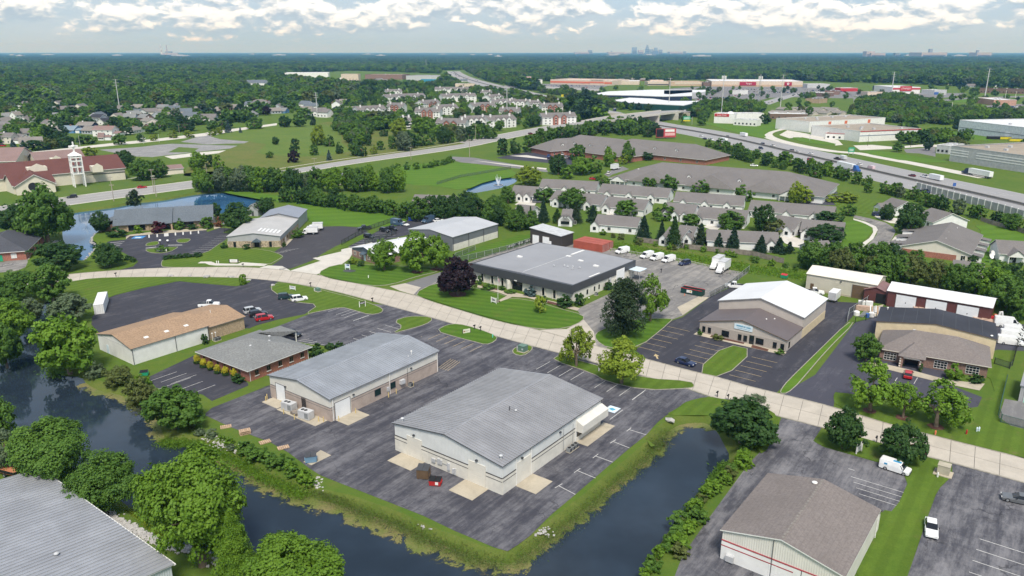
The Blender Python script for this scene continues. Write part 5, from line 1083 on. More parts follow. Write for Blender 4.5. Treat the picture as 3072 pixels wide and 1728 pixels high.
for k in range(6):vent(t,Wd*.55+random.uniform(-1,2),2+k*Lh/6.5,5.7,.1,.3,False,WHITE)
for r0,r1,w,h,hr,lab,brickw in(('zc:830,182','zc:1180,160',26,3.2,10.0,'left hip roofed brick wing of the nursing home by the dark car park',BRICK),('zc:1180,118','zc:1890,192',34,3.4,12.5,'middle high roofed range of the nursing home, flags in front',BRICK),('zc:1960,178','2:120,1090',32,3.2,10.5,'right hip roofed range of the nursing home with dormers by the highway trees',BRICK)):
    t,W=ridge_house('nursing_home',lab,'nursing home',r0,r1,w,h,hr,brickw,SH_VILLA,True,wins=7,ov=.8)
    for k in range(3):dormer(t,W*(.3+.2*k),w*.18,h+(hr-h)*.38)
t,W=ridge_house('nursing_home','big low grey roof range with white porch gables in front of the nursing home','nursing home','zd:380,30','zd:2400,180',42,3.2,10.8,SIDING,SH_VILLA,True,wins=12,ov=.8)
for f in(.38,.62):dormer(t,W*f,42*.16,5.6)
for f in(.05,.86):
    x=W*f;b=MB();w=9;b.face([(x-w/2,-3,2.6),(x+w/2,-3,2.6),(x,-3,5.2)]);b.box(x-w/2,-3,2.3,x+w/2,0,2.6);b.build('porch_gable',WHITE,t);r=MB();r.face([(x-w/2-.4,-3.3,2.5),(x,-3.3,5.4),(x,8,5.4),(x-w/2-.4,0,2.5)]);r.face([(x,-3.3,5.4),(x+w/2+.4,-3.3,2.5),(x+w/2+.4,0,2.5),(x,8,5.4)]);r.build('porch_roof',SH_VILLA,t);[pbox('porch_post',WHITE,t,x+k-.15,-2.9,0,x+k+.15,-2.6,2.3)for k in(-4,-1.3,1.3,4)]
for f,w,z in((.2,22,8.2),(.5,26,9.0),(.74,20,7.8)):
    x=W*f;r=MB();r.face([(x-w/2,-1.2,3.0),(x,2.5,z),(x,24,z),(x-w/2,12,3.0)]);r.face([(x,2.5,z),(x+w/2,-1.2,3.0),(x+w/2,12,3.0),(x,24,z)]);r.face([(x-w/2,-1.2,3.0),(x+w/2,-1.2,3.0),(x,2.5,z)]);r.build('cross_roof',SH_VILLA,t)
for k in range(9):vent(t,W*(.1+.09*k),42*(.3+.1*(k%3)),7.0+.9*(k%3),.25,.4,True,WHITE)
t,W=ridge_house('clubhouse','small grey hip roofed building beside the far lawn and blue spruce','building','1:10,1302','1:110,1305',15,3,5.5,SIDINGC,shingle('shingle_blue_grey',(.20,.215,.235),.12),True,wins=4)
HS=[];FRONT=[]
def front(t,w,d,m=3.,k=26.):
    c=[loc(t,-m,-m),loc(t,w+m,-m),loc(t,w+m,d+m),loc(t,-m,d+m)];v=loc(t,w/2,d/2).normalized()*-k;FRONT.append([q+(v if(q-loc(t,w/2,d/2)).dot(v)>0 else Vector((0,0)))for q in c])
PAL=[(SIDING,SH_TAN,'white'),(SIDINGC,SH_TAN,'cream'),(SIDINGG,SH_GREY,'grey'),(SIDING,SH_VILLA,'white'),(BRICKD,SH_TAN,'brick'),(SIDINGC,SH_VILLA,'beige')]
def suburb(spec,size=1.0,pal=None,head=None,two=None):
    p=G(spec);w=random.uniform(11,15)*size;d=random.uniform(8,10)*size;two=random.random()<.6 if two is None else two
    wall,roof,nm=pal or random.choice(PAL);h=5.4 if two else 2.9;hr=h+random.uniform(2.4,3.4)
    hd_=random.choice((100,10,130,70))+random.uniform(-12,12)if head is None else head;v=hd(hd_);rz=math.atan2(v.y,v.x)
    t=thing('house','x','house',p-v*(w/2),rz);t['adj']=nm;HS.append(t);foot(t,w,d);front(t,w,d)
    walls(t,w,d,h,hr,'x',wall);gable(t,w,d,h,hr,'x',roof,.5,.2,'roof',WHITE)
    fl=[.9]+([3.5]if two else[])
    for z in fl:
        for k in range(3):window(t,w,d,'y0',w*(.2+.3*k),z,1.2,1.3,WHITE,GLASS)
        window(t,w,d,'x1',d*.5,z,1.1,1.3,WHITE,GLASS);window(t,w,d,'x0',d*.5,z,1.1,1.3,WHITE,GLASS)
    if random.random()<.6:pbox('garage',wall,t,w,1,0,w+5.5,d-.5,2.6);r=MB();r.face([(w,.6,2.6),(w+6,.6,2.6),(w+6,d/2,4.2),(w,d/2,4.2)]);r.face([(w,d/2,4.2),(w+6,d/2,4.2),(w+6,d-.1,2.6),(w,d-.1,2.6)]);r.face([(w+5.5,1,2.6),(w+5.5,d-.5,2.6),(w+5.5,d/2,4.1)]);r.build('garage_roof',roof,t);pbox('garage_door',DOORW,t,w+.8,.93,.05,w+4.6,.99,2.2)
    if random.random()<.5:x=w*random.uniform(.2,.8);pbox('chimney',random.choice((WHITE,BRICK)),t,x,d*.45,hr-1.2,x+.9,d*.45+.9,hr+1.0)
    return t
suburb('0:495,955',1.15,(SIDR,SH_REDL,'red'),100,True);suburb('0:640,990',1.1,(SIDN,SH_TAN,'navy'),95,True);suburb('0:505,1005',1.2,(SIDB,SH_BLUE,'blue'),100,False);suburb('0:775,1030',1.25,(SIDING,SH_REDL,'white over brick'),97,True)
suburb('0:830,940',1.0,(SIDING,SH_CHAR,'dark roofed'),20,False);suburb('0:720,930',1.1,(SIDINGG,SH_CHAR,'charcoal roofed'),110,True);suburb('2:1620,890' if False else '0:2110,855',1.1,(SIDB,SH_GREY,'pale blue'),100,False)
for s in('0:40,950','0:165,905','0:255,925','0:335,975','0:610,925','0:120,1075','0:30,1085','0:980,925','0:1090,955','0:1040,1005','0:1185,975','0:1235,905','0:1295,865','0:1225,825','0:1640,865','0:1800,860','0:1010,725','0:915,712','0:735,690','0:495,675','0:1335,680','0:935,775','0:1255,780','0:1955,712','0:2115,695','0:2245,755','0:2365,765','0:1545,680','0:1290,640','0:2050,795','0:1230,720','0:620,690','0:415,672','0:30,1020','0:410,1010','0:1870,755','0:1420,650','0:90,895','0:1050,850','0:2480,740','0:1560,860'):
    suburb(s)
t=suburb('za:1525,610',.38,(SIDING,SH_REDL,'tiny white shed like'),95,False)
ordinal(HS,'{a} suburban house among trees beyond the church, {n} house from the left','suburban houses')
AP=[]
def apartment(l,r,depth=14.,h=7.6,hr=11.2,bays=(.35,.65),brickbay=True,wall=None):
    a,b=G(l),G(r);d=b-a;W=d.length;rz=math.atan2(d.y,d.x);t=thing('apartment_block','x','apartment block',a,rz);AP.append(t);foot(t,W,depth);front(t,W,depth,2.,22.)
    wall=wall or SIDING;walls(t,W,depth,h,hr,'x',wall);gable(t,W,depth,h,hr,'x',SH_VILLA,.6,.2,'roof',WHITE)
    for k in bays:
        x=W*k;w=min(5.2,W*.22);m_=BRICK if brickbay else wall
        bb=MB();bb.face([(x-w/2,-1.6,0),(x+w/2,-1.6,0),(x+w/2,-1.6,h),(x,-1.6,h+w*.42),(x-w/2,-1.6,h)]);bb.face([(x+w/2,-1.6,0),(x+w/2,.1,0),(x+w/2,.1,h),(x+w/2,-1.6,h)]);bb.face([(x-w/2,.1,0),(x-w/2,-1.6,0),(x-w/2,-1.6,h),(x-w/2,.1,h)]);bb.build('gable_bay',m_,t)
        rr=MB();rr.face([(x-w/2-.4,-2.0,h-.3),(x,-2.0,h+w*.42+.25),(x,depth*.45,h+w*.42+.25),(x-w/2-.4,depth*.3,h-.3)]);rr.face([(x,-2.0,h+w*.42+.25),(x+w/2+.4,-2.0,h-.3),(x+w/2+.4,depth*.3,h-.3),(x,depth*.45,h+w*.42+.25)]);rr.build('bay_roof',SH_VILLA,t)
        for z in(.8,3.4,5.8):pbox('window',GLASS,t,x-.7,-1.68,z,x+.7,-1.58,z+1.4);pbox('window_trim',WHITE,t,x-.95,-1.66,z-.2,x+.95,-1.60,z-.02);pbox('window_trim',WHITE,t,x-.95,-1.66,z+1.42,x+.95,-1.60,z+1.7)
    for k in(.1,.22,.78,.9):
        for z in(.8,3.4,5.8):window(t,W,depth,'y0',W*k,z,1.3,1.4,WHITE,GLASS)
    for z in(.8,3.4,5.8):window(t,W,depth,'x1',depth*.3,z,1.2,1.3,WHITE,GLASS)
    for k in(.15,.85):pbox('chimney',WHITE,t,W*k-.7,depth*.3,h,W*k+.7,depth*.3+1.4,hr+1.4)
    return t
for l,r,bb in(('zb:1350,825','zb:1790,835',1),('zb:1760,790','zb:2140,775',0),('zb:2150,785','zb:2560,760',0),('zb:1030,635','zb:1410,640',1),('zb:1370,585','zb:1690,570',0),('zb:180,612','zb:600,590',0),('zb:610,545','zb:850,550',1),('zb:600,395','zb:1190,370',0),('zb:1450,385','zb:1960,370',0),('zb:600,305','zb:840,300',0),('zb:1160,505','zb:1420,480',1),('zb:1910,545','zb:2250,530',1),('zb:2210,480','zb:2570,470',0),('zb:2300,625','zb:2600,630',1),('zf:640,885','zf:1150,870',1),('zf:630,705','zf:950,700',1),('zf:450,655','zf:620,650',0),('zb:1330,260','zb:1830,262',0),('zb:2020,320','zb:2170,322',0),('zb:860,795','zb:985,790',0),('zb:2170,400','zb:2370,385',0),('zf:100,640','zf:440,640',0)):
    apartment(l,r,13 if bb else 15,brickbay=bool(bb),bays=(.38,.62)if bb else(.3,.5,.7))
ordinal(AP,'white grey-roofed apartment block behind the main road, {n} block from the left','white apartment blocks')
t=thing('church','cream church with maroon roofs left of the main road','church',G('za:920,1290'),0)
def part_house(root,r0,r1,width,h,hr,wall,roof,nm):
    a,b=G(r0,hr),G(r1,hr);d=(b-a);n=Vector((-d.y,d.x)).normalized();W=d.length;o=a-n*width/2;rz=math.atan2(d.y,d.x)
    BLOCKED.append([o,o+d,o+d+n*width,o+n*width])
    for fn,suf in((walls,'_wall'),(gable,'_roof')):
        ob=fn(root,W,width,h,hr,'x',wall)if fn is walls else fn(root,W,width,h,hr,'x',roof,.7,.25,'roof',WHITE)
        ob.name=nm+suf;ob.location=(o.x-root.location[0],o.y-root.location[1],0);ob.rotation_euler=(0,0,rz)
    return o,rz,W
part_house(t,'za:-300,985','za:1745,822',27,6.5,12.5,CHURCH,SH_RED,'nave');part_house(t,'za:-60,725','za:355,716',30,8,14,CHURCH,SH_REDL,'hall');part_house(t,'za:470,795','za:1190,742',24,6,11,CHURCH,SH_REDL,'rear_wing')
a,b_=G('za:505,1130',9.5),G('za:400,1010',9.5);d=b_-a;d=d.normalized()*20;part_house(t,'za:505,1130','za:430,1045',17,4.5,9.5,CHURCH,SH_RED,'front_gable')
part_house(t,'za:100,1130','za:720,1070',16,4.5,9.0,CHURCH,SH_RED,'front_range')
a,b_=G('za:920,1290'),G('za:1900,1200');d=b_-a;rz=math.atan2(d.y,d.x);W=d.length
g=MB().box(0,0,-.1,W,9,4.2);o_=g.build('low_wing',CHURCH,t);o_.rotation_euler=(0,0,rz);g=MB().box(-.2,-.2,4.2,W+.2,9,4.5);o_=g.build('low_wing_roof',DARKG,t);o_.rotation_euler=(0,0,rz)
g=MB().box(-14,-1,-.1,-5,6,10.5);g.face([(-14,-1,10.5),(-5,-1,10.5),(-9.5,-1,12.6)]);o_=g.build('entrance_block',CHURCH,t);o_.rotation_euler=(0,0,rz)
for sp in('za:850,890','za:1470,1010'):
    q=G(sp,9);dm=MB();dm.box(-2.6,0,5,2.6,7,8);dm.face([(-2.6,0,8),(2.6,0,8),(0,0,9.8)]);o_=dm.build('dormer',CHURCH,t);o_.location=(q.x-t.location[0],q.y-t.location[1],1.2);o_.rotation_euler=(0,0,rz)
q=G('za:535,1300',4.5);o_=MB().lathe([(0.01,0),(1.9,.02),(2.1,0)],20).build('rose_window',GLASS,t);o_.location=(q.x-t.location[0],q.y-t.location[1]-2,4.5);o_.rotation_euler=(math.pi/2,0,rz)
q=G('za:1205,1305');TH=height_at(q,survey('za',0,630)[1]);t=thing('bell_tower','white open frame church tower with cross on top','tower',q,rz);bw=2.5;hb=TH*.70
for sx in(-1,1):
    for sy in(-1,1):MB().tube((sx*bw,sy*bw,0),(sx*bw,sy*bw,hb),.42,.36,4).build('leg',WHITE,t)
for z in(.30,.45,.58,.66,.70):
    b=MB()
    for s in(-1,1):b.box(-bw,s*bw-.25,TH*z-.3,bw,s*bw+.25,TH*z+.3).box(s*bw-.25,-bw,TH*z-.3,s*bw+.25,bw,TH*z+.3)
    b.build('cross_beam',WHITE,t)
for s in(-1,1):MB().box(-.25,s*bw-.2,TH*.30,.25,s*bw+.2,TH*.70).build('mullion',WHITE,t);MB().box(s*bw-.2,-.25,TH*.30,s*bw+.2,.25,TH*.70).build('mullion',WHITE,t)
pr=MB();a=(bw+.5)
for p_,q_ in(((-a,-a),(a,-a)),((a,-a),(a,a)),((a,a),(-a,a)),((-a,a),(-a,-a))):pr.face([(*p_,hb),(*q_,hb),(0,0,hb+2.2)])
pr.build('cap',WHITE,t);MB().tube((0,0,hb+1.4),(0,0,TH),.55,.45,4).build('cross_shaft',WHITE,t);MB().box(-2.2,-.4,TH-2.9,2.2,.4,TH-1.9).build('cross_arm',WHITE,t);MB().lathe([(.9,TH-2.9),(1.1,TH-2.5),(1.1,TH-2.1),(.9,TH-1.7)],12).build('cross_ring',WHITE,t)
t,W=ridge_house('shed','low cream outbuilding beside the church trees','shed','0:1180,1255','0:1360,1240',10,3,4.6,CHURCH,SH_REDL)
def store(name,label,cat,l,r,depth,h,wall,roof,band=None,bandz=(.5,.8),wins=0,para=.8,rz_=None,bandf=(0,1)):
    a,b=G(l),G(r);d=b-a;W=d.length;rz=math.atan2(d.y,d.x);t=thing(name,label,cat,a,rz);foot(t,W,depth);front(t,W,depth,3.,45.)
    walls(t,W,depth,h,h,None,wall);MB().face([(0,0,h-para),(W,0,h-para),(W,depth,h-para),(0,depth,h-para)]).build('roof',roof,t)
    b_=MB().box(-.1,-.1,h-.25,W+.1,.25,h).box(-.1,depth-.25,h-.25,W+.1,depth+.1,h).box(-.1,.25,h-.25,.25,depth-.25,h).box(W-.25,.25,h-.25,W+.1,depth-.25,h);b_.build('parapet',wall if roof is not ROOFW else WHITE,t)
    if band:face_box('band',band,t,W,depth,'y0',W*bandf[0],h*bandz[0],W*bandf[1],h*bandz[1],0,.3)
    for k in range(wins):window(t,W,depth,'y0',W*(k+.5)/wins,h*.2,1.6,1.5,TRIM,GLASS)
    for k in range(5):x,y=W*random.uniform(.1,.9),depth*random.uniform(.15,.8);pbox('roof_unit',LIGHTG,t,x,y,h-para,x+2.2,y+1.6,h-para+1.3)
    return t,W
CREAMS=std('shop_cream',(.60,.50,.40),.7);TANS=std('shop_tan',(.50,.36,.24),.7);ROOFWARM=std('roof_warm',(.55,.44,.36),.8,.06,.02);PINKB=std('shop_pink_brick',(.45,.27,.20),.8)
t,W=store('hardware_store','long store with orange band beyond the highway interchange','store','zf:760,262','zf:1690,285',90,10,CREAMS,ROOFWARM,ORANGE,(.3,.68))
pbox('entrance_gable',CREAMS,t,W*.66,-3,0,W*.88,0,12);pbox('entrance_band',ORANGE,t,W*.66,-3.2,4,W*.88,-3,7.5);text(t,'THE HOME DEPOT',3.4,BROWND,(W*.77,-3.25,9.6),(math.pi/2,0,0))
store('garden_store','white flat roofed store to the right of the orange banded store','store','zf:1700,272','zf:2100,275',60,8,CREAMS,ROOFW);store('strip_shops','cream strip of shops behind the green walled dealership','shops','zf:2230,285','zf:2570,285',40,8,CREAMS,ROOFWARM,DARKG,(.15,.4));store('strip_shops','tan strip of shops left of the red signed superstore','shops','zg:0,292','zg:490,292',45,9,TANS,ROOFWARM,CREAMS,(.4,.85),bandf=(.12,.95))
store('strip_shops','dark brown block joining the superstore on its left','shops','zg:490,296','zg:615,296',45,8,BRICKB,EPDM);t,W=store('superstore','long cream superstore with dark red sign panels','store','zg:615,298','zg:1990,306',110,11,CREAMS,ROOFW,TANS,(.0,.35))
for f0,f1 in((.31,.49),(.80,.88)):pbox('sign_panel',std('sign_crimson',(.36,.01,.035),.5),t,W*f0,-1.2,2.4,W*f1,-.3,9.2)
text(t,'Target',4.6,WHITE,(W*.41,-1.3,6.0),(math.pi/2,0,0));
for k in(0,1.6):
    o_=MB().lathe([(.9*k+.01,0),(.9*k+.9,0),(.9*k+.9,.06)],20).build('sign_ring',WHITE,t);o_.location=(W*.84,-1.28,6.0);o_.rotation_euler=(math.pi/2,0,0)
t,W=store('stationery_store','white store with red parapet and sign in the right background','store','zh:585,408','zh:1000,408',70,11,WHITE,ROOFW,REDB,(.62,.86));pbox('sign_panel',REDB,t,W*.26,-.9,4.6,W*.68,-.35,12.4);text(t,'STAPLES',4.2,WHITE,(W*.47,-1.0,8.4),(math.pi/2,0,0));face_box('band',REDB,t,W,70,'x1',0,7,70,9.5,0,.3)
store('shop','small blue and white shop right of the red parapet store','shop','zh:1215,430','zh:1400,425',25,8,LIGHTG,ROOFW,BLUEP,(.1,.6),bandf=(0,.35));t,W=store('restaurant','pink brick box with white roof on the car park at the right','restaurant','zh:1835,545','zh:2110,585',28,7.5,PINKB,ROOFW);store('shop','small pale bank with gable tower in the right background','shop','zh:210,440','zh:480,440',25,6,CREAMS,SH_TAN)
store('motel','long brown motel row at the right edge of the far shops','motel','zh:1900,395','zh:2700,415',20,8,BRICKB,SH_REDL,wins=14);store('shop','dark shop with brown roof beside the far car park','shop','zh:380,365','zh:520,365',25,8,DARKG,ROOFGR);store('shop','low white building in the trees of the right background','shop','zh:970,545','zh:1130,550',20,6,WHITE,ROOFW)
for i,(l,r,h,wl,rf,lab)in enumerate((('zg:930,420','zg:1040,425',7,WHITE,ROOFW,'small white shop on the superstore car park'),('zg:2050,440','zg:2300,455',6,BRICKB,ROOFW,'low brown shop with white roof right of the superstore car park'),('zg:2320,420','zg:2540,425',6,BRICKD,EPDM,'low brick shop beyond the storage rows'),('zg:2030,545','zg:2240,555',6,BRICKT,SH_DARK,'tan shop with dark roof behind the storage rows'),('zg:2060,325','zg:2400,325',8,LIGHTG,ROOFW,'row of pale shops right of the superstore'),('2:1190,690','2:1320,690',6,REDB,ROOFW,'red restaurant with white roof in the far shops'),('zf:280,262','zf:470,262',9,BRICKB,ROOFGR,'dark shop left of the orange banded store'),('zf:530,255','zf:640,255',8,WHITE,ROOFW,'white shop beside the orange banded store'))):
    store('shop',lab,'shop',l,r,25,h,wl,rf)
def slab_building(name,label,cat,spec,h,wall,roof,edge=None):
    pts=P(spec,h);c=sum(pts,Vector((0,0)))/len(pts);t=thing(name,label,cat,c);loc_=[p-c for p in pts];BLOCKED.append(pts)
    MB().prism(loc_,-.1,h-.5,0,False,False).build('wall',wall,t);MB().prism(loc_,h-.45,h+.3).build('roof',roof,t);return t
t=slab_building('dealership','rear wedge of the dealership with white roof and dark blue walls','dealership','zf:1450,405 1640,375 2300,350 2900,350 2900,440 2450,450 1950,432 1500,425',9,std('navy_wall',(.02,.03,.06),.6),ROOFW)
t=slab_building('dealership','front wedge of the dealership with white roof and dark green walls','dealership','zf:1690,510 1960,470 2300,485 zg:0,520 290,520 420,518 390,540 200,585 zf:2576,575 1950,545',8,GREENW,ROOFW)
t=slab_building('dealership','white dealership hall with dark entrance beside the green walled wedge','dealership','zg:-100,360 530,352 520,380 320,390 0,420 -100,415',9,LIGHTG,ROOFW)
t,W=store('lawn_care_building','white building with red sign on the highway embankment','building','zg:650,850','zg:960,862',18,9.5,WHITE,ROOFW);pbox('sign_panel',REDB,t,.3,-.25,6.6,W*.72,-.02,9.3);text(t,'Lawn Pride',2.0,WHITE,(W*.37,-.3,7.9),(math.pi/2,0,0));dme=MB();[dme.lathe([(3.4*math.cos(k),9+2.2*math.sin(k)),(3.4*math.cos(k+.3),9+2.2*math.sin(k+.3))],14,(W*.7,9))for k in(0,.3,.6,.9,1.2)];dme.build('roof_dome',WHITE,t)
store('office','low white annex with small windows beside the red sign building','office building','zg:945,882','zg:1290,902',12,6,WHITE,ROOFW,wins=6);store('office','tall white block behind the low white annex','office building','zg:965,850','zg:1395,850',14,9.5,WHITE,ROOFW)
t,W=store('office','dark brown office with white roof and arched windows beyond the highway','office building','zg:1495,792','zg:2060,802',22,6,BRICKB,ROOFW,wins=6)
ST=[]
for i in range(9):
    x=1530+(i%5)*215+(i//5)*110;y=655-(i//5)*48
    t,W=ridge_house('storage_row','x','storage units',f'zg:{x},{y}',f'zg:{x+230},{y+14}',13,3,5,std('storage_tan',(.52,.47,.41),.8),SH_TAN,wins=0,gwin=False);ST.append(t)
ordinal(ST,'tan storage row with weathered roof, {n} from the left beyond the brown office','tan storage rows')
t,W=store('factory','white factory with orange stripes beyond the highway slip road','factory','2:950,1000','2:1520,965',40,9.5,WHITE,ROOFGR);[pbox('orange_stripe',ORANGE,t,W*f,-.2,0,W*f+3.2,0,8.6)for f in(.24,.45,.76)];face_box('entrance',GLASS,t,W,40,'y0',W*.03,.1,W*.07,5,0,.2)
t,W=store('factory','white factory with red parapet line nearest the highway','factory','2:1330,1072','2:1790,1050',55,8.5,WHITE,ROOFGR,REDB,(.93,1.0));face_box('band',std('band_blue',(.12,.16,.24),.6),t,W,55,'y0',0,4.6,W,5.0,0,.15);store('office','low white office wing with small windows before the red lined factory','office building','2:1075,1048','2:1335,1062',20,5,WHITE,ROOFGR,REDB,(.93,1.0),6)
t,W=store('warehouse','huge white walled warehouse in the right background','warehouse','2:2075,1000','2:2700,1085',80,11,std('warehouse_pale',(.62,.65,.68),.6),ROOFW);face_box('band',DARKG,t,W,80,'y0',0,4.6,W,4.9,0,.15);overhead_door(t,W,80,'y0',W*.62,5,6,DOORW,4)
t,W=store('warehouse','grey concrete warehouse with white bands and gravel roof by the frontage road','warehouse','2:2010,1215','2:2620,1310',70,10,MIDG if False else std('concrete_grey',(.42,.42,.42),.8),ROOFGR)
for k in range(3):face_box('white_band',WHITE,t,W,70,'y0',0,4.0+k*1.6,W*.24,4.5+k*1.6,0,.12);face_box('white_band',WHITE,t,W,70,'y0',W*.34,4.0+k*1.6,W,4.5+k*1.6,0,.12)
store('office','small pale office annex left of the grey banded warehouse','office building','2:1910,1155','2:2005,1165',20,6,LIGHTG,ROOFW,wins=3)
t,W=store('hotel','red and white hotel block among trees in the left background','hotel','0:1755,675','0:1880,672',30,14,WHITE,SH_SLATE,REDB,(.0,.8),4,bandf=(.25,.95));t,W=ridge_house('hotel','grey roofed white hotel wing beside the red block','hotel','0:1860,603','0:2010,603',25,13,18,SIDING,SH_SLATE,wins=7,storeys=3);front(t,W,25,3.,60.)
store('hall','long white roofed hall in the left background','hall','0:2150,600','0:2480,598',80,16,WHITE,ROOFW);store('office','grey windowed office below the long white roof','office building','0:2290,645','0:2480,643',30,10,LIGHTG,ROOFG,wins=9);store('hall','low grey hall right of the long white roof','hall','1:180,598','1:460,600',60,12,BRICKD,ROOFGR)
t,W=store('showroom','grey showroom with blue glass corner in the centre background','showroom','1:490,625','1:740,628',60,16,LIGHTG,ROOFG,std('blue_glass',(.05,.25,.38),.3),(.1,.55),bandf=(.45,1));store('hotel','cream hotel in the left of the centre background','hotel','1:0,610','1:130,610',30,16,CREAMS,ROOFGR,wins=5)
for i,(s,w_,lab)in enumerate((('1:860,672',35,'left one of two cream hotels before the interchange'),('1:925,672',26,'right one of two cream hotels before the interchange'),('1:2330,640',50,'pale shop row right of the garden store'))):
    p=G(s);store('hotel' if i<2 else 'strip_shops',lab,'hotel' if i<2 else 'shops',s,f'1:{int(s[2:].split(",")[0])+60+i*20},{s.split(",")[1]}',20,10,CREAMS,ROOFGR)
bp=P('zf:20,1075 420,1012');zs=[]
spec=[('o:1330,331',.06),('o:1385,321',2.0),('o:1430,313',4.2),('zf:1300,848',6.6),('zf:1600,797',7.6),('zf:1900,752',8.0),('zf:2250,712',8.0),('zf:2576,675',7.6),('zg:420,560',5.0),('zg:900,520',2.0),('zg:1200,480',.2)]
cl=[G(s,z)for s,z in spec[:8]];cz=[z for _,z in spec[:8]]
dirv=(cl[-1]-cl[-2]).normalized();cl+=[cl[-1]+dirv*60,cl[-1]+dirv*160];cz+=[5.5,.1]
t=thing('road_bridge','concrete overpass carrying the main road over the interstate','bridge',cl[4])
def lofted(off0,off1,dz0,dz1,nm,mat,i0=0,i1=None):
    A,B=offset_line(cl,off0),offset_line(cl,off1);b=MB();n=len(cl);i1=i1 or n
    for i in range(i0,i1-1):
        o_=cl[4];q=lambda P_,k,dz:(P_[k].x-o_.x,P_[k].y-o_.y,cz[k]+dz)
        b.face([q(A,i,dz1),q(B,i,dz1),q(B,i+1,dz1),q(A,i+1,dz1)]);b.face([q(A,i,dz0),q(A,i+1,dz0),q(B,i+1,dz0),q(B,i,dz0)]);b.face([q(A,i,dz0),q(A,i,dz1),q(A,i+1,dz1),q(A,i+1,dz0)]);b.face([q(B,i,dz1),q(B,i,dz0),q(B,i+1,dz0),q(B,i+1,dz1)])
    return b.build(nm,mat,t)
lofted(-11,11,-.9,.05,'deck',ART);lofted(-11.6,-11,-1.0,1.0,'parapet',CONCW,3,8);lofted(11,11.6,-1.0,1.0,'parapet',CONCW,3,8)
A,B=offset_line(cl,-11),offset_line(cl,11);A2,B2=offset_line(cl,-24),offset_line(cl,24);o_=cl[4]
for T_,U_ in((A,A2),(B,B2)):
    for rng in(range(0,3),(8,)):
        b=MB()
        for i in rng:
            k0,k1=cz[i]/8,cz[i+1]/8;u0,u1=T_[i].lerp(U_[i],max(.08,k0)),T_[i+1].lerp(U_[i+1],max(.08,k1))
            b.face([(T_[i].x-o_.x,T_[i].y-o_.y,cz[i]-.05),(T_[i+1].x-o_.x,T_[i+1].y-o_.y,cz[i+1]-.05),(u1.x-o_.x,u1.y-o_.y,0),(u0.x-o_.x,u0.y-o_.y,0)])
        b.build('embankment',GVERGE,t)
for s in('zf:2265,835','zf:2555,800','zf:1720,800'):
    q=G(s)-cl[4];a_=math.atan2(dirv.y,dirv.x);p_=ubox('pier',CONCW,t,(q.x,q.y,3.4),(1.4,20,7.2),a_)
q=G('zf:2560,800')-cl[4];ubox('abutment',CONC2,t,(q.x+dirv.x*22,q.y+dirv.y*22,3),(3,24,6.5),math.atan2(dirv.y,dirv.x));BRIDGE=(cl,cz)
wl=resample(P('5:1760,-22 1960,34 2200,98 2400,152 2576,205 2950,320'),26);t=thing('sound_wall','grey panelled sound wall with white posts along the interstate','wall',wl[0])
for i in range(len(wl)-1):
    a,b=wl[i]-wl[0],wl[i+1]-wl[0];d=b-a;c=(a+b)/2;ubox('panel',std('sound_wall_grey',(.34,.345,.34),.85),t,(c.x,c.y,1.75),(d.length-.3,.18,3.5),math.atan2(d.y,d.x));pbox('post',WHITE,t,a.x-.22,a.y-.22,0,a.x+.22,a.y+.22,3.8)
SKY=std('tower_glass',(.22,.25,.29),.5,.05,.01);SKYB=std('tower_stone',(.42,.36,.33),.7,.05,.01)
def skyline(spec_x,top,w,dist,name,label,cat,mat,steps=1,base=None):
    "a tower dist metres away seen between its column and row on the photo"
    px=spec_x*1.192547;x=(px-CX)/FPX*dist/CP*.985;p=Vector((x,dist));hh=height_at(p,top*1.192547);ww=w*1.192547*dist/FPX
    t=thing(name,label,cat,p)
    for k in range(steps):f=1-.3*k;z0=hh*(0 if k==0 else .62+.2*(k-1));z1=hh*(1.0 if k==steps-1 else .62+.2*k);pbox('shaft' if k==0 else 'upper_shaft',mat,t,-ww*f/2,-ww*f/2,z0,ww*f/2,ww*f/2,z1)
    for k in range(3):pbox('window_band',GLASS,t,-ww/2*.9,-ww/2-2,hh*(.15+.16*k),ww/2*.9,-ww/2,hh*(.22+.16*k))
    return t
D=17500
for x,y,w,st,lab in((1603,113,9,3,'tallest stepped tower of the distant skyline'),(1573,119,11,1,'broad slab tower left of the tallest distant tower'),(1623,120,10,2,'tower right of the tallest distant tower'),(1613,124,8,1,'low tower between the two tall right towers'),(1588,126,12,1,'low block left of the tallest distant tower'),(1634,125,8,1,'rightmost mid tower of the distant centre cluster'),(1470,126,10,1,'dark blocky tower at the left of the distant skyline'),(1450,131,32,1,'low wide block at the left of the distant skyline'),(1530,131,40,1,'long low block of the distant skyline'),(1555,132,16,1,'low block left of the broad slab tower'),(1668,130,30,1,'low wide block right of the distant skyline'),(1690,129,6,1,'small tower at the right of the distant skyline'),(1520,128,3,1,'thin crane like tower in the distant skyline')):
    skyline(x,y,w,D+random.uniform(-500,500),'tower',lab,'tower',SKY if w<12 else SKYB,st)
for x,y,w,lab in((2120,129,20,'grey slab on the horizon right of centre'),(2135,133,34,'low white block on the horizon right of centre'),(2185,133,10,'small pink block on the horizon right of centre'),(2263,123,7,'tower on the right horizon'),(2258,132,60,'long low block on the right horizon'),(2373,126,5,'small spire on the far right horizon'),(2380,132,34,'low pale block on the far right horizon')):
    skyline(x,y,w,9500,'tower',lab,'tower',SKYB if w>15 else SKY)
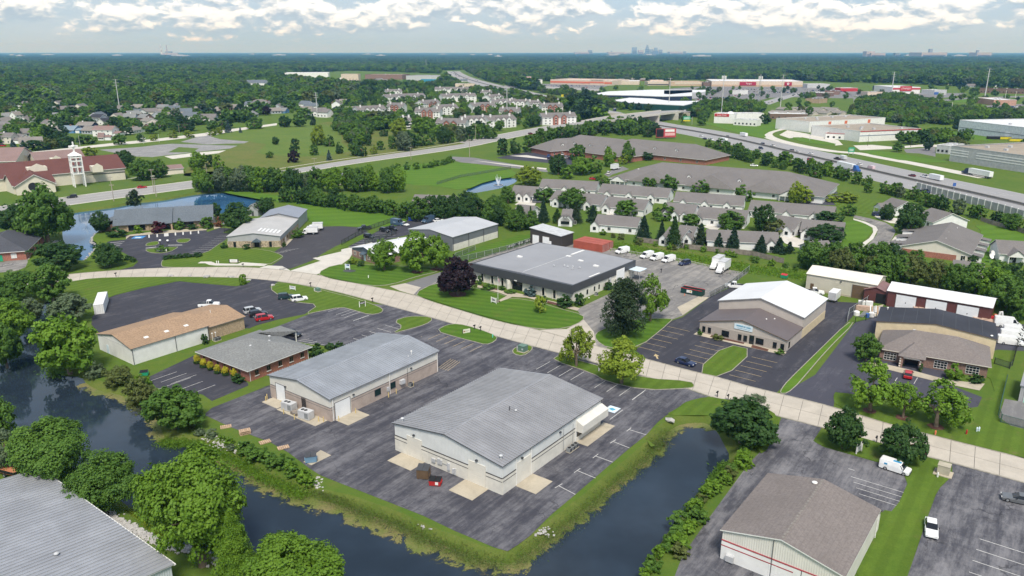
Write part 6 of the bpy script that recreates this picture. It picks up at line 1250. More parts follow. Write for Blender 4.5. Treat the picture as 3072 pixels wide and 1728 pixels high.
for x,y,lab in((471,111,'left striped chimney of the distant power station'),(484,113,'right chimney of the distant power station')):
    px=x*1.192547;dist=14000;p=Vector(((px-CX)/FPX*dist/CP*.985,dist));hh=height_at(p,y*1.192547);t=thing('chimney',lab,'chimney',p,0,'power station chimneys')
    for k in range(6):MB().tube((0,0,hh*k/6),(0,0,hh*(k+1)/6),13-k,12-k,12).build('ring',SKYB if(k%2==0 or x>480)else WHITE,t)
px=500*1.192547;p=Vector(((px-CX)/FPX*14000/CP,14000));t=thing('power_station','low grey power station at the foot of the distant chimneys','building',p);MB().box(-150,0,0,150,60,45).build('wall',SKYB,t);MB().box(-60,0,45,40,60,75).build('boiler_house',SKY,t)
FB=[];FW=std('far_white',(.42,.42,.42),.7);k=0
for i in range(26):
    dist=random.uniform(8500,16000);x=random.uniform(-.66,.62)*dist;w=random.uniform(60,240)
    if i%3:x=random.choice((-.62,-.48,-.2,-.05,.12,.3))*dist+random.uniform(-700,700)
    o_=MB().box(-w/2,0,0,w/2,60,random.uniform(18,30)).box(-w/5,5,18,w/6,50,34).build('distant_building',FW);o_.location=(x,dist,0);tag(o_,'x','building');FB.append(o_)
ordinal(FB,'tiny pale building on the hazy horizon, {n} from the left','pale buildings on the hazy horizon')
FH=[]
def far_house(i):
    w,d,h=random.uniform(12,17),random.uniform(9,11),random.choice((3.2,5.6));b=MB();c=[(-w/2,-d/2),(w/2,-d/2),(w/2,d/2),(-w/2,d/2)];hr=h+3.2
    for k in range(4):
        a_,e_=c[k],c[(k+1)%4];pts=[(*a_,0),(*e_,0),(*e_,h),(*a_,h)]
        if k in(1,3):pts.insert(3,(a_[0],0,hr))
        b.face(pts)
    b.face([(-w/2-.5,-d/2-.6,h-.3),(w/2+.5,-d/2-.6,h-.3),(w/2+.5,0,hr+.2),(-w/2-.5,0,hr+.2)],1);b.face([(w/2+.5,d/2+.6,h-.3),(-w/2-.5,d/2+.6,h-.3),(-w/2-.5,0,hr+.2),(w/2+.5,0,hr+.2)],1)
    for x in(-w*.3,0,w*.28):b.box(x-.7,-d/2-.05,1,x+.7,-d/2+.02,2.4,2)
    return b.mesh('far_house',[[SIDING,SIDINGC,SIDINGG,BRICKD,SIDING][i%5],[SH_TAN,SH_VILLA,SH_TAN,SH_GREY,SH_SLATE,SH_VILLA][i%6],GLASS])
FHM=[far_house(i)for i in range(10)]
def far_row(n,d0,d1,a0,a1,lab,grp):
    os_=[];tries=0
    while len(os_)<n and tries<n*30:
        tries+=1;d=random.uniform(d0,d1);x=d*random.uniform(a0,a1);p=Vector((x,d))
        if any(inside(p,q)for q in FARCLEAR)or any(inside(p,q)for q in BLOCKED):continue
        o=link('house',FHM[random.randrange(10)]);o.location=(x,d,0);o.rotation_euler=(0,0,random.choice((0,1.57,.5,-.4))+random.uniform(-.2,.2));tag(o,'x','house');os_.append(o)
        m=9;v=p.normalized()*-34;FRONT.append([p+Vector((-m,m)),p+Vector((m,m)),p+Vector((m,-m))+v,p+Vector((-m,-m))+v]);BLOCKED.append([p+Vector(q)for q in((-9,-7),(9,-7),(9,7),(-9,7))])
    ordinal(os_,lab,grp)
FARCLEAR=[P(s)for s in('-300,640 -300,400 60,370 300,343 500,318 700,290 830,295 960,325 1180,352 700,432','1290,212 1620,204 2020,203 2576,226 2900,245 2900,760 2000,480 1650,330 1480,262','905,300 908,255 960,222 1240,226 1450,290 1300,332 1100,335')]+[I65POLY,ARTPOLY]
far_row(58,560,1000,-.66,-.16,'small roofed house in the leafy suburb, {n} from the left','suburb roofs');far_row(50,1000,2100,-.66,-.05,'tiny roof in the left woods, {n} from the left','roofs in the left woods');far_row(40,1500,2800,.05,.66,'tiny roof in the right woods, {n} from the left','roofs in the right woods')

# ------------------------------------------------------------------ vehicles
PROTO={}
def loft(sections,mi_side=0,mi_top=0):
    "sections: (x, [(y, z), ...]) half outlines from bottom to top; mirrored in y"
    b=MB();n=len(sections[0][1]);ring=2*n
    for x,hp in sections:b.v+=[(x,y,z)for y,z in hp]+[(x,-y,z)for y,z in reversed(hp)]
    for i in range(len(sections)-1):
        for k in range(ring):
            a,c=i*ring+k,i*ring+(k+1)%ring;b.f.append((a,a+ring,c+ring,c));b.mi.append(mi_top if k==n-1 else mi_side)
    b.f.append(tuple(range(ring))[::-1]);b.mi.append(mi_side);e=(len(sections)-1)*ring;b.f.append(tuple(range(e,e+ring)));b.mi.append(mi_side)
    bm=bmesh.new();me=b.mesh('tmp');bm.from_mesh(me);bmesh.ops.recalc_face_normals(bm,faces=bm.faces);bm.to_mesh(me);bm.free();me.polygons.foreach_set('material_index',b.mi);return me
def wheel_mesh(r=.33,w=.22):
    return(MB().tube((0,-w/2,0),(0,w/2,0),r,r,14).mesh('tyre',[TIRE]),MB().tube((0,-w/2-.01,0),(0,w/2+.01,0),r*.6,r*.6,10).mesh('hub',[HUB]))
WH=wheel_mesh();WHB=wheel_mesh(.5,.3)
def proto(kind):
    "list of (part name, mesh, painted?, location)"
    if kind in PROTO:return PROTO[kind]
    parts=[]
    def add(nm,me,painted=False,loc=(0,0,0),mat=None):
        if mat is not None and not me.materials:me.materials.append(mat)
        parts.append((nm,me,painted,loc))
    def bx(nm,x0,y0,z0,x1,y1,z1,mat=None,painted=False):add(nm,MB().box(x0,y0,z0,x1,y1,z1).mesh(nm),painted,(0,0,0),mat or paint('white'))
    car={'sedan':dict(L=4.75,W=1.82,zb=.92,zr=1.45,hood=.30,ws=.42,rf=.50,rb=.80,tail=.90,zh=.86,zt=.95),'suv':dict(L=4.65,W=1.88,zb=1.02,zr=1.72,hood=.26,ws=.36,rf=.44,rb=.92,tail=.99,zh=.98,zt=1.05),
           'hatch':dict(L=4.3,W=1.8,zb=.95,zr=1.5,hood=.25,ws=.36,rf=.46,rb=.88,tail=.98,zh=.9,zt=1.0),'pickup':dict(L=5.7,W=1.98,zb=1.08,zr=1.85,hood=.27,ws=.33,rf=.39,rb=.58,tail=.61,zh=1.08,zt=1.08)}
    if kind in car:
        c=car[kind];L,W2=c['L'],c['W']/2
        def X(f):return L/2-L*f
        lo=[(X(0),[(W2*.80,.36),(W2*.84,.52),(W2*.72,.60)]),(X(.03),[(W2*.92,.24),(W2*.97,.55),(W2*.84,c['zh']-.10)]),(X(c['hood']),[(W2*.97,.22),(W2,.62),(W2*.92,c['zh'])]),(X(c['ws']),[(W2*.98,.22),(W2,.64),(W2*.95,c['zb'])]),(X(.75),[(W2*.98,.22),(W2,.66),(W2*.95,c['zb']+.02)]),(X(.97),[(W2*.94,.28),(W2*.96,.62),(W2*.86,c['zt'])]),(X(1),[(W2*.80,.40),(W2*.86,.60),(W2*.76,c['zt']-.12)])]
        add('body',loft(lo),True,(0,0,0),paint('white'))
        gh=[(X(c['hood']+.02),[(W2*.86,c['zb']-.05),(W2*.80,c['zb']+.01)]),(X(c['rf']),[(W2*.95,c['zb']-.02),(W2*.74,c['zr']-.04)]),(X((c['rf']+c['rb'])/2),[(W2*.95,c['zb']),(W2*.75,c['zr'])]),(X(c['rb']),[(W2*.95,c['zb']),(W2*.73,c['zr']-.04)]),(X(c['tail']),[(W2*.88,c['zb']-.02),(W2*.74,c['zb']+.06)])]
        add('windows',loft(gh),False,(0,0,0),CARGLASS)
        rf=[(X(c['rf']-.01),[(W2*.72,c['zr']-.05),(W2*.70,c['zr'])]),(X((c['rf']+c['rb'])/2),[(W2*.74,c['zr']-.02),(W2*.70,c['zr']+.05)]),(X(c['rb']+.01),[(W2*.70,c['zr']-.05),(W2*.68,c['zr'])])]
        add('roof',loft(rf),True,(0,0,0),paint('white'))
        for f in((c['rf']+c['rb'])/2,c['rb']-.02):
            for s in(-1,1):add('pillar',MB().face([(X(f)-.05,s*W2*.955,c['zb']),(X(f)+.05,s*W2*.955,c['zb']),(X(f)+.05,s*W2*.76,c['zr']-.02),(X(f)-.05,s*W2*.76,c['zr']-.02)]).mesh('pillar'),True,(0,0,0),paint('white'))
        if kind=='pickup':bx('bed',X(.98),-W2*.80,.86,X(.62),W2*.80,c['zb']+.03,BLACK)
        for s in(-1,1):bx('headlight',X(.005)-.06,min(s*W2*.5,s*W2*.82),.58,X(0)-.0+.02,max(s*W2*.5,s*W2*.82),.70,LENSW);bx('tail_light',X(1)-.02,min(s*W2*.55,s*W2*.82),.66,X(.985),max(s*W2*.55,s*W2*.82),.82,LENS);bx('mirror',X(c['ws'])-.1,min(s*W2*1.0,s*W2*1.12),c['zb'],X(c['ws'])+.08,max(s*W2*1.0,s*W2*1.12),c['zb']+.14,BLACK)
        for fx in(.18,.80):
            for s in(-1,1):parts.append(('wheel',WH,False,(X(fx),s*(W2-.12),.33)))
        bx('underside',-L*.44,-W2*.85,.16,L*.44,W2*.85,.32,BLACK)
    elif kind in('van','bigvan','minivan_cargo'):
        L,W2,zr={'van':(5.6,.98,2.1),'bigvan':(6.3,1.02,2.7),'minivan_cargo':(4.8,.92,1.84)}[kind];X=lambda f:L/2-L*f;zb=zr*.56
        lo=[(X(0),[(W2*.8,.38),(W2*.86,.6),(W2*.8,.75)]),(X(.03),[(W2*.95,.28),(W2*.98,.6),(W2*.86,.98)]),(X(.17),[(W2,.25),(W2,.8),(W2*.9,zb)]),(X(.30),[(W2,.25),(W2,1.0),(W2*.86,zr-.08)]),(X(.36),[(W2,.25),(W2,1.1),(W2*.86,zr)]),(X(.97),[(W2,.25),(W2,1.1),(W2*.86,zr)]),(X(1),[(W2*.96,.35),(W2*.97,1.0),(W2*.82,zr-.1)])]
        add('body',loft(lo),True,(0,0,0),paint('white'))
        add('windscreen',MB().face([(X(.175)+.02,-W2*.84,zb+.02),(X(.175)+.02,W2*.84,zb+.02),(X(.295)+.03,W2*.80,zr-.14),(X(.295)+.03,-W2*.80,zr-.14)]).mesh('windscreen'),False,(0,0,0),CARGLASS)
        for s in(-1,1):add('side_window',MB().face([(X(.22),s*(W2*.96),zb+.02),(X(.36),s*(W2*.965),zb+.02),(X(.36),s*(W2*.905),zr-.28),(X(.29),s*(W2*.905),zr-.28)]).mesh('side_window'),False,(0,0,0),CARGLASS);bx('headlight',X(.03)-.05,min(s*W2*.55,s*W2*.88),.68,X(.0)+.01,max(s*W2*.55,s*W2*.88),.86,LENSW);bx('tail_light',X(1)-.02,min(s*W2*.8,s*W2*.95),.8,X(.99),max(s*W2*.8,s*W2*.95),1.15,LENS);bx('mirror',X(.2),min(s*W2*1.0,s*W2*1.2),zb,X(.2)+.12,max(s*W2*1.0,s*W2*1.2),zb+.25,BLACK)
        bx('bumper',X(0)-.06,-W2*.84,.3,X(0)+.06,W2*.84,.52,BLACK)
        for fx in(.17,.78):
            for s in(-1,1):parts.append(('wheel',WH,False,(X(fx),s*(W2-.10),.33)))
    elif kind in('box_truck','small_box_truck'):
        L=8.2 if kind=='box_truck' else 6.6;hb=3.6 if kind=='box_truck' else 3.1;bl=L-2.6
        bx('cargo_box',-L/2,-1.2,.95,-L/2+bl,1.2,hb,paint('white'));bx('box_trim',-L/2-.02,-1.22,hb-.12,-L/2+bl+.02,1.22,hb+.02,LIGHTG)
        cab=[(L/2,[(.85,.5),(.9,.9),(.8,1.15)]),(L/2-.95,[(1.0,.45),(1.02,1.0),(.92,1.3)]),(L/2-1.35,[(1.0,.45),(1.02,1.2),(.82,2.15)]),(L/2-2.45,[(1.0,.45),(1.02,1.2),(.84,2.25)])];add('cab',loft(cab),True,(0,0,0),paint('white'))
        add('windscreen',MB().face([(L/2-.97,-.86,1.34),(L/2-.97,.86,1.34),(L/2-1.31,.78,2.05),(L/2-1.31,-.78,2.05)]).mesh('windscreen'),False,(0,0,0),CARGLASS)
        for s in(-1,1):add('side_window',MB().face([(L/2-1.3,s*1.02,1.35),(L/2-2.1,s*1.02,1.35),(L/2-2.1,s*.90,2.05),(L/2-1.5,s*.90,2.05)]).mesh('side_window'),False,(0,0,0),CARGLASS);bx('mirror',L/2-1.3,min(s*1.05,s*1.3),1.3,L/2-1.15,max(s*1.05,s*1.3),1.8,BLACK)
        bx('chassis',-L/2+.1,-.7,.5,L/2-.6,.7,.95,BLACK)
        for x in(L/2-1.0,-L/2+1.6):
            for s in(-1,1):parts.append(('wheel',WHB,False,(x,s*.95,.5)))
    elif kind=='semi':
        bx('trailer',-13.0,-1.28,1.2,2.6,1.28,4.0,paint('white'));bx('trailer_frame',-12.8,-.8,.75,2.0,.8,1.2,DARKG);bx('side_skirt',-9.5,-1.25,.5,-.8,-1.2,1.2,LIGHTG)
        cab=[(8.0,[(.9,.6),(1.05,1.2),(.9,1.6)]),(6.4,[(1.15,.5),(1.2,1.3),(1.0,2.0)]),(5.7,[(1.2,.5),(1.2,1.6),(1.0,2.9)]),(5.0,[(1.2,.5),(1.2,1.8),(1.1,3.6)]),(3.4,[(1.2,.5),(1.2,1.9),(1.15,3.8)])];add('cab',loft(cab),True,(0,0,0),paint('white'))
        add('windscreen',MB().face([(6.35,-.95,2.05),(6.35,.95,2.05),(5.75,.92,2.8),(5.75,-.92,2.8)]).mesh('windscreen'),False,(0,0,0),CARGLASS)
        for x in(6.9,3.2,2.0,-10.2,-11.4):
            for s in(-1,1):parts.append(('wheel',WHB,False,(x,s*1.05,.5)))
    elif kind=='trailer_box':
        bx('cargo_box',-2.4,-1.1,.75,2.4,1.1,3.0,paint('white'));bx('frame',-2.4,-.9,.5,3.4,.9,.75,DARKG);bx('rear_door',-2.43,-1.0,.85,-2.4,1.0,2.9,LIGHTG)
        for s in(-1,1):parts.append(('wheel',WH,False,(-.5,s*1.0,.33)))
    elif kind=='camper':
        bx('body',-4.2,-1.2,.6,4.2,1.2,3.1,paint('white'));bx('stripe',-4.0,-1.22,1.3,4.0,-1.2,1.6,LIGHTG);bx('drawbar',4.2,-.1,.5,5.6,.1,.65,DARKG)
        for x in(-2.4,.2,2.0):bx('window',x,-1.23,1.8,x+1.1,-1.2,2.5,CARGLASS)
        for x in(-1.0,0):
            for s in(-1,1):parts.append(('wheel',WH,False,(x,s*1.0,.33)))
    elif kind=='utility_trailer':
        bx('deck',-2.2,-1.0,.55,2.2,1.0,.65,std('deck_wood',(.42,.17,.08),.8));bx('drawbar',2.2,-.08,.5,3.6,.08,.62,BLACK)
        for s in(-1,1):bx('side_rail',-2.2,s*1.0-.04,.65,2.2,s*1.0+.04,1.15,BLACK);parts.append(('wheel',WH,False,(0,s*1.15,.33)))
        bx('front_rail',2.14,-1.0,.65,2.2,1.0,1.15,BLACK)
    PROTO[kind]=parts;return parts
VN=dict(sedan='car',suv='suv',hatch='car',pickup='pickup_truck',van='cargo_van',bigvan='delivery_van',minivan_cargo='cargo_van',box_truck='box_truck',small_box_truck='box_truck',semi='semi_truck',trailer_box='box_trailer',camper='camper_trailer',utility_trailer='utility_trailer')
VC=dict(sedan='car',suv='car',hatch='car',pickup='pickup',van='van',bigvan='van',minivan_cargo='van',box_truck='truck',small_box_truck='truck',semi='truck',trailer_box='trailer',camper='trailer',utility_trailer='trailer')
def vehicle(kind,col,where,head,label,group=None,z=.04):
    p=G(where)if isinstance(where,str)else where;v=hd(head)
    t=thing(VN[kind],label,VC[kind],(p.x,p.y,z),math.atan2(v.y,v.x),group)
    for nm,me,painted,lc in proto(kind):
        if nm=='wheel':
            w=link('wheel',me[0],t);w.location=lc;h_=link('hub',me[1],w)
        else:
            o=link(nm,me,t,paint(col)if painted else None);o.location=lc
    return t
t=vehicle('minivan_cargo','white','8:1600,655',HB+4,'white small cargo van with blue print parked below the clipped tree');pbox('roof_print',std('print_blue',(.05,.30,.55),.5),t,-.4,-.45,1.86,.9,.1,1.875);pbox('side_print',std('print_blue',(.05,.30,.55),.5),t,-1.6,-.95,1.1,-1.1,-.93,1.4)
vehicle('sedan','white','8:1872,1112',206,'white sedan parked on grass edge in the lower right');vehicle('sedan','grey','8:2530,890',297,'grey sedan cut off by the right edge');vehicle('sedan','navy','5:20,1300',HB+6,'dark blue sedan parked before the tan showroom');vehicle('hatch','red','5:1700,1395',30,'small red SUV parked at the brick office porch')
vehicle('suv','teal','3:2160,805',70,'dark green SUV beside the white SUV');vehicle('suv','white','3:2260,820',62,'white SUV parked by the grass beside the dark green one');vehicle('suv','silver','3:1905,910',55,'silver SUV parked behind the brown roofed workshop');vehicle('suv','black','3:1948,935',58,'black SUV between the silver and the red cars');vehicle('suv','red','3:1995,965',60,'bright red SUV beside the brown roofed workshop');vehicle('pickup','white','3:1580,865',80,'white pickup half hidden behind the brown roof');vehicle('sedan','black','3:2215,1085',120,'black car half hidden behind the brick office')
vehicle('small_box_truck','white','3:2335,320',262,'nearer of two white box trucks beside the stone fronted workshop');vehicle('small_box_truck','white','3:2375,290',262,'farther of two white box trucks beside the stone fronted workshop')
vehicle('pickup','black','yb:468,345',240,'black pickup alone on the grey drive outside the fence');vehicle('suv','black','yb:540,475',125,'black SUV parked nearest the white roof');vehicle('suv','black','yb:775,380',130,'black SUV beside the black pickup in the fenced lot');vehicle('pickup','black','yb:880,355',130,'black pickup in the fenced lot beside the black SUV')
t=vehicle('bigvan','vanblue','yb:975,280',120,'left dark blue delivery van in the fenced lot');pbox('arrow_print',LBLUE,t,-1.6,-1.04,1.3,-.3,-1.02,1.45);t=vehicle('bigvan','vanblue','yb:1430,235',215,'right dark blue delivery van behind the grey warehouse');pbox('arrow_print',LBLUE,t,-1.6,-1.04,1.3,-.3,-1.02,1.45)
vehicle('sedan','white','yb:1070,285',130,'white car half hidden behind the left delivery van');vehicle('sedan','white','yb:1590,228',60,'white car behind the grey warehouse roof')
vehicle('van','white','4:2120,460',235,'white cargo van alone beside the rust red containers');vehicle('van','white','4:2305,495',230,'leftmost of three white cargo vans in a row by the fence');vehicle('van','white','4:2380,510',230,'middle one of three white cargo vans in a row');vehicle('van','white','4:2468,525',230,'rightmost of three white cargo vans in a row');vehicle('suv','navy','4:2590,550',235,'dark blue car parked right of the three white vans')
vehicle('box_truck','white','5:255,570',215,'left one of two big white box trucks side by side');vehicle('box_truck','white','5:300,600',215,'right one of two big white box trucks side by side');vehicle('pickup','white','5:390,722',285,'white pickup behind the tall white roof');vehicle('pickup','white','5:990,768',110,'white pickup partly behind the white roof near the beige shed');vehicle('trailer_box','white','5:1140,820',HA,'white box trailer standing before the beige shed')
t=vehicle('bigvan','white','5:2450,1020',113,'large white van behind the others at the right edge');[vehicle('van','white',f'5:{x},{y}',113,lab)for x,y,lab in((2510,1070,'third white service van at the right edge'),(2490,1105,'second white service van at the right edge'),(2470,1150,'nearest white service van at the right edge beside the buff warehouse'))]
vehicle('utility_trailer','white','6:85,680',110,'black utility trailer with wooden deck at the left edge')
hv=[('2:140,1030','sedan','white','white sedan, leftmost on the near carriageway'),('2:165,1052','sedan','navy','dark sedan behind the leftmost white sedan'),('2:218,1056','hatch','white','white hatchback ahead of the camper on the near carriageway'),('2:335,1035','sedan','grey','grey sedan alone on the far carriageway'),('2:600,1092','suv','navy','dark SUV on the far carriageway beside a white car'),('2:680,1102','sedan','white','white sedan beside the dark SUV on the far carriageway'),('2:590,1125','suv','navy','dark SUV on the near carriageway below the median'),('2:820,1142','suv','grey','grey SUV just ahead of a white sports car'),('2:865,1152','sedan','white','white sports car following the grey SUV'),('2:775,1168','suv','navy','navy SUV alone in the near lanes'),('2:965,1165','sedan','white','white sedan alone in the far lanes'),('2:865,1208','sedan','grey','grey sedan near the roadside trees'),('2:960,1212','suv','red','red SUV on the near carriageway'),('2:1088,1252','sedan','white','white sedan right of the red SUV'),('2:1330,1245','sedan','white','white sedan on the far carriageway right of the truck'),('2:1730,1332','sedan','maroon','dark red sedan ahead of the horse trailer')]
for s,k,c,lab in hv:vehicle(k,c,s,300 if 'near' not in lab else 120,lab,'traffic on the interstate',.08)
def hw_head(p):i=min(range(1,len(i65p)-1),key=lambda j:(i65p[j]-p).length);d=i65p[i+1]-i65p[i-1];return math.degrees(math.atan2(d.x,d.y))
for s,k,c,lab,rev in(('2:460,1030','camper','white','white motor home on the highway verge side',1),('2:310,1072','camper','white','white camper on the near carriageway',0),('2:1420,1275','van','pink','pale pink van on the far carriageway',1),('2:1165,1205','pickup','black','dark pickup towing a white trailer on the far carriageway',1),('2:1210,1208','trailer_box','white','white trailer behind the dark pickup',1),('2:1270,1288','semi','blue','white semi trailer with blue cab on the near carriageway',0),('2:1825,1340','pickup','white','white pickup towing a long horse trailer',1),('2:1910,1360','camper','white','long white horse trailer on the far carriageway',1),('2:2190,1325','semi','navy','white semi trailer with dark blue cab on the frontage road',1),('5:1830,5','pickup','navy','dark pickup with flatbed trailer on the near carriageway',0),('1:2060,840','box_truck','blue','blue box truck on the highway before the overpass',1)):
    p=G(s);h_=hw_head(p);t=vehicle(k,c,p,h_+(180 if rev else 0),lab,'traffic on the interstate',.08)
    if k=='box_truck':[setattr(o.material_slots[0],'link','OBJECT')or setattr(o.material_slots[0],'material',paint('navy'))for o in t.children if o.name.startswith('cargo_box')]
for o in[o for o in COL.objects if o.get('group')=='traffic on the interstate' and o.type=='EMPTY']:
    p=Vector((o.location[0],o.location[1]));h_=hw_head(p);v=hd(h_ if abs(((math.degrees(math.pi/2-o.rotation_euler[2])-h_+180)%360)-180)<90 else h_+180);o.rotation_euler=(0,0,math.atan2(v.y,v.x))
vehicle('sedan','red','0:1072,1420',55,'red car driving on the main road past the church');vehicle('suv','black','3:545,45',235,'black car on the main road beside the big left tree');vehicle('suv','maroon','zc:462,118',60,'dark red car on the main road near the nursing home')
vehicle('suv','navy','ze:360,440',80,'navy car on the drive of the white cottage');vehicle('pickup','white','ze:720,885',95,'white pickup on the drive of the brick villa block');vehicle('pickup','maroon','ze:790,820',95,'dark red pickup behind the white one on the villa drive');vehicle('suv','black','ze:980,755',10,'black car tucked beside the brick villa block');vehicle('sedan','white','zd:1820,95',100,'white car behind the big low grey roof');vehicle('box_truck','white','zc:1745,650',40,'white bus like truck beside the nursing home');vehicle('sedan','red','zc:1410,800',90,'red car on the lane behind the row villas')
for i,(s,c)in enumerate((('zc:740,455','blue'),('zc:745,490','navy'),('zc:950,430','white'),('zc:1000,480','silver'),('zc:1060,490','black'),('zc:1640,715','white'),('zc:270,1110','white'),('zc:560,1150','grey'),('zb:1060,765','white'),('zb:1110,770','white'),('zb:1170,775','black'))):
    vehicle('suv',c,s,20 if i<6 else 100,f'{c} car parked among trees near the nursing home and flats, {nth(i)} of these','cars parked near the nursing home')
SM={};TINY={}
def tiny_car(col):
    if col not in SM:
        b=MB().box(-2.2,-.9,.2,2.2,.9,.85);b.v+=[(-1.5,-.8,.85),(1.1,-.8,.85),(1.1,.8,.85),(-1.5,.8,.85),(-1.0,-.7,1.5),(.5,-.7,1.5),(.5,.7,1.5),(-1.0,.7,1.5)];n=8
        for q in((n,n+1,n+5,n+4),(n+1,n+2,n+6,n+5),(n+2,n+3,n+7,n+6),(n+3,n,n+4,n+7)):b.f.append(q);b.mi.append(1)
        b.f.append((n+4,n+5,n+6,n+7));b.mi.append(0);SM[col]=b.mesh('car',[paint(col),CARGLASS])
    return SM[col]
def tiny(p,head,label,group,z=.12,k=1.0):
    c=random.choice(['white','white','silver','silver','grey','black','red','blue','navy','tan']);v=hd(head);o=link('car',tiny_car(c));o.location=(p.x,p.y,z);o.rotation_euler=(0,0,math.atan2(v.y,v.x));o.scale=(k,k,k)
    o['adj']=c;tag(o,'x','car',group);TINY.setdefault(label,[]).append(o)
for spec,n,lab in(('zf:260,285 1450,320',34,'parked before the orange banded store'),('zf:250,275 1600,300',26,'parked before the orange banded store'),('zg:420,480 780,470',26,'on the crowded dealership lot'),('zg:420,500 700,520',22,'on the crowded dealership lot'),('zg:820,350 1900,345',30,'on the superstore car park'),('zg:880,380 1800,395',26,'on the superstore car park'),('zg:900,440 1500,430',18,'on the superstore car park'),('zg:2000,360 2600,380',22,'on the car park right of the superstore'),('zh:0,430 1100,400',16,'on the car park before the red parapet store'),('zh:1700,650 2540,600',14,'on the car park at the right'),('zg:1870,440 2100,380',14,'on the side road by the superstore')):
    a,b=P(spec)
    for i in range(n):
        p=a.lerp(b,(i+random.uniform(-.3,.3))/n)+Vector((random.uniform(-3,3),random.uniform(-7,7)))
        if not any(inside(p,q)for q in BLOCKED):tiny(p,random.choice((0,180))+random.uniform(-8,8),lab,'cars '+lab)
for i in range(30):
    j=random.uniform(2,34);k=int(j);p=i65p[k].lerp(i65p[k+1],j-k);d=(i65p[k+1]-i65p[k]).normalized();p=p+Vector((d.y,-d.x))*random.choice((-14,-10,-7,7,10,14));tiny(p,math.degrees(math.atan2(d.x,d.y)),'on the far stretch of the interstate','cars on the far interstate',.1)
for i,s in enumerate(('0:20,1105','za:560,575','1:600,960','0:1075,1050','zg:1360,570','zg:1480,560','zg:1530,545')):tiny(G(s),95,'on a suburban side street','scattered far cars',.1,1.1)
for lab,os_ in TINY.items():ordinal(os_,'{a} car '+lab+', {n} from the left')

# ------------------------------------------------------------------ trees, shrubs and woods
def quads_mesh(name,C,Nn,Sz,tint,asp=.62):
    n=len(C);r=RNG.normal(size=(n,3));t1=np.cross(Nn,r);t1/=np.linalg.norm(t1,axis=1)[:,None]+1e-9;t2=np.cross(Nn,t1)
    s=np.asarray(Sz).reshape(-1,1);V=np.empty((n,4,3),np.float32)
    V[:,0]=C+t1*s;V[:,1]=C+t2*s*asp;V[:,2]=C-t1*s;V[:,3]=C-t2*s*asp
    me=bpy.data.meshes.new(name);me.vertices.add(4*n);me.vertices.foreach_set('co',V.ravel());me.loops.add(4*n);me.loops.foreach_set('vertex_index',np.arange(4*n,dtype=np.int32))
    me.polygons.add(n);me.polygons.foreach_set('loop_start',np.arange(0,4*n,4,dtype=np.int32));me.update(calc_edges=True)
    at=me.attributes.new('tint','FLOAT','POINT');at.data.foreach_set('value',np.repeat(np.clip(tint,0,1),4).astype(np.float32));return me
def unit(v):return v/(np.linalg.norm(v,axis=-1,keepdims=True)+1e-9)
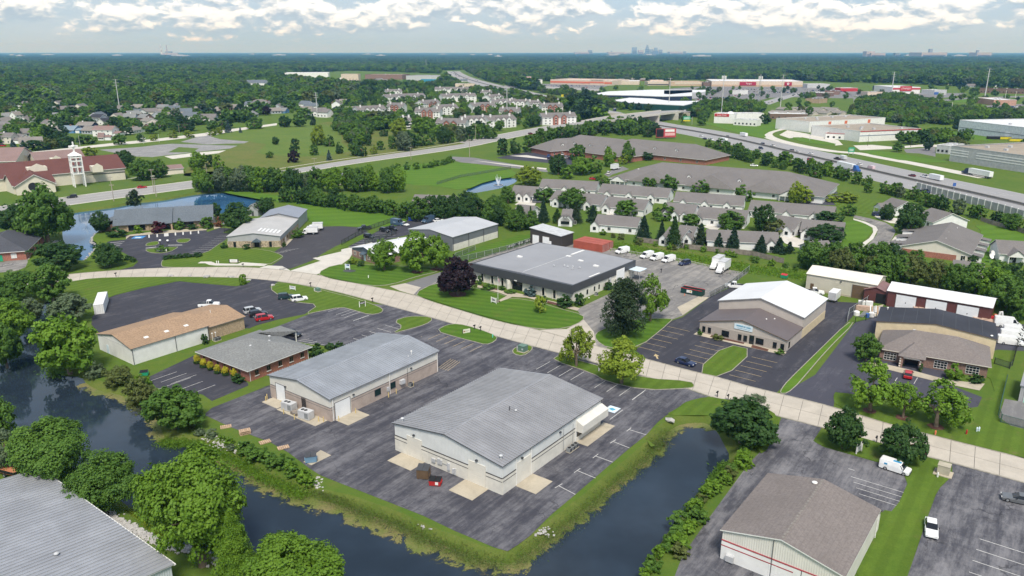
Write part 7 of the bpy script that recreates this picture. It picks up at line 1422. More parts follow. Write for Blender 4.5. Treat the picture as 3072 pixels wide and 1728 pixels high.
def crown(kind,nc,nl,ls,seed):
    "leaf clumps spread through a crown of width 1 and height 1, uneven in outline"
    rg=np.random.default_rng(seed)
    if kind=='conifer':
        z=rg.uniform(.06,1,nc)**1.15;a=rg.uniform(0,2*np.pi,nc);tier=.82+.18*np.sin(z*42+rg.uniform(0,6));r=.5*(1-z)**.85*tier*np.sqrt(rg.uniform(.25,1,nc))
        cc=np.stack([r*np.cos(a),r*np.sin(a),z],1);cr=.035+.055*(1-z)
    elif kind=='pine':
        nc=int(nc*1.5);a=rg.uniform(0,2*np.pi,nc);z=rg.choice(np.linspace(.16,.97,10),nc)+rg.normal(0,.03,nc);R0=.5*np.clip(1.15-.75*np.abs(z-.45)*1.6,.15,1)*(.75+.35*np.sin(a*3+z*9));r=R0*np.sqrt(rg.uniform(.1,1,nc));cc=np.stack([r*np.cos(a),r*np.sin(a),z],1);cr=np.full(nc,.075)
    else:
        ns={'round':10,'full':11,'oval':10,'loose':13,'bush':7}[kind];c0,hv,zl={'round':(.575,.42,.14),'full':(.50,.50,.02),'oval':(.54,.46,.09),'loose':(.58,.40,.18),'bush':(.46,.54,.0)}[kind]
        sd_=unit(rg.normal(size=(ns,3)));sd_[0]=(0,0,1);sr=rg.uniform(.36,.70,ns);so=sd_*sr[:,None];rs=rg.uniform(.30,.50,ns)*(.75 if kind=='loose' else 1);st=rg.uniform(0,1,ns)
        si=rg.integers(0,ns,nc);d=unit(rg.normal(size=(nc,3))+so[si]*.7);cc=so[si]+d*(rs[si]*rg.uniform(.45,1,nc)**.6)[:,None]
        core=rg.uniform(0,1,nc)<{'round':.34,'full':.40,'oval':.85,'loose':.12,'bush':.55}[kind];e=unit(rg.normal(size=(nc,3)));cc[core]=(e*(rg.uniform(.35,1,nc)**.5*rg.uniform(.74,.86))[:,None])[core]
        if kind=='oval':cc[:,:2]*=1.05-.45*np.clip(cc[:,2:3],0,1)
        rmax=np.percentile(np.hypot(cc[:,0],cc[:,1]),97);cc[:,:2]*=.46/rmax;z=cc[:,2];z=(z-z.min())/(z.max()-z.min());cc[:,2]=zl+z*(.95-zl)
        if kind=='loose':cc[:,2]-=.10*(np.hypot(cc[:,0],cc[:,1])/.5)**2
        cr=rg.uniform(.040,.085,nc)*(1.0 if kind!='bush' else 1.3)
    ct=rg.uniform(0,1,nc)**1.3
    if kind not in('conifer','pine'):ct=ct*.6+st[si]*.4
    idx=np.repeat(np.arange(nc),nl);n=len(idx);d=unit(rg.normal(size=(n,3))+np.array([0,0,.45]));C=cc[idx]+d*(cr[idx]*rg.uniform(.55,1.1,n))[:,None]
    axis=np.array([0,0,.45]);out=unit(C-axis)
    Nn=unit(d*.8+out*.7+rg.normal(size=(n,3))*.55+np.array([0,0,.25]));
    if kind in('conifer','pine'):Nn=unit(rg.normal(size=(n,3))*.6+np.array([0,0,.9])+out*.3)
    ok=C[:,2]>.015;C,Nn,idx=C[ok],Nn[ok],idx[ok]
    return quads_mesh('crown',C,Nn,ls*rg.uniform(.7,1.3,len(C)),ct[idx]*.7+rg.uniform(0,.3,len(C)),.7 if kind not in('conifer','pine')else .4)
def trunk_mesh(kind,seed):
    rg=random.Random(seed);b=MB()
    if kind=='conifer':b.tube((0,0,0),(0,0,.9),.03,.006,7);return b.mesh('trunk',[BARK])
    x,y=rg.uniform(-.02,.02),rg.uniform(-.02,.02);b.tube((0,0,-.01),(x,y,.24),.040,.030,8,0,False);b.tube((x,y,.24),(x*2,y*2,.62),.030,.012,8,0,False)
    for k in range(6):
        a=k*1.05+rg.uniform(-.3,.3);z=rg.uniform(.20,.42);L_=rg.uniform(.2,.33);b.tube((x,y,z),(x+L_*math.cos(a),y+L_*math.sin(a),z+rg.uniform(.14,.30)),.017,.005,6,0,False)
    return b.mesh('trunk',[BARK])
LODS={'hi':(620,62,.0150),'mid':(260,26,.031),'lo':(84,14,.072)}
CROWNS={};TRUNKS={}
def get_crown(kind,lod,var):
    k=(kind,lod,var)
    if k not in CROWNS:
        nc,nl,ls=LODS[lod]
        if kind=='loose':nc=int(nc*.62);ls*=.85
        if kind=='conifer':nc=int(nc*1.3)
        if kind=='bush':nc=int(nc*.6);ls*=1.25
        CROWNS[k]=crown(kind,nc,nl,ls,hash(k[0])%1+{'round':1,'oval':2,'conifer':3,'pine':4,'bush':5,'loose':6,'full':7}[kind]*100+var+{'hi':0,'mid':20,'lo':40}[lod])
        CROWNS[k].materials.append(LF['mid'])
    if(kind,var)not in TRUNKS:TRUNKS[(kind,var)]=trunk_mesh(kind,var*7+3)
    return CROWNS[k],TRUNKS[(kind,var)]
NAMES=dict(round='tree',full='tree',oval='tree',loose='tree',conifer='spruce_tree',pine='pine_tree',bush='shrub')
TREE_N=[0];TREES=[]
def plant(p,h,w,kind,col,label,group=None,z=0.0,lod=None):
    pxs=h/px_size(p)/3
    lod=lod or('hi' if pxs>62 else 'mid' if pxs>17 else 'lo');var=random.randrange(3 if lod!='hi' else 2)
    me,tr=get_crown(kind,lod,var)
    t=thing(NAMES[kind],label,'shrub' if kind=='bush' else 'tree',(p.x,p.y,z),random.uniform(0,6.28),group)
    c=link('crown' if kind!='bush' else 'foliage',me,t,LF[col]);c.scale=(w,w,h)
    if kind!='bush':k=link('trunk',tr,t);k.scale=(w,w,h)if kind!='conifer' else(w*.8,w*.8,h);TREE_N[0]+=1
    TREES.append(t);return t
def tr(tile,x,y,yt,w,kind,col,label,group=None,z=0.0,lod=None):
    "a tree traced on the photo: foot, top row and crown width"
    p=G(f'{tile}:{x},{y}')
    for _ in range(14):
        if any(inside(p,b)for b in BLOCKED):p=p*(1-1/p.length)
    h=height_at(p,survey(tile,x,yt)[1]);ww=w*(survey(tile,1,0)[0]-survey(tile,0,0)[0])*px_size(p)
    return plant(p,max(.5,h),ww,kind,col,label,group,z,lod)
for a in((6,1530,1372,520,770,'round','bright','big bright green maple with pale trunks in front, bottom left'),(6,430,790,262,620,'round','mid','broad tree behind the big metal roof, left one of two'),(6,800,965,500,540,'round','mid','broad tree behind the big metal roof, right one of two'),(6,15,390,105,260,'round','mid','tree at the left edge above the canal bend'),(6,60,615,340,300,'loose','grey','pale feathery shrub tree at the left edge'),(6,1800,1500,955,400,'conifer','bright','light feathery conifer at the bottom edge'),(6,2210,1760,1165,760,'round','bright','bright green tree cut by the bottom edge'),(6,1320,335,20,440,'round','mid','round tree on the canal bank below the brick office lot'),(6,1065,195,-40,240,'round','olive','smaller olive tree on the bank left of the round one'),
          (3,530,1372,940,460,'round','bright','bright round tree beside the white workshop gable'),(3,545,985,775,310,'round','grey','grey green tree beside the white container'),(3,110,1135,815,310,'round','bright','bright tree on the left canal bank'),(3,55,1325,985,270,'round','mid','darker tree below the bright one on the left canal bank'),(3,140,815,598,310,'round','mid','left one of two bushy trees where the street enters'),(3,400,825,550,300,'round','mid','right one of two bushy trees where the street enters'),(3,50,895,735,230,'round','mid','low tree at the left edge beside the canal'),(3,250,990,805,190,'round','grey','grey green tree at the narrow end of the canal'),
          (3,365,385,-60,400,'round','mid','very tall tree beside the blue pond at left'),(3,120,310,90,250,'round','dark','dark tree left of the very tall one'),(3,450,592,385,360,'round','dark','spreading dark tree at the foot of the blue pond'),(3,830,562,383,230,'round','dark','dark layered tree beside the looped drive'),(3,762,308,146,148,'round','dark','dark tree at the left end of the slate roofed office'),(3,1020,108,-8,125,'pine','pine','ragged pine behind the slate roof'),(3,1805,305,78,250,'round','dark','tree between the slate roof and the stone fronted workshop'),(3,1630,192,78,88,'round','dark','small tree at the right end of the slate roof'),(3,2005,170,42,155,'round','dark','round tree beside the end of the pond'),
          (4,880,775,488,310,'round','purple','dark purple maple at the corner of the charcoal fascia workshop'),(4,325,590,360,210,'round','bright','left of three bright trees before the white roofed office'),(4,575,605,298,260,'round','bright','middle of three bright trees before the white roofed office'),(4,718,585,320,215,'round','bright','right of three bright trees before the white roofed office'),(4,2130,1085,685,360,'pine','pine','broad dark pine beside the pale car park'),(4,2330,975,615,270,'loose','bright','bright tree behind the dark pine'),(4,1500,910,788,115,'round','lime','small lime tree on the striped lawn'),(4,1775,1315,1008,280,'loose','lime','left of two feathery lime trees by the street'),(4,2115,1445,1088,390,'loose','lime','right of two feathery lime trees by the street'),
          (8,1205,485,158,275,'oval','dark','left of two clipped dark trees by the street, lower right'),(8,1650,592,262,325,'oval','dark','right of two clipped dark trees, above the white van'),(8,440,445,115,490,'round','dark','big dark tree at the head of the right pond'),(8,530,200,70,220,'loose','grey','feathery top of the tree at the right pond head'),(8,1410,205,-190,400,'loose','bright','left of three airy trees before the brick office'),(8,1660,258,-15,250,'loose','bright','middle of three airy trees before the brick office'),(8,1910,325,-45,420,'loose','bright','right of three airy trees before the brick office'),(5,1380,1278,1072,210,'round','mid','tree at the left corner of the brick office')):
    tr(str(a[0]),*a[1:])
for i,(x,y)in enumerate(((1490,1295),(1538,1325),(1588,1345),(1643,1368),(1703,1385),(1768,1402))):
    q=G(f'3:{x},{y}');plant(q,1.0,1.7,'bush','dark',f'dark green skirt under the {nth(i)} yellow shrub from the left','skirts under yellow shrubs',0,'mid');plant(q,1.75,1.55,'bush','yellow',f'bright yellow round shrub beside the brick office, {nth(i)} from the left','yellow shrubs beside the brick office',.45,'mid')
sh=[(3,1800,1435,1372,110,'dark','dark round shrub at the end of the yellow row'),(3,1195,308,222,115,'plum','plum red shrub at the slate roofed entrance'),(3,1352,282,203,100,'mid','green shrub right of the slate roofed entrance'),(3,1560,272,193,100,'mid','green shrub at the right end of the slate roofed office'),(3,878,338,268,150,'dark','dark hedge at the left end of the slate roofed office'),(3,1042,312,254,66,'bright','small bright shrub before the slate roofed office'),(3,1460,282,244,86,'dark','low dark hedge before the slate roofed office'),(3,1660,262,188,76,'red','rusty shrub beside the pond path'),(3,1220,445,405,110,'mid','clipped hedge on the looped drive island'),(3,2390,1230,1145,125,'dark','round shrub between the brick office and the blush warehouse'),(3,2495,1185,1142,80,'dark','low shrub right of the round one by the blush warehouse'),(3,2560,1175,1130,80,'dark','shrub at the far corner of the blush warehouse'),(3,740,1395,1285,130,'grey','grey green shrub below the white workshop wall'),(3,900,1449,1318,210,'olive','olive shrub on the canal bank'),(3,1080,1460,1370,120,'bright','bright shrub by the small green bin'),(3,1835,700,622,60,'bright','young shrub by the boulders at the street'),
      (4,1425,785,708,105,'silver','blue green shrub at the charcoal fascia entrance'),(4,1690,862,778,150,'dark','left of two clipped shrubs at the workshop corner'),(4,1800,858,768,90,'dark','right of two clipped shrubs at the workshop corner'),(4,2015,738,664,74,'dark','clipped shrub along the right wall of the charcoal fascia workshop'),(4,1042,695,634,44,'dark','shrub tucked beside the purple maple'),(4,1110,735,688,110,'mid','low hedge near the purple maple'),(4,1210,738,710,58,'dark','small clipped shrub before the charcoal fascia'),(4,1272,762,736,92,'mid','low flat shrub on the path corner'),(4,1530,830,785,60,'dark','shrub right of the lime tree'),(4,95,545,492,60,'lime','lime shrub at the brick office corner'),(4,60,550,520,40,'dark','small dark shrub left of the lime shrub'),(4,150,560,520,60,'dark','dark shrub before the slate blue gable'),
      (5,2035,1412,1300,135,'bright','bright round shrub under the brick office window'),(5,2210,1440,1378,112,'dark','dark low shrub at the corner of the brick office'),(5,1475,1295,1250,54,'dark','small shrub at the brick office porch'),(5,130,1080,1036,46,'mid','small shrub at the left corner of the tan showroom'),(5,262,1115,1080,90,'olive','low brown shrubs along the tan showroom'),(5,730,1225,1185,70,'mid','shrub at the right corner of the tan showroom'),(5,1650,1310,1285,40,'dark','tiny shrub beside the porch pier'),(5,1795,1360,1295,30,'dark','slim dark shrub by the brick office window'),(3,1545,1130,1075,56,'dark','small dark conifer like shrub behind the workshop'),(3,1690,425,385,60,'dark','dark shrub left of the stone front'),(3,1860,430,395,66,'dark','clipped shrub beside the stone porch'),(3,2145,410,370,40,'dark','clipped shrub at the corner of the stone front'),(3,2250,345,268,90,'mid','hedge along the side of the stone fronted workshop')]
for a in sh:tr(str(a[0]),a[1],a[2],a[3],a[4],'bush',a[5],a[6])
for i,x in enumerate((1250,1290,1330,1360,1400,1430,1490)):tr('3',x,510-(x-1250)*.09,478-(x-1250)*.09,55 if x<1480 else 80,'bush','dark',f'clipped shrub edging the looped drive, {nth(i)} from the left','shrubs edging the looped drive')
for i,(x,y)in enumerate(((965,515),(1005,528))):tr('3',x,y,y-38,60,'bush','dark',f'{"left" if i == 0 else "right"} clipped shrub under the dark layered tree','shrubs under the layered tree')
def along(spec,spacing,hr,wr,kind,cols,fmt,group,jitter=1.0,z=0.0,lod=None):
    pts=P(spec);n=max(2,int(plen(pts)/spacing));out=[]
    for p in resample(pts,n):
        q=p+Vector((random.uniform(-1,1),random.uniform(-1,1)))*jitter
        if any(inside(q,b)for b in BLOCKED):continue
        h=random.uniform(*hr);out.append(plant(q,h,h*random.uniform(*wr),kind,random.choice(cols),'x',group,z,lod))
    ordinal(out,fmt,group);return out
along('6:1830,535 1920,575 2050,620 2150,660 2250,715 2330,760',1.5,(1.6,2.6),(1.1,1.5),'bush',['mid','bright','mid'],'leafy shrub on the canal bank above the algae, {n} from the left','shrubs on the canal bank',.7)
along('6:1400,300 1520,350 1640,430 1760,480',1.8,(.9,1.7),(1.2,1.7),'bush',['olive','bright','grey'],'low scrub on the stony bank below the blush warehouse, {n} from the left','scrub on the stony bank',.9)
along('8:600,400 540,470 470,560 400,650 310,750 220,850 130,960 70,1060 20,1160 -30,1290',1.7,(1.3,2.6),(1.1,1.5),'bush',['mid','bright','olive','bright'],'green shrub between the right pond and the cracked drive, {n} from the left','shrubs along the right pond',.7)
along('7:2540,1080 2480,1200 2400,1330 2330,1449',1.6,(1.4,2.6),(1.1,1.4),'bush',['mid','bright'],'shrub at the bottom edge beside the right pond, {n} from the left','shrubs at the bottom edge',.7)
along('8:590,330 640,360 660,390',1.6,(1.6,2.6),(1.1,1.5),'bush',['dark','mid'],'shrub at the foot of the pond head tree, {n} from the left','shrubs at the pond head',.6)
along('3:700,1400 820,1449',2.4,(1.3,2.2),(1.2,1.6),'bush',['olive','grey'],'low shrub beside the mown bank, {n} from the left','shrubs on the mown bank',1)
VS=[]
for a in((150,1215,848,300),(420,1235,928,220),(612,1245,848,270),(1010,1295,958,270),(1290,1275,1108,200),(1500,1375,1008,270),(1920,1395,1138,270),(2200,1385,1178,270),(2350,1405,1238,210)):VS.append(tr('zd',*a,'conifer',random.choice(('blue','dark','pine')),'x'))
for a in((650,1445,1098,240),(860,1455,1248,210),(1150,1455,1168,240),(1400,1445,1198,230),(330,1405,1228,115),(460,1395,1208,115)):VS.append(tr('zc',*a,'conifer',random.choice(('blue','dark','pine')),'x'))
VS.append(tr('5',920,525,373,105,'conifer',random.choice(('blue','dark','pine')),'x'));ordinal(VS,'dark spruce in the row before the villas, {n} spruce from the left','spruces before the villas')
VT=[]
for t_,*a in(('zd',560,445,230,300,'mid'),('zd',1010,505,300,290,'mid'),('zd',1650,612,370,290,'mid'),('zd',210,425,265,150,'mid'),('zd',300,425,280,120,'mid'),('zd',440,892,660,330,'mid'),('zd',880,995,830,340,'mid'),('zd',1460,1015,762,430,'mid'),('zd',1980,1085,662,380,'dark'),('zd',2120,1125,900,330,'olive'),('zd',1440,1085,970,180,'mid'),('zd',2440,655,318,250,'lime'),('zc',880,722,408,300,'dark'),('zc',1160,505,268,240,'mid'),('zc',1240,725,448,340,'bright'),('zc',1430,695,440,250,'mid'),('zc',1640,605,298,210,'bright'),('zc',1920,505,213,215,'mid'),('zc',1850,565,400,165,'lime'),('zc',440,895,588,410,'lime'),('zc',660,1135,930,390,'mid'),('zc',1100,1155,928,430,'mid'),('zc',1900,1335,1108,400,'mid'),('zc',1010,785,580,260,'bright'),('zc',1540,865,720,230,'mid'),('zc',120,1155,888,270,'mid'),('zc',2230,495,380,200,'dark'),('zc',1390,1315,1200,210,'mid'),
                ('ze',850,715,228,430,'dark'),('ze',510,505,248,240,'dark'),('5',1110,245,150,205,'dark'),('5',1085,375,248,300,'dark'),('5',1200,70,0,250,'lime'),('5',900,60,-40,200,'lime'),('5',1245,175,90,130,'mid'),('ze',1800,1120,1035,150,'dark')):
    VT.append(tr(t_,*a[:4],'full',a[4],'x'))
ordinal(VT,'leafy tree among the villas and nursing home, {n} such tree from the left','trees among the villas')
RD='full'
along('3:2150,75 2350,95 2576,125 4:150,145 350,165 520,200',4.0,(6,9),(.85,1.15),RD,['mid','dark','mid'],'tree in the front row of the belt behind the bright lawn, {n} from the left','belt behind the bright lawn',1.5)
along('0:1545,1445 1640,1449 1780,1440 1900,1449 2020,1440 2150,1449 2260,1449 2400,1449 2540,1449 1:150,1440 330,1449 420,1449',4.8,(9,14),(.7,.95),RD,['mid','mid','dark','grey','bright'],'tall tree in the back row behind the bright lawn, {n} from the left','back row behind the bright lawn',2.5)
along('4:560,215 760,200 950,210 1120,245 1230,275 1330,300 1400,280',5,(7,11),(.75,1.0),RD,['mid','dark','mid'],'tree in the belt behind the grey warehouse, {n} from the left','belt behind the grey warehouse',2)
along('4:620,130 800,120 1000,140 1200,190 1330,230',6,(7,10),(.75,1.0),RD,['mid','dark'],'tree in the second row behind the grey warehouse, {n} from the left','second row behind the grey warehouse',2)
along('5:1010,580 1150,620 1330,665 1480,690 1640,680 1800,700 1960,730 2150,770 2330,830 2450,900 2560,960',5,(8,11),(.8,1.0),RD,['mid','mid','bright','olive'],'tree behind the beige shed and maroon garage, {n} in the front row','front row behind the maroon garage',1.8)
along('5:1000,520 1150,545 1300,590 1480,610 1640,600 1850,640 2000,660 2200,690 2400,740 2576,830',6,(8,11),(.8,1.0),RD,['mid','dark','mid','olive'],'tree behind the maroon garage, {n} in the back row','back row behind the maroon garage',1.8)
along('zb:720,1090 880,1100 1050,1060 1200,1035 1350,1020 1480,1010 1680,985 1820,965 2000,945 2150,935',9,(9,14),(.7,.95),RD,['mid','dark','mid','grey'],'tree lining the main road before the flats, {n} from the left','trees before the flats',2)
along('zc:20,425 140,405 270,395 400,385 540,350',8,(9,12),(.75,.95),RD,['mid','dark'],'tree beside the main road and dark car park, {n} from the left','trees at the dark car park',2)
along('zf:600,1140 800,1110 1000,1085 1200,1060 1400,1045 1600,1035 1800,1030 2000,1040 2200,1060',11,(9,13),(.75,1),RD,['mid','dark','bright','mid'],'tree in front row between nursing home and interstate, {n} from left','front row behind the nursing home',3)
along('2:190,1110 330,1140 480,1180 640,1215 800,1245 950,1275 1100,1330 1250,1370 1400,1400',6.5,(5,8),(.85,1.1),RD,['mid','bright','mid'],'roadside tree along the near edge of the interstate, {n} from the left','trees along the interstate',2)
along('2:330,1180 480,1215 640,1250 800,1285 930,1310 1010,1345',6,(5,8),(.85,1.1),RD,['mid','dark','mid'],'tree in the inner row between the low grey roof and interstate, {n} from left','inner row along the interstate',3)
along('5:1420,10 1600,20 1760,70 1880,110 2050,160 2250,205 2420,250 2576,310',6,(4.5,7),(.9,1.2),RD,['mid','dark','mid','grey'],'tree at the foot of the sound wall, {n} from the left','trees below the sound wall',2)
along('zb:700,1410 850,1405 1050,1395 1250,1375 1400,1340 1600,1300',3.6,(3,5),(1,1.3),'bush',['bright','mid','mid'],'shrub in the hedge above the far lawn, {n} from the left','hedge above the far lawn',1.5)
along('4:2000,330 2200,380 2450,430 5:100,440 400,500 640,560 860,600',4.2,(1.6,3.0),(1,1.4),'bush',['bright','mid','olive'],'shrub in the rough grass below the wooden fence, {n} from the left','shrubs below the wooden fence',2)
for i,a in enumerate(((130,1195,925,190,'mid'),(235,1205,960,150,'dark'),(410,1170,1035,120,'lime'),(515,1105,970,140,'mid'),(790,905,618,290,'lime'),(870,1120,820,270,'grey'),(560,900,790,150,'dark'),(330,1045,830,130,'dark'),(90,960,720,260,'mid'),(270,780,600,240,'dark'))):
    tr('zb',*a[:4],RD,a[4],f'tree on the meadow before the flats, {nth(i)} of these from the road','trees on the meadow')
PK=[]
for x,y,yt,w,c,k in((900,1092,1008,112,'mid',RD),(1067,1072,1008,64,'dark',RD),(1160,1062,1010,62,'lime',RD),(1310,1042,984,72,'lime',RD),(1430,1037,984,82,'lime',RD),(1605,1022,974,62,'lime',RD),(1600,987,908,92,'mid',RD),(1660,1012,950,72,'lime',RD),(1725,1002,914,62,'silver','conifer'),(1815,1002,960,32,'silver','conifer'),(1920,972,878,135,'mid',RD),(2080,1092,1030,62,'dark',RD),(2230,1092,1044,64,'dark',RD),(2220,1167,1084,84,'dark',RD),(2215,1227,1138,98,'purple',RD),(2372,1172,1094,78,'mid',RD),(2485,1212,1134,58,'silver','conifer'),(2400,1097,938,115,'lime',RD),(1490,1282,1138,135,'bright',RD),(1580,1262,1168,72,'dark',RD),(1655,1282,1168,92,'bright',RD),(2035,1192,1144,62,'mid',RD),(660,1182,1113,165,'lime',RD),(940,1272,1128,155,'dark',RD),(1080,1362,1198,185,'mid',RD),(1210,1342,1198,145,'mid',RD),(500,1112,1003,135,'dark',RD),(290,1132,1058,185,'dark',RD),(390,1122,1038,115,'olive',RD),(660,1085,1020,150,'mid',RD),(2150,960,870,110,'dark',RD),(2260,955,860,120,'mid',RD),(2365,945,860,60,'blue','conifer'),(2490,1105,1020,90,'mid',RD),(2560,1160,1070,60,'dark',RD)):
    PK.append(tr('0',x,y,yt,w,k,c,'x'))
PK.append(tr('1',305,1395,1305,48,'conifer','silver','x'));ordinal(PK,'tree on the church grounds and park, {n} park tree from the left','park trees')
SB=[]
for x,y,yt,w,c in((140,950,890,120,'mid'),(150,1010,935,150,'bright'),(320,925,875,90,'bright'),(385,905,800,130,'dark'),(140,890,842,90,'lime'),(270,880,850,70,'lime'),(355,1010,955,100,'dark'),(785,900,780,170,'dark'),(955,885,815,110,'yellow'),(1010,950,890,80,'bright'),(1140,900,865,70,'bright'),(1050,880,810,80,'dark'),(885,1010,880,110,'dark'),(960,1020,960,100,'dark'),(1290,930,870,120,'dark'),(1400,990,880,160,'dark'),(1520,940,845,110,'mid'),(1680,970,860,170,'dark'),(1410,850,790,120,'mid'),(1480,840,770,110,'mid'),(1160,690,665,90,'lime'),(760,760,705,110,'olive'),(215,780,735,100,'lime'),(460,835,790,60,'silver'),(2010,870,800,80,'purple'),(1250,750,720,60,'purple'),(1920,860,760,160,'mid'),(2200,830,760,140,'mid'),(2470,870,800,130,'bright'),(2300,900,810,130,'mid'),(100,1110,1055,60,'silver'),(180,1120,1060,70,'silver'),(440,1090,990,70,'dark'),(600,870,820,90,'mid'),(80,830,790,90,'dark'),(690,800,740,120,'mid'),(1110,840,790,100,'mid'),(560,780,740,130,'dark'),(320,830,780,130,'dark'),(1750,800,730,140,'mid'),(1330,800,730,120,'mid'),(1020,800,740,120,'mid'),(2060,740,690,120,'mid'),(1620,740,680,130,'dark'),(860,720,660,120,'mid')):
    SB.append(tr('0',x,y,yt,w,'conifer' if c=='silver' else RD,c,'x'))
ordinal(SB,'tree between the suburban houses beyond the church, {n} from the left','suburban trees')
def scatter(name,label,pts,sc_,rot,protos):
    me=bpy.data.meshes.new(name);me.vertices.add(len(pts));me.vertices.foreach_set('co',pts.astype(np.float32).ravel())
    for nm,dt,arr in(('scl','FLOAT_VECTOR',sc_),('rot','FLOAT_VECTOR',rot)):a=me.attributes.new(nm,dt,'POINT');a.data.foreach_set('vector',arr.astype(np.float32).ravel())
    o=link(name,me);tag(o,label,'trees',None,'stuff')
    cl_=bpy.data.collections.new(name+'_source')
    for k,(m_,mt)in enumerate(protos):q=bpy.data.objects.new('source_tree',m_);cl_.objects.link(q);q.material_slots[0].link='OBJECT';q.material_slots[0].material=mt
    ng=bpy.data.node_groups.new(name,'GeometryNodeTree');ng.interface.new_socket('Geometry',in_out='INPUT',socket_type='NodeSocketGeometry');ng.interface.new_socket('Geometry',in_out='OUTPUT',socket_type='NodeSocketGeometry')
    N=ng.nodes;gi,go=N.new('NodeGroupInput'),N.new('NodeGroupOutput');ip=N.new('GeometryNodeInstanceOnPoints');ci=N.new('GeometryNodeCollectionInfo');ci.inputs[0].default_value=cl_;ci.inputs['Separate Children'].default_value=True;ci.inputs['Reset Children'].default_value=True
    ip.inputs['Pick Instance'].default_value=True;lk=ng.links.new;lk(gi.outputs[0],ip.inputs['Points']);lk(ci.outputs[0],ip.inputs['Instance'])
    for nm,sk in(('scl','Scale'),('rot','Rotation')):a=N.new('GeometryNodeInputNamedAttribute');a.data_type='FLOAT_VECTOR';a.inputs[0].default_value=nm;lk(a.outputs[0],ip.inputs[sk])
    rv=N.new('FunctionNodeRandomValue');rv.data_type='INT';rv.inputs['Min'].default_value=0 if 'Min' in rv.inputs else 0
    for s_ in rv.inputs:
        if s_.name=='Max' and s_.type=='INT':s_.default_value=len(protos)-1
        if s_.name=='Min' and s_.type=='INT':s_.default_value=0
    io=[s_ for s_ in rv.outputs if s_.type=='INT'][0];lk(io,ip.inputs['Instance Index']);lk(ip.outputs[0],go.inputs[0])
    md=o.modifiers.new('scatter','NODES');md.node_group=ng;return o
CLEAR=[P(s)for s in('-300,640 -300,400 60,370 200,352 300,343 420,335 500,318 560,312 640,310 700,290 760,285 830,295 870,300 960,325 1180,352 1100,372 900,404 700,432','-300,600 720,438 1180,360 1480,302 1700,330 2000,480 2800,720 2800,1500 -300,1500','1290,212 1330,206 1620,204 1700,202 2020,203 2120,208 2300,212 2576,226 2900,245 2900,760 2000,480 1650,330 1480,262','720,196 740,184 900,178 1110,186 1120,200 1080,216 900,216 760,216','905,300 908,255 960,222 1240,226 1330,258 1450,290 1460,310 1300,332 1180,352 1100,335 930,312')]+[I65POLY,ARTPOLY]+[P('1:740,532 930,527 1000,572 1150,632 1450,702 1700,762 1560,790 1400,760 1150,700 950,672 830,622 750,562')]
ALLOW=[P(s)for s in('zh:40,560 560,470 1000,520 1300,600 1560,690 2576,745 2900,760 2900,850 1600,830 1560,880 900,880 450,840 60,760','zg:340,640 560,580 900,570 1400,600 1400,700 1240,735 700,700 560,800 450,830 330,740','zf:1250,480 1320,420 1450,470 1560,545 1900,560 2400,605 2380,640 1900,670 1640,610 1550,570','zf:800,430 900,400 1100,410 1050,450','zh:600,1120 1250,1095 1640,1105 1780,1110 1700,1160 1250,1165 650,1190','zb:-150,560 150,600 350,620 620,650 650,800 400,830 300,960 380,1040 0,1000 -150,900','zf:560,1120 1000,1050 1500,960 1900,850 2200,870 2300,960 2400,1050 2200,1040 1700,1010 1000,1080','zf:0,480 300,350 600,420 680,560 880,590 700,600 450,560 100,480','zf:380,940 560,760 740,820 760,900 500,990 250,1010')]
APT=CLEAR[4];BLK=BLOCKED
def keep_free(pts,polys):
    k=np.ones(len(pts),bool)
    for q in polys:
        xs=[p.x for p in q];ys=[p.y for p in q];m_=k&(pts[:,0]>=min(xs))&(pts[:,0]<=max(xs))&(pts[:,1]>=min(ys))&(pts[:,1]<=max(ys))
        if m_.any():i=np.where(m_)[0];k[i]&=~inside_np(pts[i],q)
    return k
def in_any(pts,polys):
    k=np.zeros(len(pts),bool)
    for q in polys:k|=inside_np(pts,q)
    return k
def fan(n,d0,d1,power=1.0):
    a=RNG.uniform(-.66,.66,n);u=RNG.uniform(0,1,n);d=(d0**power+u*(d1**power-d0**power))**(1/power)if power else d0*(d1/d0)**u;return np.stack([d*np.tan(a),d],1)
lo=[get_crown('round','lo',v)[0]for v in range(3)];lm=[(lo[k%3],LF[c])for k,c in enumerate('mid mid bright olive mid dark mid bright grey mid blue bright dark mid'.split())]
def size(n,h0,h1,w0,w1):h=RNG.uniform(h0,h1,n);w=h*RNG.uniform(w0,w1,n);return np.stack([w,w,h],1)
def zrot(n):r=np.zeros((n,3));r[:,2]=RNG.uniform(0,6.28,n);return r
p=fan(60000,430,4200,1.5);p=p[keep_free(p,CLEAR)&keep_free(p,BLK)&keep_free(p,FRONT)];SUBP=P('-300,420 -300,290 0,278 200,270 400,268 700,268 900,262 960,300 860,305 700,296 560,318 400,345 60,378');sb=in_any(p,[SUBP])
p=p[(RNG.uniform(0,1,len(p))<np.where(sb,.62,1.0))];sb=in_any(p,[SUBP]);hs=(np.where(sb,.68,1.0)*(1+.28*np.sin(p[:,0]/71+1.3)*np.sin(p[:,1]/113)+.16*np.sin(p[:,0]/31+p[:,1]/47)))[:,None]
scatter('woodland','continuous green woodland canopy stretching beyond the suburb and shops',np.c_[p,np.zeros(len(p))],size(len(p),9,18,1.0,1.5)*hs,zrot(len(p)),lm)
q=[]
for pl_ in ALLOW:
    xs=[a.x for a in pl_];ys=[a.y for a in pl_];ar=abs(area(pl_))/2;n=int((max(xs)-min(xs))*(max(ys)-min(ys))/42);c_=np.stack([RNG.uniform(min(xs),max(xs),n),RNG.uniform(min(ys),max(ys),n)],1);c_=c_[inside_np(c_,pl_)];q.append(c_)
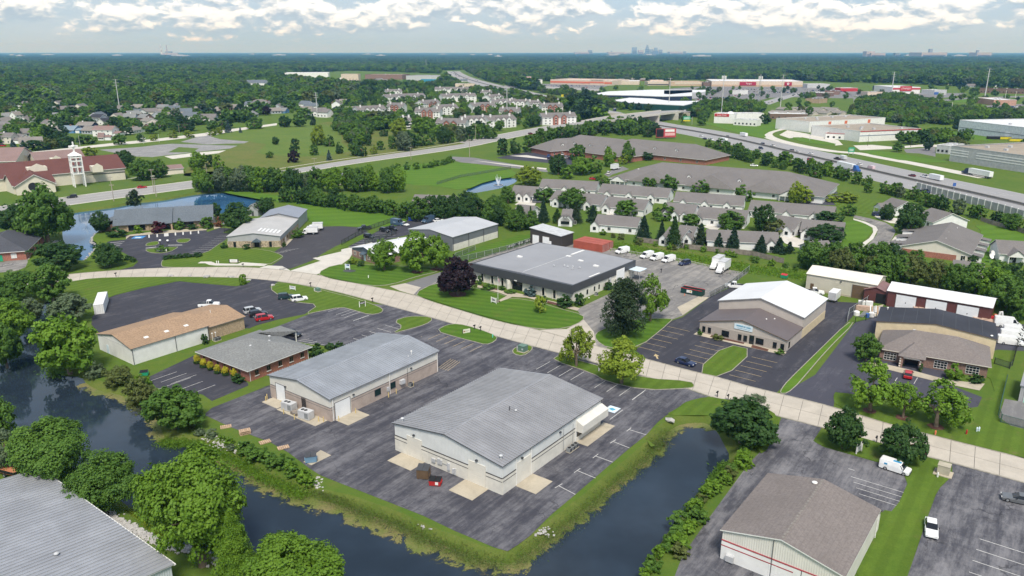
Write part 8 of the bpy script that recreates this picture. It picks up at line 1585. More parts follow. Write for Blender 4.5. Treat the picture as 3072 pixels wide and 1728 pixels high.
xs=[a.x for a in APT];ys=[a.y for a in APT];n=int((max(xs)-min(xs))*(max(ys)-min(ys))/330);c_=np.stack([RNG.uniform(min(xs),max(xs),n),RNG.uniform(min(ys),max(ys),n)],1);c_=c_[inside_np(c_,APT)];q.append(c_)
c_=np.stack([RNG.uniform(60,1300,420),RNG.uniform(520,1500,420)],1);q.append(c_[inside_np(c_,CLEAR[2])]);q=np.concatenate(q);q=q[keep_free(q,BLK)&keep_free(q,FRONT)&keep_free(q,[I65POLY[:0]or offset_line(i65p,-23)+offset_line(i65p,23)[::-1],ARTPOLY])]
scatter('copse','patches of trees between flats, shops and slip roads',np.c_[q,np.zeros(len(q))],size(len(q),6,11,.85,1.2),zrot(len(q)),lm)
def clump(seed):
    rg=np.random.default_rng(seed);n=34;cx=rg.uniform(-.5,.5,(n,2));hh=rg.uniform(.6,1.0,n);idx=np.repeat(np.arange(n),16);m_=len(idx);d=unit(rg.normal(size=(m_,3))+np.array([0,0,.5]));C=np.c_[cx[idx],hh[idx]*.72]+d*np.array([.11,.11,.26]);C[:,2]=np.clip(C[:,2],0,None);m2=quads_mesh('clump',C,unit(d+rg.normal(size=(m_,3))*.4+np.array([0,0,.3])),rg.uniform(.05,.085,m_),rg.uniform(0,1,n)[idx],.8);m2.materials.append(LF['mid']);return m2
cm=[clump(i)for i in range(4)];p=fan(42000,3900,42000,0);d_=p[:,1];w=d_*.014+20;s_=np.stack([w,w,RNG.uniform(13,19,len(p))],1)
scatter('far_woodland','hazy blue green woodland reaching the horizon',np.c_[p,np.zeros(len(p))],s_,zrot(len(p)),[(cm[0],LF['dark']),(cm[1],LF['dark']),(cm[2],LF['mid']),(cm[3],LF['blue'])])
def weeds(spec,n,spread,h,col,label,z0=-.3):
    pts=resample(P(spec),60);i=RNG.integers(0,59,n);f=RNG.uniform(0,1,n);A=np.array([[a.x,a.y]for a in pts]);B=A[i]*(1-f)[:,None]+A[np.minimum(i+1,59)]*f[:,None]+RNG.normal(0,spread,(n,2))
    hh=RNG.uniform(.4,1,n)*h;C=np.c_[B,z0*np.ones(n)+hh*.5];Nn=unit(np.c_[RNG.normal(size=(n,2)),RNG.uniform(0,.6,n)]);me=quads_mesh('weeds',C,Nn,hh*.6,RNG.uniform(0,1,n),.3);me.materials.append(LF[col]);tag(link('weeds',me),label,'weeds',None,'stuff')
bankN='6:2360,800 2576,885 7:160,960 420,1045 640,1160 870,1245 1000,1310 1230,1350';bankE='7:1300,1345 1400,1285 1560,1160 1760,1010 1900,900 2050,760 2200,640 2330,525 2420,440 yg:1080,1090 1260,930 1400,850'
weeds(bankN,4500,.75,.26,'mid','green weeds on the canal bank below the foreground warehouse');weeds(bankN,4500,.8,.32,'olive','dry weeds on the canal bank below the foreground warehouse');weeds(bankE,7000,.85,.3,'olive','dry grass on the bank of the right pond');weeds(bankE,4000,.85,.28,'mid','green weeds on the bank of the right pond')
weeds('6:1250,430 1420,440 1560,470 1700,540 1850,620 1960,690 2120,760 2300,840',6000,.8,.5,'bright','low weeds above the algae');weeds('6:1230,400 1300,420 1380,420',2600,.9,.35,'bright','green islet of weeds in the canal',-.95);weeds('6:900,960 1000,1010 1100,1060 1200,1120 1300,1180',5000,1.0,.4,'lime','yellow green ground cover above the riprap');weeds('4:2050,400 2400,470 5:200,520 500,580 800,620 900,640',14000,2.6,.8,'bright','rough grass strip below the wooden fence',0);weeds('3:440,830 420,960 380,1150 430,1390',4000,1.2,.8,'mid','weeds along the narrow canal arm');weeds('8:330,580 220,760 60,940',3000,.6,.7,'mid','weeds at the water edge of the right pond',-.8)

# ------------------------------------------------------------------ street furniture and small things
def box_thing(name,label,cat,p,rz,parts,group=None,z=0.0):
    t=thing(name,label,cat,(p.x,p.y,z),rz,group)
    for nm,mat,b in parts:pbox(nm,mat,t,*b)
    return t
def dumpster(where,rz,col,lid,label,L=1.9,W=1.4,h=1.35):
    p=G(where);t=thing('dumpster',label,'dumpster',p,rz)
    b=MB();b.face([(-L/2,-W/2*.85,.12),(L/2,-W/2*.85,.12),(L/2,-W/2,h*.85),(-L/2,-W/2,h*.85)]);b.face([(L/2,-W/2*.85,.12),(L/2,W/2,.12),(L/2,W/2,h),(L/2,-W/2,h*.85)]);b.face([(L/2,W/2,.12),(-L/2,W/2,.12),(-L/2,W/2,h),(L/2,W/2,h)]);b.face([(-L/2,W/2,.12),(-L/2,-W/2*.85,.12),(-L/2,-W/2,h*.85),(-L/2,W/2,h)]);b.face([(-L/2,-W/2*.85,.12),(-L/2,W/2,.12),(L/2,W/2,.12),(L/2,-W/2*.85,.12)]);b.build('bin',col,t)
    for s in(-1,1):m=MB();x0,x1=(-L/2-.03,-.02)if s<0 else(.02,L/2+.03);m.face([(x0,-W/2-.05,h*.85+.03),(x1,-W/2-.05,h*.85+.03),(x1,W/2,h+.05),(x0,W/2,h+.05)]);m.face([(x0,-W/2-.05,h*.85-.03),(x0,-W/2-.05,h*.85+.03),(x0,W/2,h+.05),(x0,W/2,h)]);m.build('lid',lid,t)
    for x in(-L/2-.06,L/2+.06):pbox('side_pocket',col,t,x-.06,-.5,.55,x+.06,.5,.75)
    for x in(-L/2+.2,L/2-.2):
        for y in(-W/2*.7,W/2*.7):MB().tube((x,y-.04,.06),(x,y+.04,.06),.06,.06,8).build('wheel',BLACK,t)
    return t
dumpster('7:622,705',RZB+.5,BROWND,DARKG,'tall brown dumpster with dark lid behind the foreground warehouse',2.0,1.7,2.1);t=dumpster('7:712,760',RZB+.5,std('bin_red',(.45,.03,.03),.5),BLACK,'red dumpster with black lid behind the foreground warehouse',1.9,1.4,1.2);pbox('label',WHITE,t,.1,-.74,.4,.6,-.70,.9)
dumpster('6:2348,585',RZB+.9,std('bin_blue',(.16,.28,.40),.5),DARKG,'pale blue dumpster on a concrete pad by the canal',1.9,1.5,1.5);poly_mesh('concrete_pad',P('6:2290,590 2420,500 2500,540 2350,615'),.06,CONC2,None,'structure')
dumpster('3:1090,1385',.3,GREENS,BLACK,'small green dumpster at the edge of the brick office lot',1.6,1.2,1.1);dumpster('yb:1170,212',.2,std('bin_royal',(.02,.06,.30),.5),BLUEP,'royal blue dumpster in the fenced lot',1.9,1.5,1.4);dumpster('5:765,650',RZB,GREENS,REDB,'green dumpster with red inside behind the tall white roof',1.9,1.5,1.3)
t=thing('roll_off_skip','long dark green skip with red rim on the pale car park','skip',G('5:75,770'),RZB);b=MB();L_,W_=6.6,2.3;b.box(-L_/2,-W_/2,.2,L_/2,W_/2,.3).box(-L_/2,-W_/2,.3,L_/2,-W_/2+.08,1.7).box(-L_/2,W_/2-.08,.3,L_/2,W_/2,1.7).box(-L_/2,-W_/2+.08,.3,-L_/2+.08,W_/2-.08,1.7).box(L_/2-.08,-W_/2+.08,.3,L_/2,W_/2-.08,1.7);b.build('skip_body',std('skip_green',(.012,.05,.045),.5),t)
for k in range(8):pbox('rib',MATS['skip_green'],t,-L_/2+.3+k*.85,-W_/2-.08,.3,-L_/2+.4+k*.85,-W_/2,1.65)
pbox('rim',REDB,t,-L_/2,-W_/2-.1,1.68,L_/2,-W_/2+.1,1.78);pbox('rim',REDB,t,-L_/2,W_/2-.1,1.68,L_/2,W_/2+.1,1.78);pbox('logo_plate',WHITE,t,-1.4,-W_/2-.12,.6,.3,-W_/2-.09,1.4);pbox('logo_bar',std('logo_gold',(.5,.36,.05),.6),t,-.4,-W_/2-.14,.8,.1,-W_/2-.12,1.2)
t=thing('traffic_cone','orange cone beside the dark green skip','cone',G('5:14,780'));MB().lathe([(.22,0),(.22,.04),(.14,.05),(.03,.7)],10).build('cone',ORANGE,t)
for i,(s,r)in enumerate((('6:1705,325',.4),('6:1850,375',.5),('6:2000,440',.6),('6:2138,482',.5))):
    t=thing('pallet',['flat wooden board at the top of the stony bank','stack of wooden pallets on the stony bank','single wooden pallet right of the pallet stack','broken pallet above the leafy shrubs'][i],'pallet',G(s),r)
    for k in range(3 if i==1 else 1):
        for j in range(6):pbox('plank',PALLET,t,-1.0+j*.35,-.65,.12+k*.3,-.75+j*.35,.65,.16+k*.3)
        for y in(-.6,0,.5):pbox('runner',PALLET,t,-1.0,y,0+k*.3,1.0,y+.1,.12+k*.3)
def mailbox(where,label,rz=RZB,col=None):
    t=thing('mailbox',label,'mailbox',G(where),rz,'mailboxes along the street');pbox('post',TRIM,t,-.07,-.07,0,.07,.07,1.1);b=MB();b.tube((-.1,-.35,1.22),(-.1,.35,1.22),.14,.14,10).box(-.24,-.35,1.08,.04,.35,1.22);b.build('box',col or BLACK,t);pbox('arm',TRIM,t,-.12,-.3,1.02,.04,.3,1.08)
for s,lab in(('3:876,640','black mailbox opposite the looped drive'),('3:2345,715','black mailbox behind the green and white cars'),('3:1836,570','black mailbox by the white footpath'),('4:236,832','black mailbox right of the black sign'),('4:1006,1040','left of two black mailboxes behind the white slanted sign'),('4:1051,1052','right of two black mailboxes behind the white slanted sign'),('8:262,100','left of two mailboxes at the right pond'),('8:343,125','right of two mailboxes at the right pond'),('8:1462,445','mailbox between the two clipped trees'),('4:2415,610','mailbox before the bright trees')):mailbox(s,lab)
def sign(where,rz,label,w,h,z0,board,posts=WHITE,marks=(),pw=.09,name='sign'):
    t=thing(name,label,'sign',G(where),rz,None);t.location.z=.1
    for s in(-1,1):pbox('post',posts,t,s*(w/2+pw)-pw,-.09,0,s*(w/2+pw)+pw,.09,z0+h+.12)
    pbox('board',board,t,-w/2,-.05,z0,w/2,.05,z0+h)
    for m,x0,a,x1,b in marks:pbox('lettering',m,t,x0*w,-.065,z0+a*h,x1*w,-.05,z0+b*h)
    return t
sign('4:160,868',R(90-62),'black sign board between white posts on the lawn',1.5,.75,.75,BLACK,WHITE,((LIGHTG,-.4,.35,.4,.65),(LIGHTG,-.25,.2,.1,.3)));sign('4:48,588',RZB+.3,'pale blue sign between white posts before the slate blue gable',1.5,1.3,.55,LBLUE,WHITE,((std('sign_navy',(.04,.06,.2),.5),-.1,.6,.45,.95),(std('sign_navy',(.04,.06,.2),.5),-.3,.62,-.2,.9)))
sign('4:1150,842',RZB-.1,'white sign with dark lettering at the flagpole',1.9,1.3,.35,WHITE,WHITE,((DARKG,-.35,.3,.2,.42),(DARKG,-.35,.5,-.2,.8),(DARKG,.1,.45,.35,.65),(std('sign_violet',(.2,.12,.25),.5),-.15,.48,.08,.75)),.04);sign('4:945,1068',R(90-62),'cream sign with small red emblem before the two mailboxes',2.0,1.0,.1,std('sign_cream',(.72,.70,.58),.6),TRIM,((std('emblem_brown',(.35,.16,.08),.6),-.42,.35,-.2,.65),(MIDG,-.12,.45,.38,.55)),.05)
sign('3:2210,742',RZB+.25,'white sign with blue lettering behind the dark green SUV',1.9,.95,.25,WHITE,WHITE,((std('sign_navy',(.04,.06,.2),.5),-.4,.6,.3,.8),(LBLUE,-.4,.15,.35,.35)),.05);sign('8:1328,520',R(90-52),'white sign with pointed top between the clipped trees',1.6,1.6,.3,WHITE,WHITE,((LIGHTG,-.3,.3,.3,.6),),.07)
sign('3:1220,452',.05,'low white name sign on the looped drive island',3.6,.7,.15,WHITE,WHITE,((DARKG,-.35,.3,.35,.6),),.05);sign('ye:2020,1150',.0,'white monument sign with dark ends on its gravel bed',2.6,.9,.2,WHITE,TRIM,((LIGHTG,-.3,.35,.3,.6),),.15);poly_mesh('gravel_bed',smooth_poly(P('ye:1940,1140 2030,1120 2130,1130 2080,1155 1980,1158'),2),.13,CONC2,None,'structure');poly_mesh('mulch_bed',smooth_poly(P('4:0,600 40,585 90,590 120,600 60,610'),2),.135,DARKG,None,'structure')
t=thing('flagpole','white flagpole with furled flag before the charcoal fascia workshop','flagpole',G('4:1182,838'));H_=height_at(G('4:1182,838'),survey('4',0,640)[1]);MB().tube((0,0,0),(0,0,H_),.07,.04,8).build('pole',WHITE,t);MB().lathe([(.01,H_+.16),(.1,H_+.08),(.01,H_)],8).build('finial',STEEL,t);fl=MB();fl.face([(.06,0,H_-.3),(.5,.2,H_-.9),(.45,.15,H_-1.9),(.06,0,H_-1.2)]);fl.build('flag',std('flag_cloth',(.45,.3,.32),.8),t)
for s,lab,yt in(('zc:1490,330','left flag before the nursing home',225),('zc:1760,480','right flag before the nursing home',345)):
    p=G(s);H_=height_at(p,survey('zc',0,yt)[1]);t=thing('flagpole',lab,'flagpole',p,0,'flags before the nursing home');MB().tube((0,0,0),(0,0,H_),.12,.08,8).build('pole',WHITE,t);f_=MB()
    for k in range(7):f_.box(0,-.05,H_-3.6+k*.5,-6.0,.05,H_-3.35+k*.5,0)
    fo=MB()
    for k in range(13):x0=-k*.45;fo.face([(x0,.1*math.sin(k),H_-.3-.05*k),(x0-.45,.1*math.sin(k+1),H_-.35-.05*k),(x0-.45,.1*math.sin(k+1),H_-3.7-.05*k),(x0,.1*math.sin(k),H_-3.65-.05*k)])
    fo.build('flag',std('flag_red',(.55,.25,.26),.8),t);pbox('flag_canton',std('flag_blue',(.03,.05,.18),.8),t,-2.4,-.16,H_-2.2,0,-.12,H_-.3)
t=box_thing('transformer','green transformer cabinet on the small street island','transformer',G('4:1370,1205'),RZB,[('cabinet',std('box_green',(.12,.20,.16),.6),(-.9,-.8,.1,.9,.8,1.5)),('lid',std('box_green',(.12,.20,.16),.6),(-.95,-.85,1.5,.95,.85,1.6)),('plate',LIGHTG,(.2,-.83,.6,.6,-.80,1.0)),('pad',CONC2,(-1.1,-1.0,0,1.1,1.0,.16))],None,.1)
box_thing('utility_pedestal','grey utility post beside the green transformer','utility box',G('4:1330,1195'),0,[('cabinet',LIGHTG,(-.2,-.15,0,.2,.15,1.0)),('cap',MIDG,(-.22,-.17,1.0,.22,.17,1.06))],None,.1);box_thing('utility_pedestal','pale utility post between the lime trees','utility box',G('4:1945,1352'),0,[('cabinet',LIGHTG,(-.2,-.2,0,.2,.2,1.5)),('cap',WHITE,(-.22,-.22,1.5,.22,.22,1.56))],None,.1);box_thing('transformer','beige transformer cabinet at the lower right drive','transformer',G('8:1965,680'),RZB,[('cabinet',std('box_beige',(.42,.38,.29),.6),(-.9,-.8,.1,.9,.8,1.7)),('lid',std('box_beige',(.42,.38,.29),.6),(-.95,-.85,1.7,.95,.85,1.78)),('pad',CONC2,(-1.4,-1.2,0,1.4,1.2,.14))],None,.1)
box_thing('transformer','green utility cabinets on the lawn behind the white SUV','transformer',G('3:2400,752'),RZB,[('cabinet',MATS['box_green'],(-.7,-.5,.1,.7,.5,1.1)),('pedestal',LIGHTG,(-1.5,-.3,0,-1.0,.2,.7)),('pad',CONC2,(-.9,-.7,0,.9,.7,.12))],None,.1)
for s,lab,c in(('8:1905,385','orange marker post under the airy trees',ORANGE),('8:2140,380','red hydrant on the right lawn',REDB),('8:2218,360','left pale utility post on the right lawn',LBLUE),('8:2234,358','right pale utility post on the right lawn',LBLUE),('8:1830,560','red marker stake beside the clipped tree',REDB),('8:1922,705','white post beside the beige cabinet',WHITE),('4:205,650','small white post on the lawn before the three bright trees',WHITE),('4:1142,1100','teal utility post on the sign lawn',TEAL),('3:470,598','white post at the foot of the blue pond',WHITE),('3:1636,540','left white post beside the white footpath',WHITE),('3:1650,540','right white post beside the white footpath',WHITE)):
    t=thing('post',lab,'post',G(s));t.location.z=.1;MB().lathe([(.14,0),(.14,.75),(.09,.85),(.01,.88)],10).build('shaft',c,t);MB().lathe([(.17,.5),(.17,.58),(.14,.6)],10).build('collar',c,t)
def globe_lamp(where,yt,tile,label,r=.28):
    p=G(where);H_=max(1.0,height_at(p,survey(tile,0,yt)[1]));t=thing('lamp_post',label,'lamp',p);MB().tube((0,0,0),(0,0,H_-.3),.07,.05,8).build('pole',BLACK,t);MB().lathe([(.01,H_-.45),(r,H_-.2),(r*1.05,H_),(r*.8,H_+.22),(.01,H_+.32)],12).build('globe',MILKY,t)
for s,yt,lab in(('ye:1880,690',555,'globe lamp at the corner of the looped drive'),('ye:915,885',808,'globe lamp on the looped drive island'),('ye:1025,850',815,'low white lamp on the looped drive island'),('ye:1388,600',495,'globe lamp before the slate roofed office')):globe_lamp(s,yt,'ye',lab,.42)
for i,(x,y)in enumerate(((1868,815),(1836,832),(1797,852))):p=G(f'4:{x},{y}');t=thing('garden_lamp',f'white garden globe at the workshop corner, {nth(i)} from the right','lamp',p,0,'garden globes');t.location.z=.1;MB().tube((0,0,0),(0,0,.4),.04,.04,6).build('stem',BLACK,t);MB().lathe([(.01,.36),(.2,.5),(.2,.64),(.01,.78)],10).build('globe',MILKY,t)
def pole(where,yt,tile,label,arms=1,mat=None,r=.16,group='utility poles',name='utility_pole',antennas=0):
    p=G(where);H_=height_at(p,survey(tile,0,yt)[1]);t=thing(name,label,'pole',p,0,group);MB().tube((0,0,0),(0,0,H_),r,r*.55,8).build('shaft',mat or POLE,t)
    for k in range(arms):z=H_-.6-k*H_*.09;pbox('crossarm',mat or POLE,t,-H_*.075-.6,-.1,z,H_*.075+.6,.1,z+.22)
    for k in range(antennas):a=k*2*math.pi/antennas;pbox('antenna',WHITE,t,2.2*math.cos(a)-.3,2.2*math.sin(a)-.3,H_-4.2,2.2*math.cos(a)+.3,2.2*math.sin(a)+.3,H_-.6);
    if antennas:MB().lathe([(.3,H_-3),(2.1,H_-2.6),(2.1,H_-2.4),(.3,H_-2.2)],12).build('platform',STEEL,t)
STP=std('steel_pole',(.50,.50,.49),.6)
for s,yt,tl,lab,ar,m_,r_ in(('0:1575,1435',1240,'0','wooden utility pole at the tree belt left of centre',0,None,.2),('0:846,1442',1330,'0','wooden utility pole on the church lawn',1,None,.17),('0:1162,1452',1275,'0','leaning utility pole beside the red car',1,None,.2),('0:2380,1335',1190,'0','utility pole on the meadow verge',1,None,.17),('1:526,1205',1108,'1','utility pole by the main road hedge',1,None,.2),('1:968,1185',1048,'1','utility pole at the side road junction',1,None,.22),('1:1013,1060',938,'1','utility pole before the flats',1,None,.2),('3:860,70',-60,'3','utility pole behind the blue pond, left',1,None,.2),('3:1180,35',-110,'3','utility pole behind the slate roof',1,None,.2),
    ('0:907,850',598,'0','tall steel transmission pole in the suburb',3,STP,.55),('0:2396,885',698,'0','tall steel transmission pole right of the suburb',3,STP,.5),('1:1250,892',655,'1','tall steel transmission pole among the flats',3,STP,.55),('1:641,532',448,'1','far steel pole above the centre woods',2,STP,.8),('2:736,812',563,'2','steel transmission pole right of the lattice mast',3,STP,.6),('2:1572,732',543,'2','steel transmission pole beside the red parapet store',4,STP,.9),('2:2280,732',518,'2','tallest transmission pole in the right background',4,STP,.9),('1:2470,825',588,'1','steel transmission pole at the overpass',3,STP,.5),('1:2248,960',880,'1','steel pole before the overpass',0,STP,.3),('2:2025,850',770,'2','white lamp mast on the right lawn',0,WHITE,.3),('2:2430,760',680,'2','flag mast by the pink brick box',0,WHITE,.3),('2:2510,740',690,'2','white lamp mast on the right car park',1,WHITE,.3),('2:2100,690',655,'2','lamp mast beyond the right lawn',1,STP,.3),('0:605,1105',1020,'0','thin lamp pole behind the church',0,STP,.15),('0:1085,1085',1020,'0','left lamp pole on the church car park',0,STP,.15),('0:1203,1075',1010,'0','middle lamp pole on the church car park',0,STP,.15),('0:1355,1010',940,'0','right lamp pole behind the church car park',0,POLE,.2),('2:958,1060',1000,'2','thin pole before the white factory',0,STP,.15),('2:1395,1100',1010,'2','pole before the red lined factory',0,TRIM,.15),('2:1730,1060',985,'2','pole at the right end of the red lined factory',0,TRIM,.15),('2:1720,1110',1030,'2','pole behind the hedge of the red lined factory',0,TRIM,.15)):
    pole(s,yt,tl,lab,ar,m_,r_)
pole('2:292,856',568,'2','tall cell mast with white antennas beside the red sign building',0,STP,.6,None,'cell_mast',9)
p=G('2:567,822');H_=height_at(p,survey('2',0,560)[1]);t=thing('lattice_mast','grey lattice mast with antennas before the superstore','mast',p)
for k in range(3):a=k*2.094;MB().tube((2.2*math.cos(a),2.2*math.sin(a),0),(.6*math.cos(a),.6*math.sin(a),H_),.16,.1,6).build('leg',STEEL,t)
for k in range(14):
    f=k/14;r_=2.2-1.6*f;b=MB()
    for j in range(3):a,c_=j*2.094,(j+1)*2.094;b.tube((r_*math.cos(a),r_*math.sin(a),H_*f),((r_-.11)*math.cos(c_),(r_-.11)*math.sin(c_),H_*(f+.07)),.07,.07,5)
    b.build('brace',STEEL,t)
for k in range(6):a=k*1.047;pbox('antenna',WHITE,t,2.2*math.cos(a)-.3,2.2*math.sin(a)-.3,H_-6,2.2*math.cos(a)+.3,2.2*math.sin(a)+.3,H_-2.5)
p=G('zf:2500,1085');t=thing('billboard','red and black billboard beside the interstate','billboard',p,.15);H_=height_at(p,survey('zf',0,935)[1]);w_=17
MB().tube((0,.5,0),(0,.5,H_-3),.6,.5,10).build('post',DARKG,t);pbox('panel',std('billboard_red',(.45,.06,.07),.5),t,-w_/2,-.3,H_-7.0,w_/2,.3,H_);pbox('print',BLACK,t,-w_/2+.2,-.34,H_-6.6,-w_*.12,-.30,H_-.3);pbox('print',WHITE,t,-w_*.05,-.34,H_-2.6,w_*.42,-.30,H_-.6);pbox('print',std('print_pink',(.7,.4,.4),.6),t,-w_*.05,-.34,H_-5.6,w_*.45,-.30,H_-3.4);pbox('catwalk',DARKG,t,-w_/2,-1.0,H_-7.3,w_/2,-.3,H_-7.1)
for s,lab,c2 in(('zg:320,880','green and yellow overhead sign at the left of the slip road',True),('2:1268,1170','green road sign on the highway verge',False)):
    p=G(s);t=thing('road_sign',lab,'sign',p,.1);[pbox('post',STEEL,t,x-.15,-.1,0,x+.15,.1,8 if c2 else 4)for x in((0,)if c2 else(-1.6,1.6))];z=5 if c2 else 2.0;x0=-9 if c2 else-2.2;x1=-2 if c2 else 2.2;pbox('panel',GREENS,t,x0,-.25,z,x1,-.1,z+3.2)
    if c2:pbox('exit_panel',std('sign_yellow',(.6,.5,.03),.5),t,x0,-.27,z-1.4,x1,-.1,z-.02);pbox('gantry',STEEL,t,-9,-.05,z+1.2,0,.05,z+1.5)
    for k in range(2):pbox('lettering',WHITE,t,x0+.6,-.28,z+.8+k,x1-.8,-.25,z+1.2+k)
p=G('zf:640,400');box_thing('road_sign','small yellow warning sign on the far slip road','sign',p,0,[('panel',std('sign_yellow',(.6,.5,.03),.5),(-2.5,-.1,3,2.5,.1,7)),('post',STEEL,(-.2,.1,0,.2,.3,6))]);box_thing('road_sign','yellow warning sign at the slip road curve','sign',G('zf:945,480'),0,[('panel',MATS['sign_yellow'],(-2.2,-.1,2.5,2.2,.1,6)),('post',STEEL,(-.2,.1,0,.2,.3,5))])
p=G('zf:460,240');t=thing('pylon_sign','tall red and white sign tower left of the orange banded store','sign',G('zf:420,262'));H_=height_at(G('zf:420,262'),survey('zf',0,150)[1]);pbox('tower',CREAMS,t,-5,-2,0,5,2,H_*.45);pbox('sign_box',std('sign_pinkish',(.6,.38,.36),.6),t,-8,-2.3,H_*.45,8,2.3,H_)
def fence(spec,label,h,step,mat,post,panel_mat=None,rails=True,name='fence',group=None):
    pts=P(spec);n=max(2,int(plen(pts)/step));pts=resample(pts,n);o0=pts[0];t=thing(name,label,'fence',o0,0,group)
    for i,q in enumerate(pts):
        a=q-o0;pbox('post',post,t,a.x-.06,a.y-.06,0,a.x+.06,a.y+.06,h+.1)
        if i<len(pts)-1:
            b=pts[i+1]-o0;d=b-a;c=(a+b)/2;rz=math.atan2(d.y,d.x)
            if panel_mat:ubox('panel',panel_mat,t,(c.x,c.y,h/2+.06),(d.length-.12,.03,h-.1),rz)
            if rails:ubox('rail',mat,t,(c.x,c.y,h),(d.length,.05,.06),rz);ubox('rail',mat,t,(c.x,c.y,.3),(d.length,.05,.05),rz)
fence('yb:125,585 500,370 880,240 1050,170 1150,150','black metal fence round the parking beside the white roof',1.9,3.0,BLACK,BLACK,CHAINL);fence('yb:480,570 820,470 885,440 950,410','short black gate fence at the parking beside the white roof',1.8,3.0,BLACK,BLACK,CHAINL,True,'gate');fence('4:830,545 1090,485 1250,445 1430,385','chain link fence between the grey warehouse and the charcoal fascia yard',2.0,3.2,STEEL,STEEL,CHAINL);fence('4:830,545 860,500 1010,440','second chain link fence on the grass behind the bright trees',1.8,3.2,STEEL,STEEL,CHAINL)
fence('5:200,800 350,720 500,600','chain link fence between the pale car park and the white roof',1.9,3.2,STEEL,STEEL,CHAINL);fence('5:1240,985 1250,930 1400,830 1440,770','chain link fence beside the narrow grass strip',1.9,3.0,STEEL,STEEL,CHAINL);fence('5:1300,990 1400,965 1460,950','dark gate across the blue grey drive',1.6,2.4,BLACK,BLACK,None,True,'gate');fence('8:2440,-10 2370,285 2576,340','green chain link fence round the pale lot at the right edge',1.8,3.0,std('fence_green',(.05,.12,.09),.6),MATS['fence_green'],CHAINL);fence('5:2350,1300 2480,1340 2530,1150','black fence behind the buff warehouse',1.6,2.6,BLACK,BLACK,CHAINL)
fence('zd:60,1235 300,1270 560,1300 850,1350 5:500,480 760,540','weathered wooden fence below the spruces',1.9,2.4,WOOD,WOOD,WOOD,False);fence('ze:1920,520 2130,590 2400,650 2576,710 2900,800','weathered wooden fence below the sound wall',1.9,2.4,WOOD,WOOD,WOOD,False);fence('1:720,1395 900,1340 1280,1275','green fence round the fountain pond lawn',1.6,5,MATS['fence_green'],MATS['fence_green'],CHAINL)
fence('4:2010,432 2230,465 2576,520 5:240,575','white guard rail along the back of the pale car park',.6,4,WHITE,STEEL,None,True,'guard_rail')
p=G('1:1185,1390');t=thing('fountain','white water fountain spraying in the small far pond','fountain',(p.x,p.y,-.6));SPR=std('spray',(.8,.83,.86),.4);MB().lathe([(2.6,.05),(2.6,.3),(2.2,.35),(2.2,.05)],18).build('float_ring',STEEL,t)
for k in range(9):a=k*.7;MB().tube((.2*math.cos(a),.2*math.sin(a),.1),(1.5*math.cos(a),1.5*math.sin(a),5.6+random.uniform(-2.6,.6)),.32,.06,6).build('jet',SPR,t)
def rock_mesh(seed):
    rg=random.Random(seed);bm=bmesh.new();bmesh.ops.create_icosphere(bm,subdivisions=1,radius=1)
    for v in bm.verts:v.co*=rg.uniform(.72,1.15);v.co.z*=.7
    me=bpy.data.meshes.new('stone');bm.to_mesh(me);bm.free();me.materials.append(RIPRAP);return me
RK=[rock_mesh(i)for i in range(4)]
for i,(s,r_)in enumerate((('3:1285,634',.9),('3:1430,634',.6),('3:1562,642',1.2),('3:1742,644',.9),('3:1878,668',.8),('3:2062,705',.8),('yg:1350,715',.9),('3:2130,585',1.0))):
    o=link('boulder',RK[i%4]);p=G(s);o.location=(p.x,p.y,.15);o.scale=(r_*1.3,r_,r_*.7);o.rotation_euler=(0,0,i);tag(o,['leftmost flat boulder along the street verge','small boulder second along the street verge','broad flat boulder third along the street verge','boulder fourth along the street verge','boulder beside the young shrub at the street','boulder at the mouth of the dark car park','pale boulder on the right pond bank','boulder at the pale drive apron'][i],'boulder')
def riprap(spec,n,spread,r0,r1,label,z=0.0):
    pts=resample(P(spec),40);b=MB()
    for _ in range(n):
        k=random.uniform(0,38.9);i=int(k);q=pts[i].lerp(pts[i+1],k-i)+Vector((random.gauss(0,spread),random.gauss(0,spread)));r=random.uniform(r0,r1);me=RK[random.randrange(4)];off=len(b.v);a=random.uniform(0,6)
        for v in me.vertices:x,y=v.co.x*math.cos(a)-v.co.y*math.sin(a),v.co.x*math.sin(a)+v.co.y*math.cos(a);b.v.append((q.x+x*r,q.y+y*r,z+r*.4+v.co.z*r))
        for f in me.polygons:b.f.append(tuple(off+j for j in f.vertices));b.mi.append(0)
    tag(b.build('riprap',RIPRAP),label,'stones',None,'stuff')
riprap('6:815,985 900,1040 1000,1095 1100,1150 1200,1205 1300,1235 1420,1255 1545,1285',900,.42,.12,.3,'band of pale riprap stones beside the big metal roof');riprap('6:1640,1300 1680,1400',60,.5,.12,.3,'loose pale stones at the foot of the big maple');riprap('6:1560,380 1700,450 1830,500',260,.7,.1,.28,'pale rubble on the stony canal bank',-.2);riprap('6:2370,720 2400,790',50,.5,.15,.35,'pale stones at the end of the shrub row',-.2);riprap('yf:1465,690 1400,770 1380,840 1460,870 1410,980 1340,1060 1240,1150',260,.4,.15,.4,'stone edging of the blue pond',-.3);riprap('yf:860,820 800,870',60,.6,.2,.4,'stones on the lawn left of the blue pond');riprap('6:10,560 40,580',20,.6,.15,.3,'stones at the left edge');riprap('7:1430,1130 1560,1090',50,.5,.1,.25,'pale stones on the pond bank',-.3);riprap('7:620,1055 700,1080',24,.4,.1,.25,'pale stones on the canal bank',-.3)
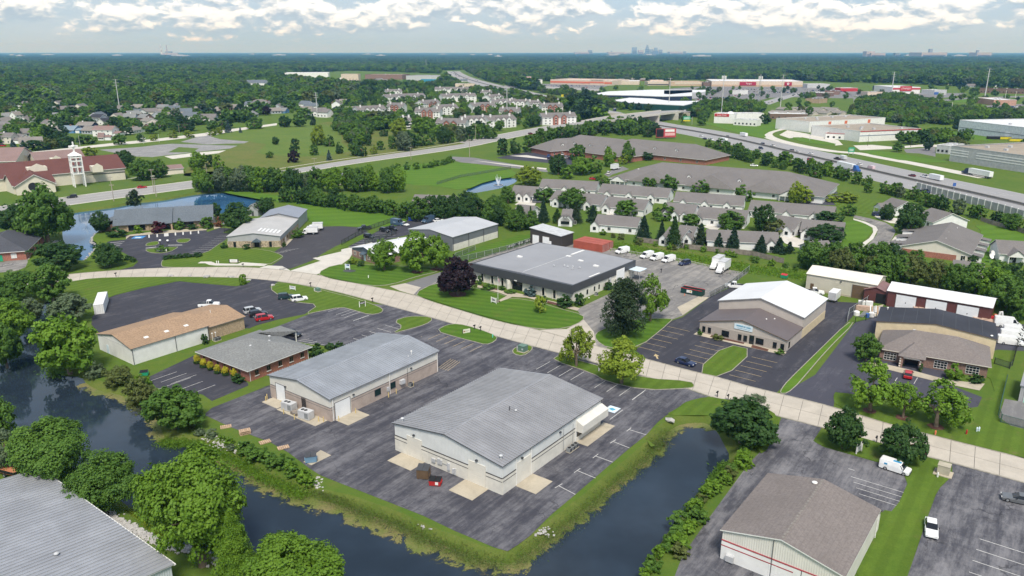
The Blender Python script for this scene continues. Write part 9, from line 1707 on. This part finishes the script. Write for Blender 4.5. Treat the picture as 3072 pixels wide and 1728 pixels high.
for i,(s,n)in enumerate((('yc:1015,690',3),('yc:1475,760',3),('yc:1920,850',2),('yc:2010,870',2),('yc:2095,890',2),('yc:140,660',1),('yc:180,590',2))):
    t=thing('brick_pallet',f'stack of wrapped brick packs in the maroon garage yard, {nth(i)} from the left' if i<5 else['','','','','','pale pack beside the small maroon shed','white wrapped pack beside the small maroon shed'][i],'bricks',G(s),R(90-112))
    for k in range(n):pbox('brick_pack',std('brick_pack',(.48,.34,.26),.8,.15,2)if i<6 else WHITE,t,-1.9+k*(3.9/n),-.6,.12,-1.9+(k+.92)*(3.9/n),.6,1.35+.1*(k%2));pbox('pallet',PALLET,t,-1.9+k*(3.9/n),-.55,0,-1.9+(k+.9)*(3.9/n),.55,.12)
for i,(s,c,r_)in enumerate((('yc:270,755',WHITE,.75),('yc:45,735',WHITE,.8),('yc:210,770',BLUEP,.5))):t=thing('tank',['white tank on the yard drive','white tank by the grass strip','blue drum beside the white tank'][i],'tank',G(s));MB().lathe([(.01,0),(r_,.05),(r_,1.1),(r_*.6,1.3),(.01,1.35)],14).build('shell',c,t)
t=thing('timber_stack','pale timber lengths on the small shed drive','timber',G('yc:330,660'),R(90-25));[pbox('board',[LIGHTG,PALLET,WHITE][k%3],t,-3.4+.2*k,-1.2+k*.45,0,3.2+.1*k,-.9+k*.45,.2+.1*(k%3))for k in range(6)]
t=thing('timber_stack','metal ladder and boards across the yard drive','timber',G('yc:150,730'),R(90-38));[pbox('board',STEEL,t,-2.6,-.5+k*.3,.1,2.8,-.4+k*.3,.35)for k in range(4)]
poly_mesh('concrete_drive',P('yc:340,600 460,570 350,760 250,720'),.06,CONC2,None,'structure')
for i in range(2):
    t=thing('inflatable',['left blue and white inflatable figure behind the white vans','right blue and white inflatable figure behind the white vans'][i],'inflatable',G(f'yc:{2170+i*55},{840}'));MB().tube((0,0,0),(.1,0,1.6),.3,.3,10).build('lower_tube',BLUEP,t);MB().tube((.1,0,1.6),(.3-.5*i,0,3.0),.3,.25,10).build('upper_tube',WHITE,t)
t=thing('play_set','red and yellow plastic play pieces beside the inflatables','toy',G('yc:2110,800'));pbox('slide',REDB,t,-1.0,-.4,.2,.2,.4,1.0);pbox('base',std('sign_yellow',(.6,.5,.03),.5),t,-1.2,-.6,0,.6,.6,.25);pbox('tower',ORANGE,t,.1,-.4,.2,.8,.4,1.5)
for i in range(9):
    t=thing('motorcycle',f'parked motorcycle in the row at the fence corner, {nth(i)} from the left','motorcycle',G(f'4:{1265+i*19},{425-i*6}'),RZB+1.2,'motorcycles at the fence')
    MB().tube((-.7,-.06,.32),(-.7,.06,.32),.32,.32,12).build('rear_wheel',TIRE,t);MB().tube((.7,-.06,.32),(.7,.06,.32),.32,.32,12).build('front_wheel',TIRE,t);b=MB().box(-.55,-.14,.4,.4,.14,.72);b.box(-.1,-.16,.72,.42,.16,.98);b.build('body',paint(random.choice(['white','black','silver','white'])),t);pbox('seat',BLACK,t,-.75,-.14,.72,-.1,.14,.86);MB().tube((.45,-.38,1.1),(.45,.38,1.1),.03,.03,6).tube((.45,0,1.05),(.7,0,.35),.05,.05,6).build('fork',STEEL,t)
for i,(s,lab)in enumerate((('ze:2080,1100','upper white satellite dish beside the right villa'),('ze:2055,1150','lower white satellite dish beside the right villa'))):t=thing('satellite_dish',lab,'dish',G(s));MB().tube((0,0,0),(0,0,2.2),.05,.05,6).build('mast',STEEL,t);o=MB().lathe([(.01,0),(.5,.08),(.95,.3)],14).build('dish',WHITE,t);o.location=(0,-.1,2.3);o.rotation_euler=(1.0,0,.4)
for i,(s,lab)in enumerate((('zd:1240,990','navy wheeled bin before the white garage'),('ze:560,505','dark wheeled bin on the cottage drive'),('ze:640,612','dark wheeled bin beside the lane'))):box_thing('wheeled_bin',lab,'bin',G(s),.3,[('bin',std('bin_navy',(.01,.02,.07),.5),(-.4,-.4,.1,.4,.4,1.2)),('lid',BLACK,(-.43,-.45,1.2,.43,.43,1.28)),('wheel',BLACK,(-.4,.35,0,.4,.45,.15))])
box_thing('road_sign','blue service sign on the interstate median','sign',G('ze:1515,40'),0,[('panel',BLUEP,(-.8,-.06,1.6,.8,.06,3.4)),('post',STEEL,(-.08,.06,0,.08,.16,3.2))])
for i,(s,c)in enumerate((('zh:2115,1095',BLACK),('zh:2310,1100',None),('zh:2450,1130',None))):box_thing('skip',['black skip beside the white warehouse','yellow skip beside the white warehouse','yellow trailer beside the white warehouse'][i],'skip',G(s),-.2,[('skip_body',c or MATS['sign_yellow'],(-5,-1.2,.3,5,1.2,2.2)),('rim',DARKG,(-5.1,-1.3,2.2,5.1,1.3,2.35)),('frame',DARKG,(-4.5,-.9,0,4.5,.9,.3))])
for s,r_,m_ in(('8:1410,205',1.3,MULCH),('8:1660,258',1.3,MULCH),('8:1910,325',1.4,MULCH),('4:880,775',2.6,MULCH),('4:575,605',2.0,MULCH),('4:718,585',2.0,MULCH),('4:1180,828',.8,MULCH),('5:1440,0',.1,MULCH)):
    p=G(s);poly_mesh('mulch_ring',[p+Vector((math.cos(a*.35)*r_,math.sin(a*.35)*r_))*random.uniform(.9,1.1)for a in range(18)],.145,m_,None,'structure')
poly_mesh('mulch_bed',P('4:1060,715 1180,745 1180,735 1060,700'),.14,MULCH,None,'structure');poly_mesh('mulch_bed',P('4:1550,840 1640,860 1640,845 1560,825'),.14,MULCH,None,'structure');poly_mesh('mulch_bed',P('5:205,1095 460,1150 470,1135 220,1080'),.09,MULCH,None,'structure');poly_mesh('mulch_bed',P('5:515,1175 640,1205 650,1190 525,1155'),.09,MULCH,None,'structure')
# ------------------------------------------------------------------ the air
m=bpy.data.materials.new('haze');m.use_nodes=True;N=NT(m.node_tree);out=N.n('ShaderNodeOutputMaterial');pv=N.n('ShaderNodeVolumePrincipled')
pv.inputs['Color'].default_value=(.22,.52,1.0,1);pv.inputs['Absorption Color'].default_value=(1,1,1,1);pv.inputs['Density'].default_value=7.0e-5;pv.inputs['Anisotropy'].default_value=.25;N.t.links.new(pv.outputs[0],out.inputs['Volume'])
hz=MB().box(-46000,-900,-3,46000,47000,420).build('haze',m);tag(hz,'pale blue summer haze over the whole landscape','haze',None,'stuff')
